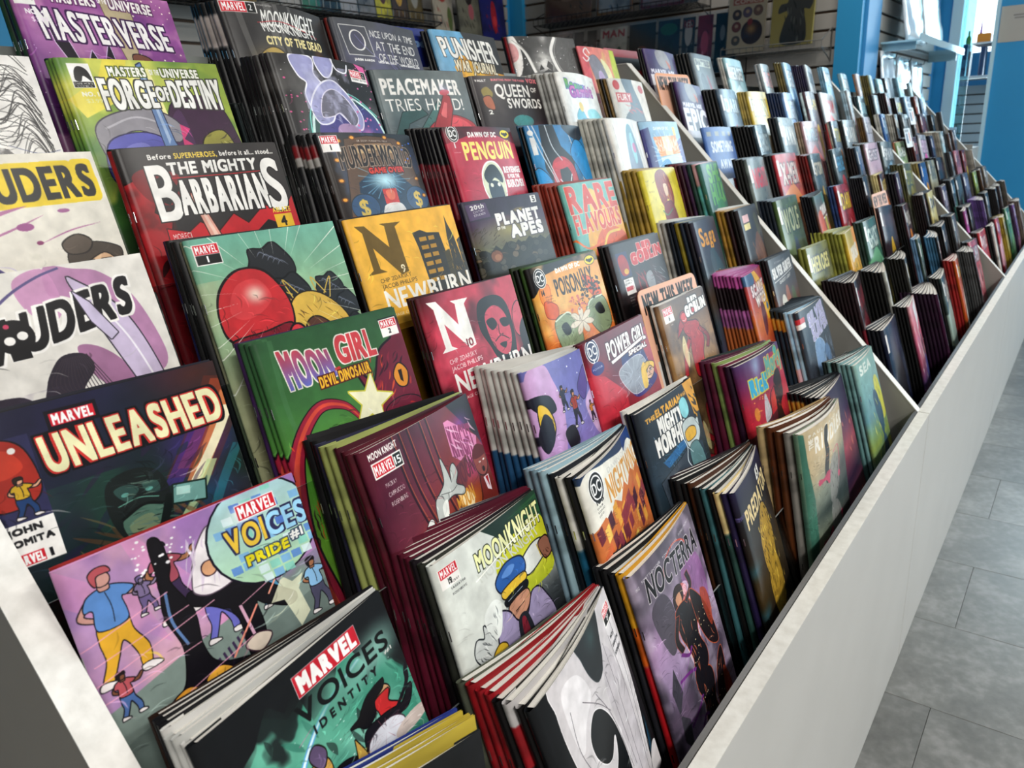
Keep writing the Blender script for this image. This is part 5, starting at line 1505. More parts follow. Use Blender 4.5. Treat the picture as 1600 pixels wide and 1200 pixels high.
# vinyl tiles 12 x 24 inches, joints left open
tl = {}
for i in range(-4, 29):
    x0 = 1.083 + (i - 1) * 0.303
    off = [0.0, 0.31, 0.16, 0.45][i % 4]
    for j in range(-7, 3):
        y1 = -0.118 + off * (1 if i != 2 else 0) + j * 0.61
        if x0 > 5.4 or y1 < -3.4 or y1 > 1.2 or x0 < -0.6:
            continue
        if not tl:
            v, f = box(0.0004, 0.3026, -0.6096, -0.0004, -0.004, 0.0, b=0.0006)
            tl['m'] = mesh('floor_tile', v, f)
        o = obj('floor_tile', tl['m'], m_tile, floor)
        o.location = (x0, y1, 0)
tag(boxes('ceiling', [(-3.2, 8.6, -4.2, 2.8, 2.95, 3.05)], m_ceil), **SETTING)
tag(boxes('wall_back', [(-3.2, XS + .1, YB, YB + .12, 0, 2.95)], m_blue), **SETTING)
m_dull = pbr('grey wall paint', '8a8884', 0.7)
tag(boxes('wall_front', [(-3.2, XW, -4.2, -4.1, 0, 2.95)], m_dull), **SETTING)
tag(boxes('wall_left', [(-3.3, -3.2, -4.2, 2.8, 0, 2.95)], m_dull), **SETTING)
# end wall: the blue piece with the notice, the daylight window further right, the opening at its left
tag(boxes('wall_right', [(XW, XW + .12, 0.07, 0.405, 0, 2.95), (XW, XW + .12, -1.15, 0.07, 0, 1.45), (XW, XW + .12, -4.1, -3.45, 0, 2.95), (XW, XW + .12, -3.45, -1.15, 0, 0.65), (XW, XW + .12, -3.45, 0.07, 2.45, 2.95), (XW, XW + .12, 0.405, 0.66, 2.4, 2.95)], m_blue), **SETTING)
tag(boxes('wall_corner', [(XW - .02, XW + .12, 0.66, YS + .3, 0, 2.95)], m_blue), **SETTING)
tag(boxes('wall_alcove', [(XS + .05, XW, YS - .07, YS + .1, 0, 2.95)], m_bluelit), **SETTING)
tag(boxes('wall_end', [(XS + .013, XS + .13, YS - .02, YB, 0, 2.95)], m_blue), **SETTING)
# pillar at the end of the slatwall
tag(boxes('trim_1', [(XS - .03, XS + .26, 0.715, YS + .02, 0, 2.95)], m_blue), **SETTING)
tag(boxes('trim_2', [(XS + .02, XS + .26, 0.700, 0.716, 0, 2.95)], m_bluelit), **SETTING)  # slab that carries the pillar's lit face in the paler blue
tag(boxes('trim_3', [(XS - .04, XS + .02, YB - .09, YB + .02, 0, 2.95)], m_blue), **SETTING)
tag(boxes('baseboard_right', [(XW - .015, XW, -1.15, 0.405, 0, 0.1)], m_white), **SETTING)
# opening: frame of the glazed doorway
tag(boxes('door_1', [(XW - .03, XW + .14, 0.60, 0.66, 0, 2.4), (XW - .03, XW + .14, 0.405, 0.425, 0, 2.4), (XW - .03, XW + .14, 0.42, 0.62, 2.34, 2.4)], m_frame), **SETTING)
gl = obj('pane', mesh('pane', *box(XW + .05, XW + .058, 0.54, 0.60, 0.05, 2.34)), clear('window glass', 'bfe6ee', .3, .02), bpy.data.objects['door_1'])

# slatwalls: every board a part
def slatwall(name, axis, a0, a1, face, z0, z1, label, mat=m_slat, pitch=.0762, gap=.011):
    t = tag(empty(name), kind='structure')
    n = int((z1 - z0) / pitch)
    if axis == 'y':
        boxes('groove_back', [(face, face + .012, a0, a1, z0, z0 + n * pitch)], m_groove, t)
        v, f = box(face - .012, face, a0, a1, 0, pitch - gap, b=.0015)
    else:
        boxes('groove_back', [(a0, a1, face, face + .012, z0, z0 + n * pitch)], m_groove, t)
        v, f = box(a0, a1, face - .012, face, 0, pitch - gap, b=.0015)
    me = mesh('slat', v, f)
    for k in range(n):
        o = obj('slat', me, mat, t)
        o.location.z = z0 + gap + k * pitch
    return t


slatwall('wall_slat_1', 'y', 0.80, YB - .06, XS, 0.947, 2.15, '')
slatwall('wall_slat_2', 'x', XS + .28, XW - .25, 0.715, 0.947, 2.15, '')
slatwall('wall_slat_3', 'x', 0.9, XS - .08, YB - .005, 0.947, 2.15, '')
# the next room seen through the opening
tag(boxes('wall_far', [(8.2, 8.3, -0.9, 1.9, 0, 1.62), (8.2, 8.3, -0.9, 1.9, 2.5, 2.95), (8.2, 8.3, -0.9, .55, 1.62, 2.5), (8.2, 8.3, 1.25, 1.9, 1.62, 2.5)], m_bluelit), **SETTING)
tag(boxes('wall_side', [(XW + .1, 8.3, 1.9, 2.0, 0, 2.95), (XW + .1, 8.3, -1.0, -0.9, 0, 2.95)], m_white), **SETTING)
slatwall('wall_slat_4', 'y', 0.30, 1.0, 7.4, 0.25, 1.36, '', pbr('pale slat board', 'c2c2be', .5))
mw = bpy.data.materials.new('daylight outside')
mw.use_nodes = True
_b = mw.node_tree.nodes['Principled BSDF']
_b.inputs['Base Color'].default_value = (.8, .9, 1, 1)
_b.inputs['Emission Color'].default_value = (.82, .95, 1, 1)
_b.inputs['Emission Strength'].default_value = 3.0
tag(boxes('window_1', [(8.24, 8.26, .55, 1.25, 1.62, 2.5)], mw), **SETTING)
tag(boxes('window_2', [(XW + .08, XW + .1, -3.45, .07, .65, 2.45)], mw), **SETTING)
boxes('window_frame', [(XW + .0, XW + .06, -3.45, -1.15, .62, .69), (XW + .0, XW + .06, -1.15, .07, 1.42, 1.48), (XW, XW + .06, -2.33, -2.27, .65, 2.45), (XW, XW + .06, -1.20, -1.15, .65, 2.45), (XW, XW + .06, -3.45, -3.4, .65, 2.45), (XW, XW + .06, .02, .068, 1.45, 2.45), (XW, XW + .06, -3.45, .07, 2.4, 2.45)], m_frame, bpy.data.objects['window_2'])

# ------------------------------------------------------------------ the display rack
DD, HH, TILT = 0.0759, 0.0814, 0.2875
YI, YO, ZR = -0.0152, -0.0354, 0.5558        # ridge of the front board: inner face, outer face, top
XD = [-0.2175, 1.208, 2.757, 4.214]
YT, ZT = YI + 8.33 * DD, ZR + 8.33 * HH
rack = tag(empty('display_rack', (2.0, 0.3, 0)), 'long grey tiered comic rack with slanted white-edged dividers on vinyl floor', 'rack')
rack.location = (0, 0, 0)


def side_board(name, x0, x1, mat, mate):
    prof = [(YI - .001, 0), (YI - .001, ZR), (YT, ZT), (YT + .03, ZT), (YT + .03, 0)]
    V = [(x0, y, z) for y, z in prof] + [(x1, y, z) for y, z in prof]
    F = [(0, 1, 2, 3, 4), (9, 8, 7, 6, 5)] + [(i, 5 + i, 5 + (i + 1) % 5, (i + 1) % 5) for i in range(5)]
    o = obj(name, mesh(name, V, F), mat, rack)
    # banding glued on the slanted edge and the short top
    u = Vector((0, DD, HH)).normalized()
    nrm = Vector((0, -u.z, u.y))
    P = [Vector((0, YI, ZR)), Vector((0, YT, ZT)), Vector((0, YT + .03, ZT))]
    Q = [P[0] + nrm * .0015, P[1] + Vector((0, -.0005, .0018)), P[2] + Vector((0, 0, .0015))]
    V = [(x, p.y, p.z) for x in (x0 - .0008, x1 + .0008) for p in P + Q]
    F = [(0, 1, 4, 3), (1, 2, 5, 4), (9, 10, 7, 6), (10, 11, 8, 7), (3, 4, 10, 9), (4, 5, 11, 10), (0, 3, 9, 6), (2, 8, 11, 5)]
    obj('edge_band', mesh('edge_band', V, F), mate, o)
    return o


side_board('side_panel', XD[0] - .0205, XD[0], m_side, m_band)['label'] = 'dark grey end panel with rough white edge'
m_dband = pbr('smooth white edge', 'd6d3cc', 0.5)
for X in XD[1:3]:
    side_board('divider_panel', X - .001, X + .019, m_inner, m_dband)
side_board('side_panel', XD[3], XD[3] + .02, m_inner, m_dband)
for k in range(3):
    x0 = XD[k] - (.0205 if k == 0 else -.0015)
    x1 = XD[k + 1] - .0015 + (.02 if k == 2 else 0)
    v, f = box(x0, x1, YO, YI - .001, 0, ZR, b=.0012)
    fp = obj('front_panel', mesh('front_panel', v, f), m_panel, rack)
    boxes('edge_band', [(x0, x1, YO - .0003, YI - .0007, ZR, ZR + .0015)], m_ridge, fp)
    boxes('inner_lining', [(XD[k] + .0005 + (.019 if k else 0), XD[k + 1] - .0015, YI, YI + .006, .35, ZR + .003)], pbr('dark lining strip %d' % k, '4c4a48', .35), rack)
    boxes('back_panel', [(x0, x1, YT + .012, YT + .028, 0, ZT + (-.03))], m_backb, rack)
st, ct = math.sin(TILT), math.cos(TILT)
ROW = lambda i: (0.0849 + i * DD, 0.6973 + i * HH)          # top edge of the front comic
for k in range(3):
    a, b = XD[k] + .001, XD[k + 1] - .002
    if k: a += .019
    for i in range(8):
        y, z = ROW(i)
        yb, zb = y - .26 * st, z - .26 * ct                  # foot of the comics
        if i == 0: yb += .012
        boxes('tier_shelf', [(a, b, yb - .004, yb + DD - .004, zb - .014, zb - .004)], m_shelf, rack)
        # clear lip that keeps the pile upright
        h_ = .140
        y0, z0 = yb - .004, zb - .002
        V = []
        for x in (a, b):
            for (dy, dz) in ((0, 0), (st * h_, ct * h_), (st * h_ + .002, ct * h_ - .0006), (.002, -.0006)):
                V.append((x, y0 + dy, z0 + dz))
        lp = obj('acrylic_lip', mesh('acrylic_lip', V, [(0, 1, 2, 3), (7, 6, 5, 4), (0, 4, 5, 1), (3, 2, 6, 7), (0, 3, 7, 4)]), m_acr, rack)
        obj('polished_edge', mesh('polished_edge', V, [(1, 5, 6, 2)]), m_acr_edge, lp)
        # clear plates between the columns, sawn edge to the front
        if k < 2 or i < 2:
            n = 7
            pit = .198 if k == 0 else (b - a - .01) / n
            xs = [.177 + .197 * q for q in range(-1, 6)] if k == 0 else [a + pit * (q + 1) - .004 for q in range(6)]
            for x in xs:
                hp = .135
                A0 = Vector((0, yb - .003, zb - .002))
                up = Vector((0, st, ct)) * hp
                bk = Vector((0, ct, -st)) * .055
                ring = [A0, A0 + up, A0 + up + bk, A0 + bk]
                V = [(x + dx, p.y, p.z) for dx in (0, .0022) for p in ring]
                pl = obj('acrylic_divider', mesh('acrylic_divider', V, [(3, 2, 1, 0), (4, 5, 6, 7), (0, 1, 5, 4), (3, 7, 6, 2)]), m_acr, rack)
                if k == 0:
                    V2 = [(x + dx, p.y + dy, p.z) for dx in (-.0018, .0036) for dy in (-.0009, 0) for p in (A0, A0 + up)]
                    obj('sawn_edge', mesh('sawn_edge', V2, [(0, 1, 5, 4), (2, 6, 7, 3), (1, 3, 7, 5), (0, 4, 6, 2), (0, 2, 3, 1), (4, 5, 7, 6)]), m_speck, pl)

# ------------------------------------------------------------------ comics
W_, H_ = 0.168, 0.260
MESH = {}


def comic_mesh(s, bow, lo=False):
    key = (round(s, 4), round(bow, 4), lo)
    if key in MESH:
        return MESH[key]
    tf = min(.0016, s * .5)
    nx, nz = (5, 2) if lo else (12, 6)
    xs = [0.0] + [(.035 * W_) + (W_ * .965) * (i / (nx - 1)) ** 1.0 for i in range(nx)]

    def front(x):
        t = x / W_
        r_ = min(1.0, x / (.05 * W_))
        bulge = math.sin(math.pi * min(1, t * 1.0)) * .12 * s
        return -(tf * t + (s * (1 - t) + bulge) * math.sqrt(max(0, 1 - (1 - r_) ** 2)) * .98 + s * .02)

    pth = [(W_, 0.0), (W_ * .3, 0.0), (0.002, 0.0)]
    us = [-.5, -.3, -.05]
    if not lo:
        pth += [(-.0006, -s * .2), (-.0009, -s * .5)]
        us += [-.02, -.01]
    pth += [(-.0004, -s * .75)]
    us += [0.0]
    for x in xs[1:]:
        pth.append((x, front(x)))
        us.append(x / W_)
    V, U = [], []
    for k in range(nz + 1):
        z = H_ * k / nz
        zz = (z / H_)
        for (x, y), u in zip(pth, us):
            yy = y - bow * math.sin(math.pi * max(0, x) / W_) * zz ** 2 + .004 * (zz - .5) ** 2 * 4 * (.3)
            V.append((x - W_ / 2, yy, z))
            U.append((u, zz))
    n = len(pth)
    F = [(k * n + i, k * n + i + 1, (k + 1) * n + i + 1, (k + 1) * n + i) for k in range(nz) for i in range(n - 1)]
    me = mesh('cover_sheet', V, F, U, smooth=True)
    # page block between the covers
    V, U = [], []
    m_ = [x for x in xs[1:]]
    zt = H_ - .0012
    for z in (0.002, zt):
        zz = z / H_
        for side in (0, 1):
            for x in m_:
                y = -.0003 if side == 0 else front(x) + .0004
                yy = y - bow * math.sin(math.pi * x / W_) * zz ** 2 + .0012 * (zz - .5) ** 2 * 4
                V.append((min(x, W_ - .0012) - W_ / 2, yy, z))
                U.append((x / W_ * 1.0, side * (1.0 if s < .004 else 1.4)))
    n = len(m_)
    F = []
    for i in range(n - 1):
        F.append((2 * n + i, 3 * n + i, 3 * n + i + 1, 2 * n + i + 1))
    F.append((n - 1, 2 * n - 1, 4 * n - 1, 3 * n - 1)[::1])
    pg = mesh('page_block', V, F, U)
    MESH[key] = (me, pg)
    return me, pg


v_, f_ = box(-.0007, .0002, -.0006, .0006, 0, .009)
STAPLE = mesh('staple', v_, f_)
PLACED = []     # every comic before it becomes an object


def basis(yaw, roll, tilt=TILT):
    return (Matrix.Rotation(math.radians(yaw), 4, 'Z') @ Matrix.Rotation(-math.radians(roll), 4, 'Y') @ Matrix.Rotation(-tilt, 4, 'X'))


def add_comic(tr, yaw, roll, s, bow, mat, label, sec, front, group=None, tilt=TILT):
    """tr is the right upper corner of the cover"""
    B = basis(yaw, roll, tilt)
    off = B @ Vector((W_ / 2, -min(.0016, s * .5), H_))
    PLACED.append(dict(loc=Vector(tr) - off, rot=B.to_euler('XYZ'), M=Matrix.Translation(Vector(tr) - off) @ B, s=s, bow=bow, mat=mat, label=label, sec=sec, front=front, group=group, tr=Vector(tr)))


ORD = ['first', 'second', 'third', 'fourth', 'fifth', 'sixth', 'seventh', 'eighth', 'ninth', 'tenth', 'eleventh', 'twelfth', 'thirteenth', 'fourteenth', 'fifteenth', 'sixteenth']
CN = [('black', (.06, .06, .07)), ('dark red', (.4, .08, .12)), ('red', (.75, .15, .18)), ('white', (.85, .84, .82)), ('pale grey', (.68, .68, .66)), ('grey', (.45, .45, .45)), ('dark blue', (.12, .14, .32)), ('blue', (.2, .4, .65)), ('pale blue', (.6, .72, .78)),
      ('olive', (.55, .56, .3)), ('yellow', (.85, .75, .3)), ('brown', (.35, .2, .12)), ('tan', (.66, .5, .25)), ('purple', (.3, .15, .32)), ('green', (.25, .42, .25)), ('dark green', (.1, .2, .15)), ('orange', (.8, .45, .2)), ('pink', (.8, .55, .6)), ('teal', (.2, .42, .42)), ('charcoal', (.17, .16, .17))]


def cname(spec):
    best, big = spec.split('/')[0].split()[0], 0
    y = 0
    for part in spec.split('/'):
        q = part.split()
        y1 = float(q[1]) if len(q) > 1 else 100
        if y1 - y > big:
            big, best = y1 - y, q[0]
        y = y1
    c = hx(best)
    return min(CN, key=lambda q: sum((a - b) ** 2 for a, b in zip(q[1], c)))[0]


rng = random.Random(11)


def pile(key, place, backs, label, short, ps=.0065, pf=.0026, s=None, bow=0.0, sec=1, mat=None, tilt=TILT):
    """front comic plus those behind it; backs is a list of spine specs, 'S' repeats the front's own cover"""
    x, y, z, yaw, roll = place
    if mat is None:
        f, px, vs = COVERS[key]
        A = Art(px, seed=sum(map(ord, key)), vs=vs)
        f(A)
        A.finish()
        mat = print_mat(key, A)
    s = s or min(ps * .95, .0105)
    add_comic((x, y, z), yaw, roll, s, bow, mat, label, sec, True, tilt=tilt)
    d = math.degrees((ps - pf) / W_)
    for i, b in enumerate(backs):
        n = i + 1
        bm_ = mat if b == 'S' else edge_mat(b)
        what = 'same comic' if b == 'S' else cname(b) + ' spined comic'
        lb = '%s, %s behind the %s' % (what, ORD[i] if i < 16 else 'last', short)
        add_comic((x + rng.uniform(-.002, .002), y + pf * n, z + rng.uniform(-.002, .0012) + (.009 if key == 'blackfront' else 0)), yaw - d * n, roll, s, bow, bm_, lb, sec, False, tilt=tilt)


def Bk(*a):
    out = []
    for q in a:
        if isinstance(q, tuple):
            out += [q[0]] * q[1]
        else:
            out.append(q)
    return out


P1 = {'masterverse': (0.162, 0.619, 1.258, 2.5, -0.5), 'mkcity': (0.376, 0.619, 1.259, 6.2, -0.4), 'once': (0.552, 0.619, 1.255, 2.1, -1.0), 'punisher': (0.750, 0.619, 1.257, 0.9, -0.2), 'splash': (0.991, 0.613, 1.270, -12.3, 1.4), 'pink': (1.153, 0.619, 1.257, 5.0, 0.6), 'sketch': (-0.029, 0.540, 1.186, 1.7, 0.0), 'forge': (0.158, 0.541, 1.187, 0.7, 0.7), 'moonsmoke': (0.372, 0.539, 1.192, 6.6, -1.8), 'peacemaker': (0.564, 0.538, 1.192, -7.2, 0.8), 'queen': (0.755, 0.540, 1.188, -2.7, 0.5), 'rogue': (0.934, 0.539, 1.192, 8.4, -1.0), 'whitered': (1.130, 0.540, 1.190, 4.9, -0.5), 'maryellow': (-0.029, 0.464, 1.104, 1.7, 0.0), 'barbarians': (0.161, 0.463, 1.105, -2.9, 0.5), 'murder': (0.365, 0.465, 1.106, 6.6, -1.5), 'penguin': (0.576, 0.465, 1.111, 4.6, -0.8), 'bluespider': (0.765, 0.465, 1.110, 2.8, -0.6), 'whitesuit': (0.965, 0.464, 1.114, 8.4, -1.4), 'blueorange': (1.133, 0.464, 1.111, 0.8, -0.4), 'marpink': (-0.043, 0.388, 1.023, 1.7, 0.0), 'redhair': (0.163, 0.389, 1.026, 0.6, -0.3), 'newburn9': (0.345, 0.388, 1.025, -1.0, 0.3), 'apes': (0.533, 0.389, 1.024, 0.0, -0.0), 'rare': (0.739, 0.390, 1.029, 2.7, -0.1), 'yellowwitch': (0.968, 0.390, 1.032, 4.3, -0.7), 'greenhulk': (1.166, 0.390, 1.032, 9.7, -0.5), 'unleashed': (-0.047, 0.302, 0.944, -6.9, 0.2), 'dinosaur': (0.164, 0.313, 0.943, -0.7, -0.1), 'newburn10': (0.361, 0.314, 0.943, 0.7, -0.7), 'poison': (0.556, 0.313, 0.944, -0.2, 0.1), 'redgoblin': (0.750, 0.314, 0.945, 0.3, 0.2), 'saga': (0.977, 0.316, 0.946, 9.5, -2.1), 'brown': (1.188, 0.316, 0.948, 7.3, -0.6), 'pride': (-0.047, 0.221, 0.867, -5.4, 1.1), 'moon15': (0.179, 0.239, 0.860, 7.3, -0.2), 'lilac004': (0.409, 0.239, 0.854, 6.1, -3.8), 'powergirl': (0.548, 0.237, 0.863, 1.0, 1.2), 'redgoblin6': (0.757, 0.240, 0.864, 0.5, 0.1), 'witch': (1.006, 0.238, 0.858, 10.0, -2.5), 'surfer': (1.178, 0.239, 0.862, 3.2, -0.8), 'identity': (-0.038, 0.149, 0.786, 5.8, 1.9), 'moon19': (0.182, 0.163, 0.773, 4.4, -1.6), 'nightwing': (0.370, 0.164, 0.777, 10.9, -1.3), 'morphin': (0.552, 0.166, 0.783, 0.5, -0.1), 'multiverse': (0.836, 0.145, 0.768, -3.4, 0.5), 'claw': (1.147, 0.163, 0.781, -0.3, 0.0), 'blackfront': (-0.030, 0.066, 0.694, -13.0, -3.5), 'moon27': (0.166, 0.077, 0.703, 9.9, 2.2), 'nocterra': (0.363, 0.083, 0.701, 3.7, 1.5), 'golden': (0.581, 0.083, 0.694, 9.4, -0.8), 'riddler': (0.800, 0.036, 0.701, -5.0, 2.0), 'seafoam': (1.170, 0.071, 0.688, 1.8, -1.6), 'navyfan': (0.985, 0.078, 0.684, 3.5, -1.6)}
K = '141416'
T1 = [
    # key, backs, spine pitch, fore pitch, bow, label, short name
    ('masterverse', Bk('20402c', '2c1c34', '20402c'), .007, .002, 0, 'purple starry comic with white slanted title in the top row', 'purple starry comic'),
    ('mkcity', Bk(('18181a 6/b8aca8 20/16161a', 6)), .0085, .002, .010, 'black comic with a bowed top and pale yellow subtitle', 'black comic with yellow subtitle'),
    ('once', Bk('7a2018 30/181014', K), .008, .003, .004, 'slate comic with a white ring in a square outline', 'slate comic with white ring'),
    ('punisher', Bk(K, K), .007, .003, .003, 'blue and orange comic with tall brushed white title', 'blue and orange brushed-title comic'),
    ('splash', Bk('8a1018', K), .007, .003, .004, 'black and white comic with curving white streaks', 'black comic with white streaks'),
    ('pink', [], .006, .003, .003, 'pink, grey and lime comic under a large white letter S', 'pink and lime comic'),
    ('sketch', Bk('S'), .006, .003, 0, 'white comic with black line drawing of long hair', 'white line-drawn comic'),
    ('forge', Bk('S', 'S', '1c3a30'), .0065, .002, 0, 'green and yellow comic with a blue sword down the middle', 'green comic with sword'),
    ('moonsmoke', Bk('S', 'S', K, K, K), .009, .002, .006, 'black comic with curling white and lilac smoke', 'black comic with lilac smoke'),
    ('peacemaker', Bk('26282c'), .006, .003, .002, 'grey-green comic with a red metal arm across its title', 'grey-green comic with red arm'),
    ('queen', Bk(K, '3a2020'), .006, .003, .005, 'dark brown comic titled in white with a small pink line on top', 'dark comic with pink top line'),
    ('rogue', Bk(('c4c4c0 60/9a9a98', 8)), .0085, .002, .006, 'white comic with green and purple lettering in a thick pile', 'white comic with purple lettering'),
    ('whitered', Bk('8a6a38', '15100c', '8a6a38'), .0065, .003, .004, 'white and slate comic with small red boxes near the first divider', 'white and slate comic'),
    ('maryellow', Bk('S'), .006, .003, 0, 'cream comic with a black title outlined in yellow', 'cream comic with yellow-edged title'),
    ('barbarians', Bk('a01c20', K), .0065, .003, .002, 'black and red comic with big white lettering and yellow number plate', 'black and red lettered comic'),
    ('murder', Bk(('18181c 5/8a1a22 10/c0bcb8 14/18181c', 4), K), .0095, .002, .003, 'brown framed comic with a blue burst and round lamps', 'brown comic with blue burst'),
    ('penguin', Bk(('141214 18/7c1826', 9)), .0075, .002, .003, 'red comic with pale yellow title and a yellow oval badge', 'red comic with yellow title'),
    ('bluespider', Bk(K, '2a5a78'), .006, .003, .004, 'blue, black and red comic with white web-like strands', 'blue and red stranded comic'),
    ('whitesuit', Bk(('cac8be', 9)), .0092, .002, .006, 'white comic with a tall blue-green oval and many pale spines', 'white comic with blue-green oval'),
    ('blueorange', Bk('3a3470'), .006, .003, .002, 'sky blue comic with an orange block and white rays', 'sky blue comic with rays'),
    ('marpink', Bk('S'), .006, .003, 0, 'white comic with a slanted black title and purple ink washes', 'white comic with slanted title'),
    ('redhair', Bk('8a8c70', K, K, K, '1c2050'), .0065, .002, 0, 'green comic with a big red boxing glove and round goggles', 'green comic with red glove'),
    ('newburn9', Bk('1c1c1e'), .006, .003, 0, 'orange comic with a brown letter N and a dark skyline', 'orange skyline comic'),
    ('apes', Bk('3c2a48'), .006, .003, 0, 'grey-purple comic with bold white title over a dark crowd', 'grey comic with dark crowd'),
    ('rare', Bk(('a04030 55/3c6c60', 6)), .0075, .002, 0, 'teal comic with huge coral red lettering', 'teal comic with coral lettering'),
    ('yellowwitch', Bk(('b08e38', 6)), .0095, .002, .003, 'yellow comic showing a figure with long red hair', 'yellow comic with red-haired figure'),
    ('greenhulk', Bk('d0a0a8 16/5ab0b0', '1c3c38', '4a2a50', '3c1620', '5a1018', '7a1420', '241f35'), .009, .002, .005, 'dark green comic with bright green lettering beside the first divider', 'green-lettered comic'),
    ('unleashed', Bk(K, '1c1c2c'), .006, .003, 0, 'dark blue comic with a jagged cream title and rainbow streak', 'dark comic with jagged cream title'),
    ('dinosaur', Bk('S', 'S', '3c2050'), .0065, .002, 0, 'green comic with a scaly dark red beast and pale stars', 'green comic with red beast'),
    ('newburn10', Bk('3a0c14', '3a0c14'), .006, .002, 0, 'crimson comic with a white letter N and a dark stern face', 'crimson comic with stern face'),
    ('poison', Bk('3c5a28', '121412', '2a3a20'), .0075, .003, 0, 'orange comic with black and yellow badges and olive coils', 'orange comic with badges'),
    ('redgoblin', Bk(K, '2c1a1c'), .006, .003, 0, 'black comic with red outlined lettering and a side strip', 'black comic with red lettering'),
    ('saga', Bk('1c1c24', '1c2838', '8a7a20', '1c2838', '1c2430', 'a8a8a4', 'c4c0b6', 'c8c6bc'), .0082, .002, .004, 'charcoal comic with loose orange lettering', 'charcoal comic with orange lettering'),
    ('brown', Bk('15100f', '2a1014', 'a07828', 'b08030', 'c0b8a8', 'c9c0b0'), .0085, .002, .004, 'dark brown comic with a pink and cream plate by the first divider', 'dark brown comic'),
    ('pride', Bk('a02828'), .006, .003, 0, 'lilac comic with dancing people under a mirror ball', 'lilac mirror ball comic'),
    ('moon15', Bk('5a1826', '5a1826', '4a1422', 'a0a860', 'a0a860', '2c2c44', K, K, '1c1c1e'), .0082, .0018, .004, 'maroon comic with a white gloved arm and a frightened man', 'maroon comic with white arm'),
    ('lilac004', Bk(('d6d4ce 36/1f4c74 62/0f1830', 7)), .0085, .002, .006, 'lilac comic with small leaping people and a white corner strip', 'lilac comic with leaping people'),
    ('powergirl', Bk('4a1420'), .006, .003, 0, 'red and navy comic with slanted white title and cracked glass', 'red comic with cracked glass'),
    ('redgoblin6', Bk('e0dcd6', '202020', K), .0065, .003, 0, 'brown comic with a slim red horned figure', 'brown comic with red figure'),
    ('witch', Bk(('b04a90 8/201018 22/a85a98 34/a8582a 70/7a2a24', 10), '9a2428', ('141018 38/9a7090', 4)), .0062, .001, .004, 'red and orange comic with white two-line title and a long spine fan', 'red comic with two-line title'),
    ('surfer', Bk(K, K, '20202c'), .006, .003, .003, 'brown-black comic with slanted silver title against the divider', 'brown-black silver-title comic'),
    ('identity', Bk('e0deda', 'c8c8c4', 'c8c8c4', 'e0deda', '17171b', '17171b', '2a1a14'), .0062, .0015, 0, 'black and green comic with a masked figure reaching out', 'black and green comic'),
    ('moon19', Bk('2a2c26', '1a1218', ('5a1428', 5), '3a1828', '77787a'), .0082, .0015, .002, 'white and yellow comic with a blue peaked cap and raised fist', 'comic with blue peaked cap'),
    ('nightwing', Bk(K, 'e4e2da 30/1c5a7a 60/e4e2da', '141820', 'a0c0cc', '86a2b2', '8ea8b6'), .0098, .0015, .007, 'white topped comic above an orange city', 'comic with orange city'),
    ('morphin', Bk('15181c', 'e4e0d8'), .008, .003, .002, 'dark comic with heavy white italics and an orange right edge', 'dark comic with orange edge'),
    ('multiverse', Bk('2a1028', '6a1838', '88a05a', '5a1630', '4a1430', '2c3c38'), .0105, .0035, .008, 'purple-red comic with dripping blue lettering', 'purple-red comic with blue lettering'),
    ('claw', Bk('a8c8dc', '9cc0d8 40/d8a8b0 60/5aa0c8', ('141c24 6/c88a28 14/1c2c3c', 12)), .0088, .0012, .003, 'dark comic with lilac lettering and an outstretched silver hand', 'comic with silver hand'),
    ('blackfront', Bk('c8b040', 'c8b040', 'c8b040', '2c3c8a'), .0056, .005, .003, 'plain black comic low in the front row beside yellow-edged comics', 'plain black comic'),
    ('moon27', Bk('141214', 'c8c4c4 8/a01c24 22/141214', '141214', 'a01c24', 'a01c24', '94181f', '54584a'), .0092, .0015, .006, 'black comic with a large white crescent-shaped cloak', 'black comic with white cloak'),
    ('nocterra', Bk('d89a20 22/d86018 38/b01820', '26262c', K, '1c1c20'), .0085, .002, .005, 'lilac-grey comic with black lettering and a dark-coated woman', 'lilac-grey comic with dark-coated woman'),
    ('golden', Bk('221a3c', 'e0c88a 20/2a4a44', '141414', '3a6a70', K, '4a2a18', K, K, K, '2c1c24'), .0085, .0015, .005, 'black comic with a golden armoured shape and number five', 'black comic with golden shape'),
    ('riddler', Bk('8a8680', '5a3018', '5a2c14', 'c4a878'), .0135, .004, .010, 'sand and green comic with white title leaning in the front row', 'sand and green comic'),
    ('navyfan', Bk(('101014 5/c08830 12/16283a', 9)), .0078, .001, .003, 'narrow purple comic before an orange-banded navy fan of spines', 'narrow purple comic'),
    ('seafoam', Bk('7aa8a8', '6a9494', '7a9ea0', '16201f', '6a9494', '1c2826'), .0085, .002, .004, 'pale sea-green comic against the first divider in the front row', 'sea-green comic'),
]
for key, backs, ps, pf, bow, label, short in T1:
    pile(key, P1[key], backs, label, short, ps, pf, bow=bow, tilt={'riddler': .17, 'blackfront': .2}.get(key, TILT))

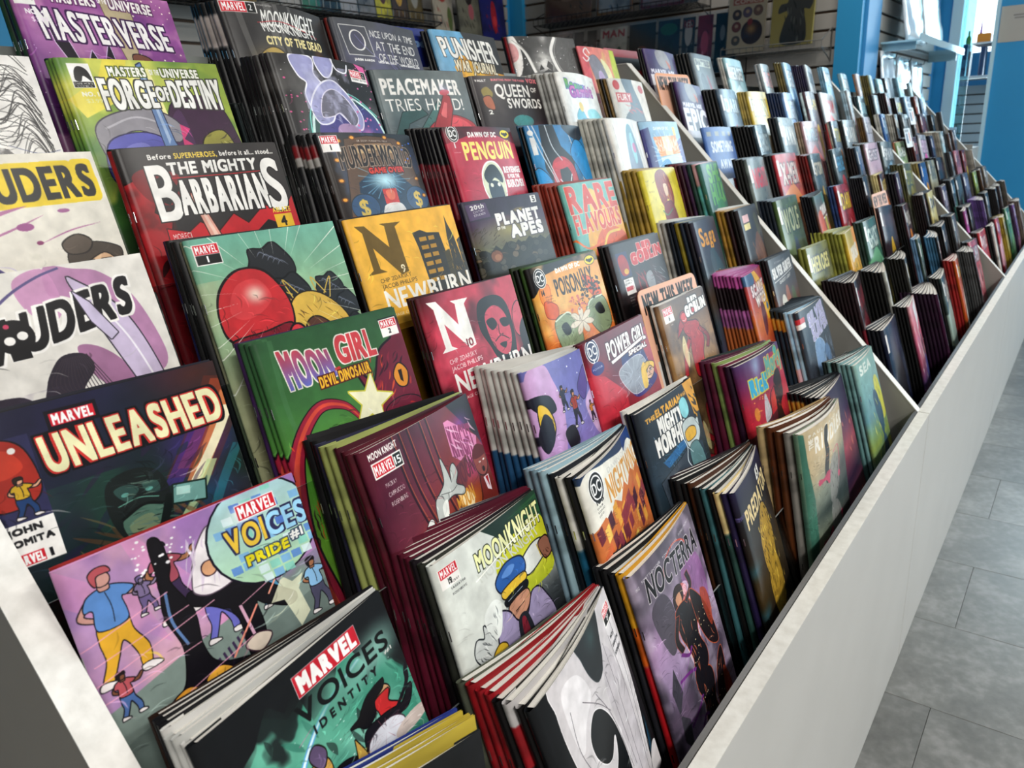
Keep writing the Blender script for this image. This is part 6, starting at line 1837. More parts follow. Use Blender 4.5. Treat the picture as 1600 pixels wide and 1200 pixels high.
# far bays: seven columns a row, ground / accent / title colours, spine colour, count | look
FAR = {
    2: {7: 'epic 141414 2|purple comic with pale block lettering;shattered 141414 8|grey comic with a pale title plate;8fb8c0 c8dce0 e8f0f0 dcd8d0 2|pale cyan comic;8a9498 d88078 d88078 b8b8b8 1|grey comic with coral lettering;9ac8e8 3a78b0 e8f0f8 8a7a40 3|sky blue comic;c8ccd0 c85050 8a9aa0 2a2040 7|silver comic before a dark blue and red pile;7ab8d8 dff0f8 e8f4f8 8ab8d0 2|bright blue comic',
        6: 'epic 181418 1|purple comic under a peach sign;5a7c98 d84858 c8e0f0 141416 6|steel blue comic with a red figure;d8b830 f0ecd8 e8e0a0 c8b060 3|yellow comic;7aa0d8 d8d090 c8dcf0 18284a 7|light blue comic with a cream shape;5a4048 e8c040 e8d070 c8dce8 1|brown and gold comic;c8d0d4 e05050 c84048 301418 8|white comic with a red emblem;d0d4d8 d84848 b8c0c4 b8d8e8 2|white comic with a red block',
        5: 'something 202428 0|blue comic with white handwriting;5a7480 c87898 a8b8bc 101012 8|slate comic with a pink swirl;4a5a60 d8c890 e0dcd0 14161a 2|slate comic with a cream V shape;a88088 d87070 8a98a8 c0a890 2|mauve comic;4a5868 e88a30 d8c840 e8e4d0 1|slate comic with an orange ring;5a6468 8a7a70 d0d0c8 101012 3|grey comic with a white plate;b8b8c8 e0a8a0 d8d8e0 6a5028 3|lavender comic before brown spines',
        4: '6a7470 d03040 d83848 141414 3|grey-green comic with a red logo;c04048 e08848 e8d0c8 141416 5|red comic with white lettering;4a5c64 e0b858 d8d0b8 7a2020 4|slate comic with yellow beams;4a5a60 b84048 58a0c8 181818 1|slate comic with a red cap shape;46586a d8d4c4 3a68a8 20181a 3|blue-grey comic with a cream plate;c8a8b8 d07888 e0d0d8 3a3020 4|pink comic;4a585c 8ab0c8 d0d4d4 141414 3|dark grey comic with a pale blue line',
        3: '4a6038 30405a a8b088 1c2430 4|olive and navy comic;gunslinger 14141c 4|teal and rust comic with underlined title;9a1c28 d8d4cc e8c830 2c4a88 2|maroon comic with a white burst;1c1a20 483848 5a5458 14121a 5|black comic;4a2018 d87838 c8a848 e8d89a 3|dark comic with an orange patch;3a2c48 a85890 6a5878 141218 3|dark purple comic;50502c 86803c 9a9a48 4a4a28 4|olive comic',
        2: '6a6c2c c8b858 d8d080 8a8a40 1|olive comic;gunyellow 9a9a40 8|yellow comic with white lettering;3a6858 70b088 c8dcd0 2a3c34 2|sea green comic;30242c d8b038 584048 14100f 3|dark comic with a yellow figure;4a3038 e08838 d8d4cc 101012 3|dark comic with a white and orange wing;2c2e34 c83040 c83848 180c10 4|charcoal comic with a red plate;d8cc88 c8963c 2c3450 14101a 5|cream and gold comic before dark spines',
        1: '2a1418 6a1c28 8a2430 1c0c10 8|dark red comic;b8bcb4 c8505a e0e0e0 141414 6|pale grey painted comic with red marks;1c1c18 c8a840 8a8030 141412 5|black and gold comic;2a3c34 c04850 7a9a70 5a7a9a 2|green comic with red ropes;24262a a8a8a8 c83040 3c6888 4|black comic with grey figure;141214 2c2024 584848 101012 5|plain black comic;4a4c50 c8c8c8 808488 181818 4|grey comic',
        0: '141a30 1c1c20 444860 101018 4|navy comic;pinkpaint 101012 4|pink painted comic with a white plate;3a1430 d8c040 54204a 241024 9|plum comic before a fan of purple spines;3c4c4c 9ab0a8 c8c8c0 1c1c1c 3|grey-green comic curling forward;b85020 e8e4e0 d8a838 7a1c1c 3|orange and white comic;1c1c1e 6a6a6a 98989a 484a4c 6|black comic before grey spines;b04858 e8a0a8 d8ccd0 14141a 3|rose comic'},
    3: {7: 'a8d0e0 e8f4f8 d8ecf4 8ab0c0 1|pale blue comic;d8ccd0 2a2a30 50505a b08060 1|white comic with black scribbles;b8e0ea 8a8a50 f0f8fa 6a6030 4|icy comic before olive spines;a8dcec d8f0f8 f0fafc 88b0c0 1|icy blue comic;14202a a8dcec 405868 181818 1|dark comic;98d0e4 c8ecf8 e8f6fa 5a7a8a 2|cyan comic;a8c8cc d8ecec e0f0f0 7a8a90 1|pale teal comic',
        6: '1c4048 58a0a8 88b8c0 182830 3|dark teal comic;b8d0dc d84850 a8b8c4 141414 2|silver comic;2a1014 8a2430 a86068 180c10 6|maroon comic;24222c c8c040 d8d050 14141a 3|black comic with yellow lettering;88b0d0 d8e8f4 d0e0ec 3a4858 2|soft blue comic;8a3828 d08858 c8a898 2a1410 3|rust comic;7898b8 c8d8e4 1c1c24 141418 3|steel blue comic',
        5: '2a5898 68b8e0 a0c8e8 c0c0b8 2|blue comic;3a2c20 8a7850 b0a080 c8c4b8 4|brown comic before white spines;6a7478 d0cc40 a8b0b4 303438 1|grey and yellow comic;5c5c5c b8b0a8 c88858 1c1c1c 1|grey comic with a pale figure;4a1c28 d0a090 6a3040 2a1018 4|wine comic;0f1012 1c1c20 2a2a30 101012 2|plain black comic;70787c 98a4a8 a8b4b8 2a2c2e 2|grey comic at the right end',
        4: '88a070 c8d8a0 e0e4d8 d88860 1|pale green comic under a white card;4a1818 8a3028 b06058 240c0c 5|dark red comic;b8b8c0 e058a8 d8b8d0 14142a 2|white comic with a magenta spot;202848 384870 585c90 14182c 3|navy comic;b0d0dc d8ecf4 f0f8fa a8a498 11|ice blue comic before a thick white pile;5a4038 7a6058 98887c 2c201c 1|brown comic;483838 6a5858 8a7878 241c1c 1|dusky comic',
        3: '1c4888 e0a040 2868b8 7a6c40 6|blue and amber comic;a8a890 d8d8b8 6a6a60 181818 1|comic with a pale face;1c1418 6a2430 483038 141012 5|black and red comic;4c5054 98a0a4 a8acb0 24262a 2|steel grey comic;b06878 e0b8c0 704050 2a1c20 1|dusky pink comic;5a1c24 d8c038 a82c38 181414 2|yellow and red comic;a8a49c c8c4b8 888480 8a867e 5|stone grey comic',
        2: '5a4c60 988aa0 a89cb0 1c181c 2|purple-grey comic;1c2024 3a6860 6888a0 101214 3|black and green comic;2a3034 5a8a88 4a5458 14181a 3|charcoal comic with teal marks;3a3c54 6a6c98 8688a8 1c1c28 2|slate violet comic;88a048 b0c868 688038 2a2c20 1|leaf green comic;5c4434 a87850 8a7058 281c14 4|coffee comic;807468 a89c90 b0a498 4c443c 3|taupe comic',
        1: 'b04898 e0c8d8 e8a0c8 181418 1|magenta comic;141414 2c2c2c 404040 0f0f10 5|jet black comic;5c4480 b0604c 8a6890 5c4480 8|sunset purple comic before a purple pile;3a3c40 7890a8 6a7480 141416 3|dark grey comic;2c2a2e 585460 484448 1a181a 5|smoky comic;3c3438 6c5c60 585054 241c20 4|dim brown comic;5c5854 8a847c 7c766e 4a4640 4|ash grey comic',
        0: 'b83038 d86870 e0b8b8 2c1014 3|bright red comic;d4d0c8 e8e4dc a8a49c 1c1c1c 2|off-white comic with curled pages;c03848 d8a0b0 c888b8 3c1c28 2|red and pink comic;9c8830 c8b850 5c5020 8a7428 5|gold comic;3a6844 68a070 88b890 1c2c20 1|green comic;80589c d06848 a888c0 3c2c48 2|violet and rust comic;6c6058 948880 a89c90 5c5048 5|drab brown comic'},
}
BAY = {2: 'middle bay', 3: 'end bay'}
ROWN = {7: 'top row', 6: 'second row', 5: 'third row', 4: 'fourth row', 3: 'fifth row', 2: 'sixth row', 1: 'seventh row', 0: 'front row'}
sd = 0
for sec in (2, 3):
    a, b = XD[sec - 1], XD[sec]
    pit = (b - a - .03) / 7
    for row in range(7, -1, -1):
        y, z = ROW(row)
        for k, ent in enumerate(FAR[sec][row].split(';')):
            sd += 1
            spec, look = ent.split('|')
            q = spec.split()
            x = a + .02 + pit * (k + 1) - .018
            if q[0] in COVERS:
                key, mat, back, n = q[0], None, q[1], int(q[2])
                if key in MATS:
                    mat = MATS[key]
            else:
                A = Art(96 if sec == 2 else 64, seed=sd)
                generic(A, q[0], q[1], q[2], sd)
                key, mat, back, n = None, print_mat('far cover %d' % sd, A, .22), q[3], int(q[4])
            yaw = rng.uniform(-2, 9)
            dz = rng.uniform(-.012, .006)
            ps = rng.uniform(.0062, .0092)
            if row in (0, 1, 2) and n > 3:
                yaw += 4
            backs = []
            for i in range(n):
                c = hx(back)
                f = 1 + rng.uniform(-.25, .25)
                backs.append('%02x%02x%02x' % tuple(int(min(255, v * 255 * f)) for v in c) if rng.random() < .7 else back)
            pile(key, (x + rng.uniform(-.008, .008), y + rng.uniform(-.004, .002), z + dz, yaw, rng.uniform(-2, 1)), backs,
                 '%s, %s, %s' % (look, ROWN[row], BAY[sec]), '%s, %s %s' % (' '.join(look.split()[:4]), ROWN[row], BAY[sec]), ps, .002, bow=rng.uniform(0, .007), sec=sec, mat=mat)

# the largest in view become comics of their own, the rest one mass
Rt = M.to_3x3()


def seen(p):
    c = p['tr'] - CAMP
    d = c.dot(fwd)
    if d < .15:
        return 0
    k = 1204 / d
    X = c.dot(right) * k + 800
    Y = c.dot(down) * k + 600
    if X < -260 or X > 1640 or Y > 1260 or Y < -140:
        return 0
    return k * k * (.11 * .11 if p['front'] else .0062 * .11)


for p_ in PLACED:
    p_['size'] = seen(p_)
vis = [p_ for p_ in PLACED if p_['size'] > 0]
vis.sort(key=lambda q: -q['size'])
single = set(id(q) for q in vis[:298])
used = set()
mass = dict(V=[], F=[], U=[], M=[], mats=[], n=0)


def add_mass(me, mtx, mat):
    if mat.name not in mass['mats']:
        mass['mats'].append(mat.name)
    mi = mass['mats'].index(mat.name)
    co = np.empty(len(me.vertices) * 3)
    me.vertices.foreach_get('co', co)
    co = co.reshape(-1, 3)
    Mx = np.array(mtx)
    co = co @ Mx[:3, :3].T + Mx[:3, 3]
    uv = np.empty(len(me.loops) * 2)
    me.uv_layers[0].data.foreach_get('uv', uv)
    lv = [tuple(p.vertices) for p in me.polygons]
    mass['V'] += [tuple(c) for c in co]
    mass['F'] += [tuple(i + mass['n'] for i in f) for f in lv]
    mass['U'].append(uv)
    mass['M'] += [mi] * len(lv)
    mass['n'] += len(co)


GR = {1: 'comics standing in the nearest bay', 2: 'comics standing in the middle bay', 3: 'comics standing in the end bay'}
for p_ in PLACED:
    lo = p_['sec'] > 1
    me, pg = comic_mesh(p_['s'], p_['bow'], lo)
    if id(p_) in single:
        o = obj('comic_book', me, p_['mat'])
        o.location = p_['loc']
        o.rotation_euler = p_['rot']
        lb = p_['label']
        while lb in used:
            lb = lb.replace(' comic', ' narrow comic', 1)
        used.add(lb)
        tag(o, lb, 'comic', GR[p_['sec']])
        q = obj('page_block', pg, m_page, o)
        if p_['sec'] == 1:
            for h in (.055, .195):
                t_ = obj('staple', STAPLE, m_staple, o)
                t_.location = (-W_ / 2 - .0003, -p_['s'] * .55, h)
    else:
        add_mass(me, p_['M'], p_['mat'])
        add_mass(pg, p_['M'], m_page)
mm = bpy.data.meshes.new('comic_book')
mm.from_pydata(mass['V'], [], mass['F'])
ul = mm.uv_layers.new(name='uv')
ul.data.foreach_set('uv', np.concatenate(mass['U']))
for n_ in mass['mats']:
    mm.materials.append(bpy.data.materials[n_])
mm.polygons.foreach_set('material_index', mass['M'])
mm.polygons.foreach_set('use_smooth', [True] * len(mass['M']))
mm.update()
mo = obj('comic_book_piles', mm)
tag(mo, 'piled comics of which only thin spines and page tops show behind the front copies', 'comic', kind='stuff')


# ------------------------------------------------------------------ signs and cards in the rack
def card(name, tr, w_, h_, art, matname, label, cat, group=None, yaw=0, roll=0, t=.0012, tilt=TILT, gloss=.4, corner=0.012):
    m = print_mat(matname, art, gloss)
    pts = []
    for cx, cy, a0 in ((w_ - corner, h_ - corner, 0), (corner, h_ - corner, 90), (corner, corner, 180), (w_ - corner, corner, 270)):
        for k in range(4):
            a = math.radians(a0 + k * 30)
            pts.append((cx + corner * math.cos(a), cy + corner * math.sin(a)))
    n = len(pts)
    V = [(x, 0, z) for x, z in pts] + [(x, t, z) for x, z in pts]
    U = [(x / w_, z / h_) for x, z in pts] * 2
    F = [tuple(range(n))[::-1], tuple(range(n, 2 * n))] + [(i, (i + 1) % n, n + (i + 1) % n, n + i) for i in range(n)]
    o = obj(name, mesh(name, V, F, U), m)
    B = basis(yaw, roll, tilt)
    o.rotation_euler = B.to_euler('XYZ')
    o.location = Vector(tr) - B @ Vector((w_, 0, h_))
    tag(o, label, cat, group)
    return o


def new_art(bgc='eeb898'):
    A = Art(224, seed=5, ratio=1.45)
    A.g(bgc, bgc)
    A.r('ecb59a', 3, 3, 97, 150)
    A.t('NEW THIS WEEK', '1a1616', 6, 5, 88, 15, bold=1.3)
    A.r('d8d6d2', 6, 60, 94, 142)
    return A


card('sign_card', (0.748, 0.252, 0.887), .176, .25, new_art(), 'peach sign', 'peach NEW THIS WEEK card standing behind the red horned figure comic', 'sign', 'peach cards in the rack', yaw=-2)
y, z = ROW(6)
card('sign_card', (XD[1] + .172, y + .012, z + .026), .172, .25, new_art('f0a878'), 'peach sign b', 'peach NEW THIS WEEK card beside the first divider near the top', 'sign', 'peach cards in the rack')
y, z = ROW(2)
card('sign_card', (XD[1] + .86, y + .018, z + .045), .168, .25, new_art('f0c0a8'), 'peach sign c', 'peach NEW THIS WEEK card in the middle of the middle bay', 'sign', 'peach cards in the rack')
for (r_, x_, dz, lb) in ((5, 3.42, .03, 'small white price card above the grey and yellow comic, end bay'), (4, 2.98, .035, 'small white price card over the pale green comic, end bay')):
    A = Art(64, seed=2, ratio=.9)
    A.g('dfe6ea', 'e8ecee')
    A.r('5a6a88', 14, 24, 44, 70)
    A.r('d88a70', 60, 20, 80, 60)
    A.t('NEW', '303848', 12, 6, 60, 12, bold=1)
    y, z = ROW(r_)
    card('price_card', (x_, y - .012, z + dz), .105, .07, A, 'white card %d' % r_, lb, 'sign', 'small white cards in the end bay', corner=.004)
A = Art(160, seed=3, ratio=1.3)
A.g('1c2c80', '182470')
A.e('4a78c8', 40, 46, 34, 40)
A.e('1c2c80', 40, 46, 31, 37)
A.t('DC', '3a68c0', 16, 34, 44, 26, bold=3)
A.t('DC', '7aa0d8', 78, 44, 20, 18, bold=3)
card('header_card', (0.600, .640, 1.262), .12, .055, A, 'blue header', 'dark blue card with a round logo between the slate and the brushed-title comics', 'sign', tilt=.1, corner=.003)
A = Art(96, seed=4, ratio=1.5)
A.g('28282c', '1c1c20')
A.p('c01c24', '10,30 90,30 90,80 10,80')
A.r('a01820', 0, 0, 100, 12)
card('header_card', (1.375, .655, 1.268), .20, .20, A, 'red black header', 'black and red card behind the top of the first divider', 'sign', tilt=.1, corner=.003)

# ------------------------------------------------------------------ wire shelves and bagged comics on the slatwall
def wire_shelf(x_face, y0, y1, z, depth, label, group, mat=m_wire, lip=.03):
    t = tag(empty('wire_shelf'), label, 'shelf', group)
    xf = x_face - .014
    S = []
    for k in range(5):
        d = depth * k / 4
        S.append(((xf - d, y0, z), (xf - d, y1, z)))
    S += [((xf - depth, y0, z + lip), (xf - depth, y1, z + lip))]
    rods('rail', S, .0022, mat, t, 5)
    n = max(4, int((y1 - y0) / .03))
    S = []
    for k in range(n + 1):
        yy = y0 + (y1 - y0) * k / n
        S += [((xf, yy, z), (xf - depth, yy, z)), ((xf - depth, yy, z), (xf - depth, yy, z + lip))]
    rods('cross_wire', S, .0014, mat, t, 4)
    S = []
    for yy in (y0, y1):
        S = [((xf, yy, z + .09), (xf - depth, yy, z + lip)), ((xf, yy, z - .05), (xf - depth, yy, z)), ((xf, yy, z - .05), (xf, yy, z + .09))]
        rods('bracket', S, .0026, mat, t, 5)
    return t


def bagged(x, yl, yr, zb, h, art, mname, label, cat='comic', group=None, t=.004, lean=.10, axis='y', name='bagged_comic', film=True):
    """a cover board in a clear sleeve leaning back against a wall that faces the rack; yl left edge, yr right edge in view"""
    w_ = abs(yl - yr)
    m = print_mat(mname, art, .3)
    V = [(-t * s_, u * w_, v * h) for s_ in (1, 0) for (u, v) in ((0, 0), (1, 0), (1, 1), (0, 1))]
    U = [(1 - u, v) for _ in (1, 0) for (u, v) in ((0, 0), (1, 0), (1, 1), (0, 1))]
    F = [(0, 3, 2, 1), (4, 5, 6, 7), (0, 1, 5, 4), (1, 2, 6, 5), (2, 3, 7, 6), (3, 0, 4, 7)]
    o = obj(name, mesh(name, V, F, U), m)
    if film:
        e = .006
        V = [(-t - .0012 + s_ * (t + .002), u * (w_ + 2 * e) - e, v * (h + 2.4 * e) - e * .3) for s_ in (0, 1) for (u, v) in ((0, 0), (1, 0), (1, 1), (0, 1))]
        obj('plastic_sleeve', mesh('plastic_sleeve', V, F), m_film, o)
    if axis == 'y':
        o.location = (x, yr, zb)
        o.rotation_euler = (0, lean, 0)
    else:
        o.rotation_euler = Matrix.Rotation(math.radians(90), 4, 'Z').to_euler()
        o.rotation_euler = (Matrix.Rotation(-lean, 4, 'X') @ Matrix.Rotation(math.radians(90), 4, 'Z')).to_euler('XYZ')
        o.location = (max(yl, yr), x, zb)
    tag(o, label, cat, group)
    return o


def simple_art(bg, blobs, title=None, tc='eeeeee', px=96, ratio=1.5, seed=1, frame=None):
    A = Art(px, seed=seed, ratio=ratio)
    A.g(bg, bg)
    A.nz('101014', 30, .3, lo=.5)
    for b in blobs:
        c, *q = b.split()
        A.e(c, *[float(v) for v in q])
    A.strokes(14, [blobs[0].split()[0] if blobs else 'fff', '222226'], 20, 50, 80, 130, 1.2, 16, 3)
    if title:
        A.t(title, tc, 10, 8, 80, 18, bold=2)
    if frame:
        A.r(frame, 0, 0, 100, 5); A.r(frame, 0, 0, 5, 155); A.r(frame, 95, 0, 100, 155); A.r(frame, 0, ratio * 100 - 6, 100, 155)
    return A


GS = 'bagged comics on the lower wire shelf of the slatwall'
XS2 = XS - .16
wire_shelf(XS, 1.23, 2.45, 1.335, .17, 'long lower wire shelf of bagged comics hanging on the grey slatwall', 'wire shelves on the slatwall')
for (yl, yr, bg, blobs, tt, tc, lb) in [
    (2.30, 2.15, 'a89a90', ['b8b0a8 50 80 30'], 'ISSUE', '5a5450', 'pinkish plain bagged comic at the left end of the lower wire shelf'),
    (2.135, 2.08, '16161a', ['2a2a30 50 80 30'], None, 'fff', 'narrow black bagged comic on the lower wire shelf'),
    (2.055, 2.00, '2c2c30', ['6a6a70 50 70 30'], None, 'fff', 'grey and black bagged comic left of the white one'),
    (1.975, 1.82, 'cfcdc6', ['3a6a48 25 90 12 26', '2a5a50 72 84 12 30'], 'MAN', 'b04858', 'white bagged comic with a red title and two green figures'),
    (1.805, 1.66, '1a1618', ['7a3a28 50 100 32 40'], None, 'b03030', 'black bagged comic with red claws'),
    (1.645, 1.53, '202c3c', ['2c6a54 50 24 40 16', '1c2430 50 100 40 40'], None, 'fff', 'dark blue-green bagged comic on the lower wire shelf'),
    (1.515, 1.45, '3a3638', ['c8c4c0 50 40 30 34'], 'RED', '8a3a40', 'black bagged comic with a white shape left of the crimson one'),
    (1.435, 1.36, '8a1c38', ['c85070 50 70 26 30', 'e08098 40 100 8'], None, 'fff', 'crimson bagged comic on the lower wire shelf'),
    (1.345, 1.24, '1c1e22', ['7a7c80 34 50 12 20', 'a8a83a 60 80 8'], None, 'b8a838', 'black bagged comic with a yellow title at the right end of the shelf')]:
    bagged(XS2 + .02, yl, yr, 1.342, .262, simple_art(bg, blobs, tt, tc, seed=len(lb)), 'bag ' + lb[:30], lb, group=GS)
wire_shelf(XS, .84, 1.30, 1.407, .15, 'short wire shelf of two large books on the slatwall', 'wire shelves on the slatwall', m_wire2)
A = Art(192, seed=8, ratio=1.42)
A.g('d8cbb0', 'd4c4a4'); A.r('b86a58', 12, 6, 92, 22); A.t('COMICS', 'e8dcc8', 16, 9, 72, 10, bold=1)
for x, y, r_, c in ((24, 46, 12, '5a4840'), (52, 42, 12, '7a6a80'), (80, 40, 12, '8a6a5a'), (24, 76, 12, '8a4a3c'), (24, 110, 11, '6a6050')):
    A.e(c, x, y, r_, r_ * 1.05, o='3a2c24'); A.e('c8a888', x, y - 2, r_ * .4)
A.e('4a3024', 66, 92, 28, 30, o='3a2018'); A.gl('c89a50', 64, 84, 22, .9); A.b('a03c30', '54,62 64,58 66,70 56,74')
bagged(XS2 + .01, 1.275, 1.10, 1.415, .245, A, 'cream book', 'cream large comic book with round portraits on the short wire shelf', 'book', 'large books on the slatwall', t=.014, name='large_book')
A = Art(192, seed=9, ratio=1.42)
A.g('c8b864', 'd0c070'); A.gl('f4f0c8', 74, 20, 34, .9); A.b('6a6860', '40,20 60,14 80,30 96,40 90,60 76,60 84,100 80,136 26,136 30,90 40,60 16,64 20,44 36,40', c2='4a4844'); A.strokes(20, ['8a8880', '3a3834'], 30, 30, 80, 120, 1.4, 20, 4); A.t('THE CITY', '8a8040', 30, 6, 50, 6, bold=.5)
bagged(XS2 + .01, 1.07, .885, 1.425, .25, A, 'yellow book', 'yellow large comic book with a grey cloaked shape on the short wire shelf', 'book', 'large books on the slatwall', t=.014, name='large_book')
wire_shelf(XS, 1.42, 2.36, 1.655, .16, 'upper wire shelf of framed prints on the slatwall', 'wire shelves on the slatwall')
for (yl, yr, bg, blobs, fr, lb) in [
    (2.30, 2.02, '6a4a3a', ['8a6a58 50 60 30 40', '4a2c20 30 80 14'], None, 'brown print on the upper wire shelf, leftmost'),
    (1.98, 1.78, 'b8bcc0', ['8aa0c0 36 60 20 50', 'd8d4cc 70 60 18 40'], '8a6028', 'pale print in a golden wooden frame'),
    (1.73, 1.50, 'a89498', ['8a3c44 40 50 30 30', 'c8b0b4 64 90 20 30'], '7a3038', 'red framed print on the upper wire shelf'),
    (1.49, 1.43, '888480', ['6a6a50 50 60 30 40'], None, 'narrow grey print on the upper wire shelf')]:
    bagged(XS2 + .02, yl, yr, 1.663, .27, simple_art(bg, blobs, frame=fr, seed=len(lb)), 'print ' + lb[:24], lb, 'print', 'prints on the upper wire shelf', name='framed_print', t=.01)

# wire shelf and bagged comics on the back wall
def wire_shelf_x(x0, x1, yf, z, depth, label):
    t = tag(empty('wire_shelf'), label, 'shelf')
    rods('rail', [((x0, yf - depth * k / 4, z), (x1, yf - depth * k / 4, z)) for k in range(5)] + [((x0, yf - depth, z + .03), (x1, yf - depth, z + .03))], .0024, m_wire, t, 5)
    n = int((x1 - x0) / .035)
    rods('cross_wire', [((x0 + (x1 - x0) * k / n, yf, z), (x0 + (x1 - x0) * k / n, yf - depth, z)) for k in range(n + 1)] + [((x0 + (x1 - x0) * k / n, yf - depth, z), (x0 + (x1 - x0) * k / n, yf - depth, z + .03)) for k in range(n + 1)], .0015, m_wire2, t, 4)
    S = []
    for xx in (x0, x1):
        S = [((xx, yf, z - .08), (xx, yf - depth, z)), ((xx, yf, z - .08), (xx, yf, z + .05))]
        rods('bracket', S, .003, m_wire, t, 5)


wire_shelf_x(1.2, 2.62, YB - .03, 1.615, .24, 'wire shelf with a row of comics along the back slatwall')
cols = ['3a2a24', '484848', '5a2a20', 'c8a030', '9a9890', 'b8b4b0', '1c7a58', '181c1c', 'a8a4a4', '8a8684', 'c8c020', '4a3018', '6a5a30']
nm = ['brown', 'grey', 'rust', 'gold', 'stone', 'white', 'green', 'black', 'silver', 'ash', 'yellow', 'umber', 'khaki']
for k in range(13):
    x0 = 1.26 + k * .104
    bagged(YB - .17, x0, x0 + .095, 1.622, .26, simple_art(cols[k], [cols[(k + 5) % 13] + ' 50 80 26 36'], seed=k), 'row comic %d' % k,
           '%s comic standing on the wire shelf along the back wall' % nm[k], group='comics on the back wire shelf', axis='x', name='bagged_comic')
for (xa, xb, zb, bg, blobs, lb) in [(2.64, 2.78, 1.575, 'b0a898', ['a03c34 50 40 26 30', '5a6a3a 80 110 12 30'], 'cream and red bagged comic hanging above the orange brushed-title comic'),
                                (2.82, 2.99, 1.585, '7a7a6c', ['2a2426 54 50 16 24', 'a8606a 60 90 12 20'], 'grey-green bagged comic with a dark small figure on the back wall'),
                                (3.00, 3.20, 1.575, '242a70', ['a02838 54 90 12 44', 'c84048 56 100 8 14'], 'blue bagged comic with a red figure beside the corner post')]:
    bagged(YB - .21, xa, xb, zb, .27, simple_art(bg, blobs, seed=3), 'hang ' + lb[:20], lb, axis='x', group='bagged comics hung on the back wall')
A = Art(64, seed=2, ratio=1.0); A.g('b8b6b2', 'b8b6b2')
for k in range(6): A.r('8a8886', 12, 14 + k * 12, 88, 17 + k * 12)
bagged(YB - .225, 2.64, 2.74, 1.50, .085, A, 'label slip', 'white printed label slip below the cream bagged comic', 'label', axis='x', name='label_slip', t=.001, film=False)

# ------------------------------------------------------------------ clear shelf with bagged boards in the alcove
m_clearbag = pbr('milky plastic', 'd4dce2', 0.12, noise='b8c4ce', scale=14, bump=.8, coat=.6)
m_shelfacr = pbr('frosted acrylic shelf', 'a8d4e6', 0.1, coat=.8)
ya = .715
sh = tag(empty('acrylic_shelf'), 'clear acrylic shelf carrying bagged boards on the blue alcove wall', 'shelf')
boxes('shelf_plate', [(3.86, 5.2, ya - .18, ya - .014, 1.430, 1.438)], m_shelfacr, sh)
boxes('front_lip', [(3.86, 5.2, ya - .184, ya - .18, 1.430, 1.463)], m_shelfacr, sh)
for x in (3.9, 5.1):
    boxes('bracket', [(x, x + .01, ya - .16, ya - .014, 1.398, 1.430)], m_shelfacr, sh)


def board(x0, x1, y_, zb, h, lean, mat, label, seed):
    r_ = random.Random(seed)
    nx, nz = 7, 8
    V = []
    for s_ in (0, 1):
        for k in range(nz + 1):
            for i in range(nx + 1):
                V.append((x0 + (x1 - x0) * i / nx, y_ + lean * k / nz + s_ * .006 + (0 if s_ else r_.uniform(-.004, .004)), zb + h * k / nz))
    m_ = (nx + 1) * (nz + 1)
    F = []
    for k in range(nz):
        for i in range(nx):
            a = k * (nx + 1) + i
            F += [(a, a + 1, a + nx + 2, a + nx + 1), (m_ + a, m_ + a + nx + 1, m_ + a + nx + 2, m_ + a + 1)]
    for i in range(nx):
        a = i; b_ = nz * (nx + 1) + i
        F += [(a, m_ + a, m_ + a + 1, a + 1), (b_, b_ + 1, m_ + b_ + 1, m_ + b_)]
    for k in range(nz):
        a = k * (nx + 1); b_ = a + nx
        F += [(a, a + nx + 1, m_ + a + nx + 1, m_ + a), (b_, m_ + b_, m_ + b_ + nx + 1, b_ + nx + 1)]
    o = obj('bagged_board', mesh('bagged_board', V, F, smooth=True), mat)
    return tag(o, label, 'board', 'bagged boards in the alcove')


board(3.92, 4.36, .60, 1.440, .34, .06, m_clearbag, 'large milky bagged board on the clear shelf, left', 1)
board(4.42, 4.95, .60, 1.440, .32, .06, m_clearbag, 'milky bagged board on the clear shelf, right', 2)
board(3.84, 4.14, .66, 1.145, .255, .03, m_clearbag, 'shiny bagged board hanging under the clear shelf, left', 3)
board(4.18, 4.5, .66, 1.14, .25, .03, m_clearbag, 'shiny bagged board hanging under the clear shelf, middle', 4)
board(4.55, 4.88, .66, 1.135, .25, .03, m_clearbag, 'shiny bagged board hanging under the clear shelf, right', 5)

def hook(x, y0, y1, z, label):
    t = tag(empty('wall_hook'), label, 'hook', 'hooks holding bagged goods')
    rods('hook_wire', [((x, y0, z), (x, y1, z)), ((x, y1, z), (x, y1 - .004, z + .018))], .0022, m_wire, t, 5)
    boxes('hook_plate', [(x - .012, x + .012, y0 - .004, y0, z - .02, z + .02)], m_wire, t)


for x, z, lb in ((2.71, 1.835, 'wire hook above the cream and red bagged comic'), (2.905, 1.845, 'wire hook above the grey-green bagged comic'), (3.10, 1.835, 'wire hook above the blue bagged comic')):
    hook(x, YB - .017, YB - .24, z - .02, lb)
for x, lb in ((3.99, 'wire hook over the left board under the clear shelf'), (4.34, 'wire hook over the middle board under the clear shelf'), (4.71, 'wire hook over the right board under the clear shelf')):
    hook(x, ya - .016, .655, 1.37, lb)

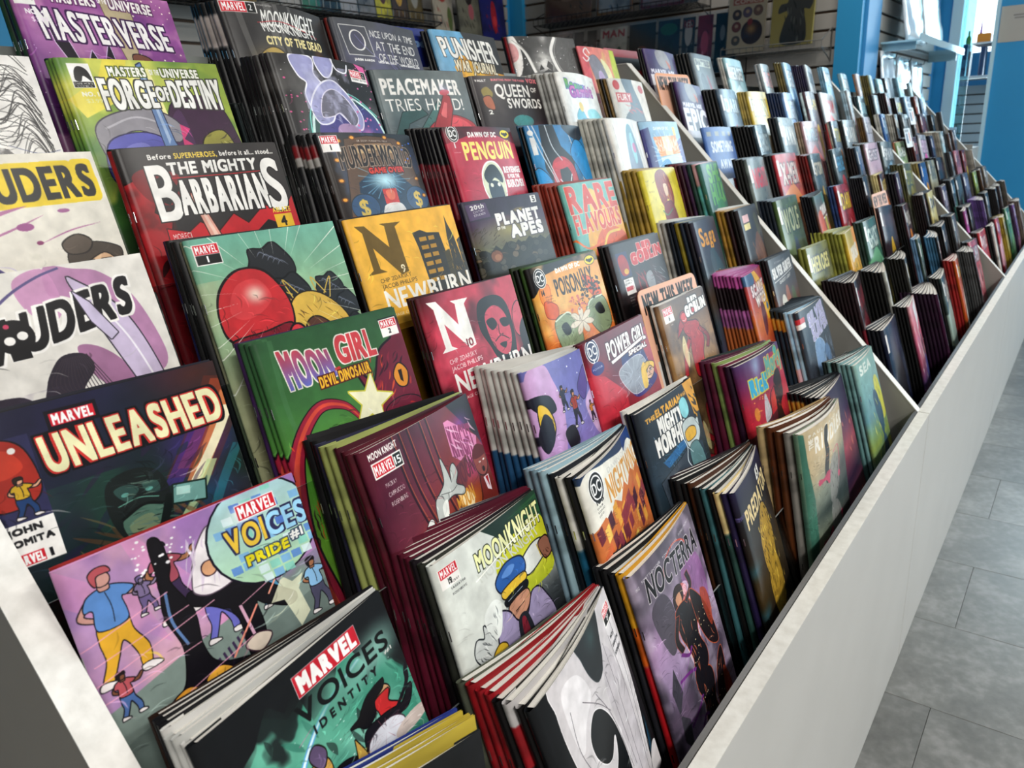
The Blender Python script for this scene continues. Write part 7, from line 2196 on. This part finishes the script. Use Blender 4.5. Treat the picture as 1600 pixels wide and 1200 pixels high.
# beyond the end of the rack
st2 = tag(empty('book_stand'), 'small stand of books just past the right end of the rack', 'stand')
boxes('stand_box', [(4.50, 4.75, .34, .68, 0, .925)], m_inner, st2)
boxes('stand_lip', [(4.49, 4.50, .34, .68, .9, .945)], m_inner, st2)
bagged(4.62, .64, .535, .927, .10, simple_art('2a1c1c', ['c04030 50 60 30 40', 'd8a030 50 40 20'], seed=4), 'stand red', 'black and red book on the small stand past the rack', 'book', 'books on the small stand', name='paperback_book', t=.02, film=False, lean=.05)
bagged(4.60, .525, .44, .927, .105, simple_art('9ac0dc', ['d8e8f0 50 80 30 50'], seed=5), 'stand blue', 'pale blue book on the small stand past the rack', 'book', 'books on the small stand', name='paperback_book', t=.02, film=False, lean=.05)

# notice on the blue wall
A = Art(256, seed=6, ratio=.77)
A.g('b8b0a6', 'b4aca2')
A.r('6a6462', 58, 8, 84, 12); A.t('PLEASE ASK AT THE COUNTER', '7a7472', 22, 18, 70, 4); A.t('BEFORE OPENING BAGS', '7a7472', 24, 26, 50, 4); A.r('8a8684', 50, 36, 92, 44, a=.7); A.r('8a8684', 50, 48, 86, 54, a=.7)
A = Art(256, seed=6, ratio=.77)
A.g('b8b0a6', 'b4aca2')
for (a_, b_, c_, d_) in ((56, 8, 84, 12), (22, 19, 92, 22), (24, 25, 60, 28), (50, 37, 92, 40), (50, 43, 88, 46), (50, 49, 92, 52)):
    A.r('7c7672', a_, b_, c_, d_, a=.75)
m = print_mat('notice print', A, .7)
V, F = box(0, .0008, -.30, 0, -.20, 0)
no = obj('paper_notice', mesh('paper_notice', [(XW - .0008 - .001 + v[0] * 1, v[1], v[2]) for v in V], F, [(-(v[1]) / .30, (v[2] + .2) / .20) for v in V]), m)
no.location = (0, .400, 1.70)
tag(no, 'pale paper notice pinned on the blue wall', 'notice')

# things in the next room
def prod(name, x, y, z, w_, d_, h_, col, label, cat, shape='box', grp='goods in the next room'):
    mt = pbr(name + col, col, .3)
    if shape == 'box':
        V, F = box(x - d_ / 2, x + d_ / 2, y - w_ / 2, y + w_ / 2, z, z + h_, b=.004)
        o = obj(name, mesh(name, V, F), mt)
    else:
        prof = [(0, 0), (.5, 0), (.5, .6), (.44, .68), (.2, .78), (.2, .96), (.24, .97), (.24, 1), (0, 1)] if shape == 'bottle' else [(0, 0), (.5, 0), (.4, .15), (.22, .5), (.1, .85), (0, 1)]
        V, F = [], []
        n = 12
        for r_, h in prof:
            for k in range(n):
                a = 2 * math.pi * k / n
                V.append((x + r_ * w_ * math.cos(a), y + r_ * w_ * math.sin(a), z + h * h_))
        for j in range(len(prof) - 1):
            for k in range(n):
                F.append((j * n + k, j * n + (k + 1) % n, (j + 1) * n + (k + 1) % n, (j + 1) * n + k))
        o = obj(name, mesh(name, V, F, smooth=True), mt)
    tag(o, label, cat, grp)
    return o


t = tag(empty('merchandise_shelf'), 'white shelf of colourful goods seen through the doorway', 'shelf')
boxes('shelf_board', [(6.9, 7.3, .42, .95, 1.355, 1.375)], m_white, t)
boxes('shelf_board', [(6.9, 7.3, .42, .72, 1.60, 1.612)], m_white, t)
boxes('upright', [(7.28, 7.3, .42, .44, .25, 1.72), (7.28, 7.3, .93, .95, .25, 1.72)], m_white, t)
boxes('upright', [(6.9, 6.92, .71, .72, 1.375, 1.60)], m_white, t)
prod('juice_bottle', 7.05, .765, 1.56, .036, .036, .15, '7ab82c', 'green bottle standing high on the shelf in the next room', 'bottle', 'bottle')
prod('stacked_tin', 7.05, .765, 1.375, .06, .06, .185, 'c83c3c', 'red tin under the green bottle in the next room', 'tin')
prod('toy_block', 7.05, .66, 1.612, .09, .08, .07, 'f0901c', 'orange toy block on the top board in the next room', 'toy')
prod('toy_cone', 7.08, .69, 1.612, .035, .03, .20, 'b070c8', 'thin purple cone on the top board in the next room', 'toy', 'cone')
for k, (c, y_, h_) in enumerate([('2c3450', .64, .24), ('8a98c0', .80, .26), ('c8d8e8', .86, .24), ('34405c', .76, .27), ('b0a8d0', .56, .22), ('d0b0b8', .51, .25), ('a8c8e0', .47, .24)]):
    prod('paperback_book', 6.98, y_, 1.375, .034, .14, h_ * .86, c, '%s book upright on the next room\'s shelf, %s from its left end' % (cname(c), ['fourth', 'second', 'first', 'third', 'sixth', 'seventh', 'last'][k]), 'book')
for k, (c, y_, z_, w_, h_, lb) in enumerate([('2a3c24', .86, .72, .10, .30, 'dark green packet hanging on the pale slatwall'), ('c8566c', .52, .92, .06, .14, 'red and white packet hanging on the pale slatwall'), ('d0682c', .52, .50, .07, .26, 'orange packet hanging low on the pale slatwall'), ('161618', .60, 1.28, .07, .06, 'black packet hanging just under the white shelf'), ('1c2c28', .80, .50, .08, .12, 'small dark packet hanging low on the pale slatwall')]):
    prod('hanging_packet', 7.36, y_, z_, w_, .03, h_, c, lb, 'packet', grp='packets on the pale slatwall')
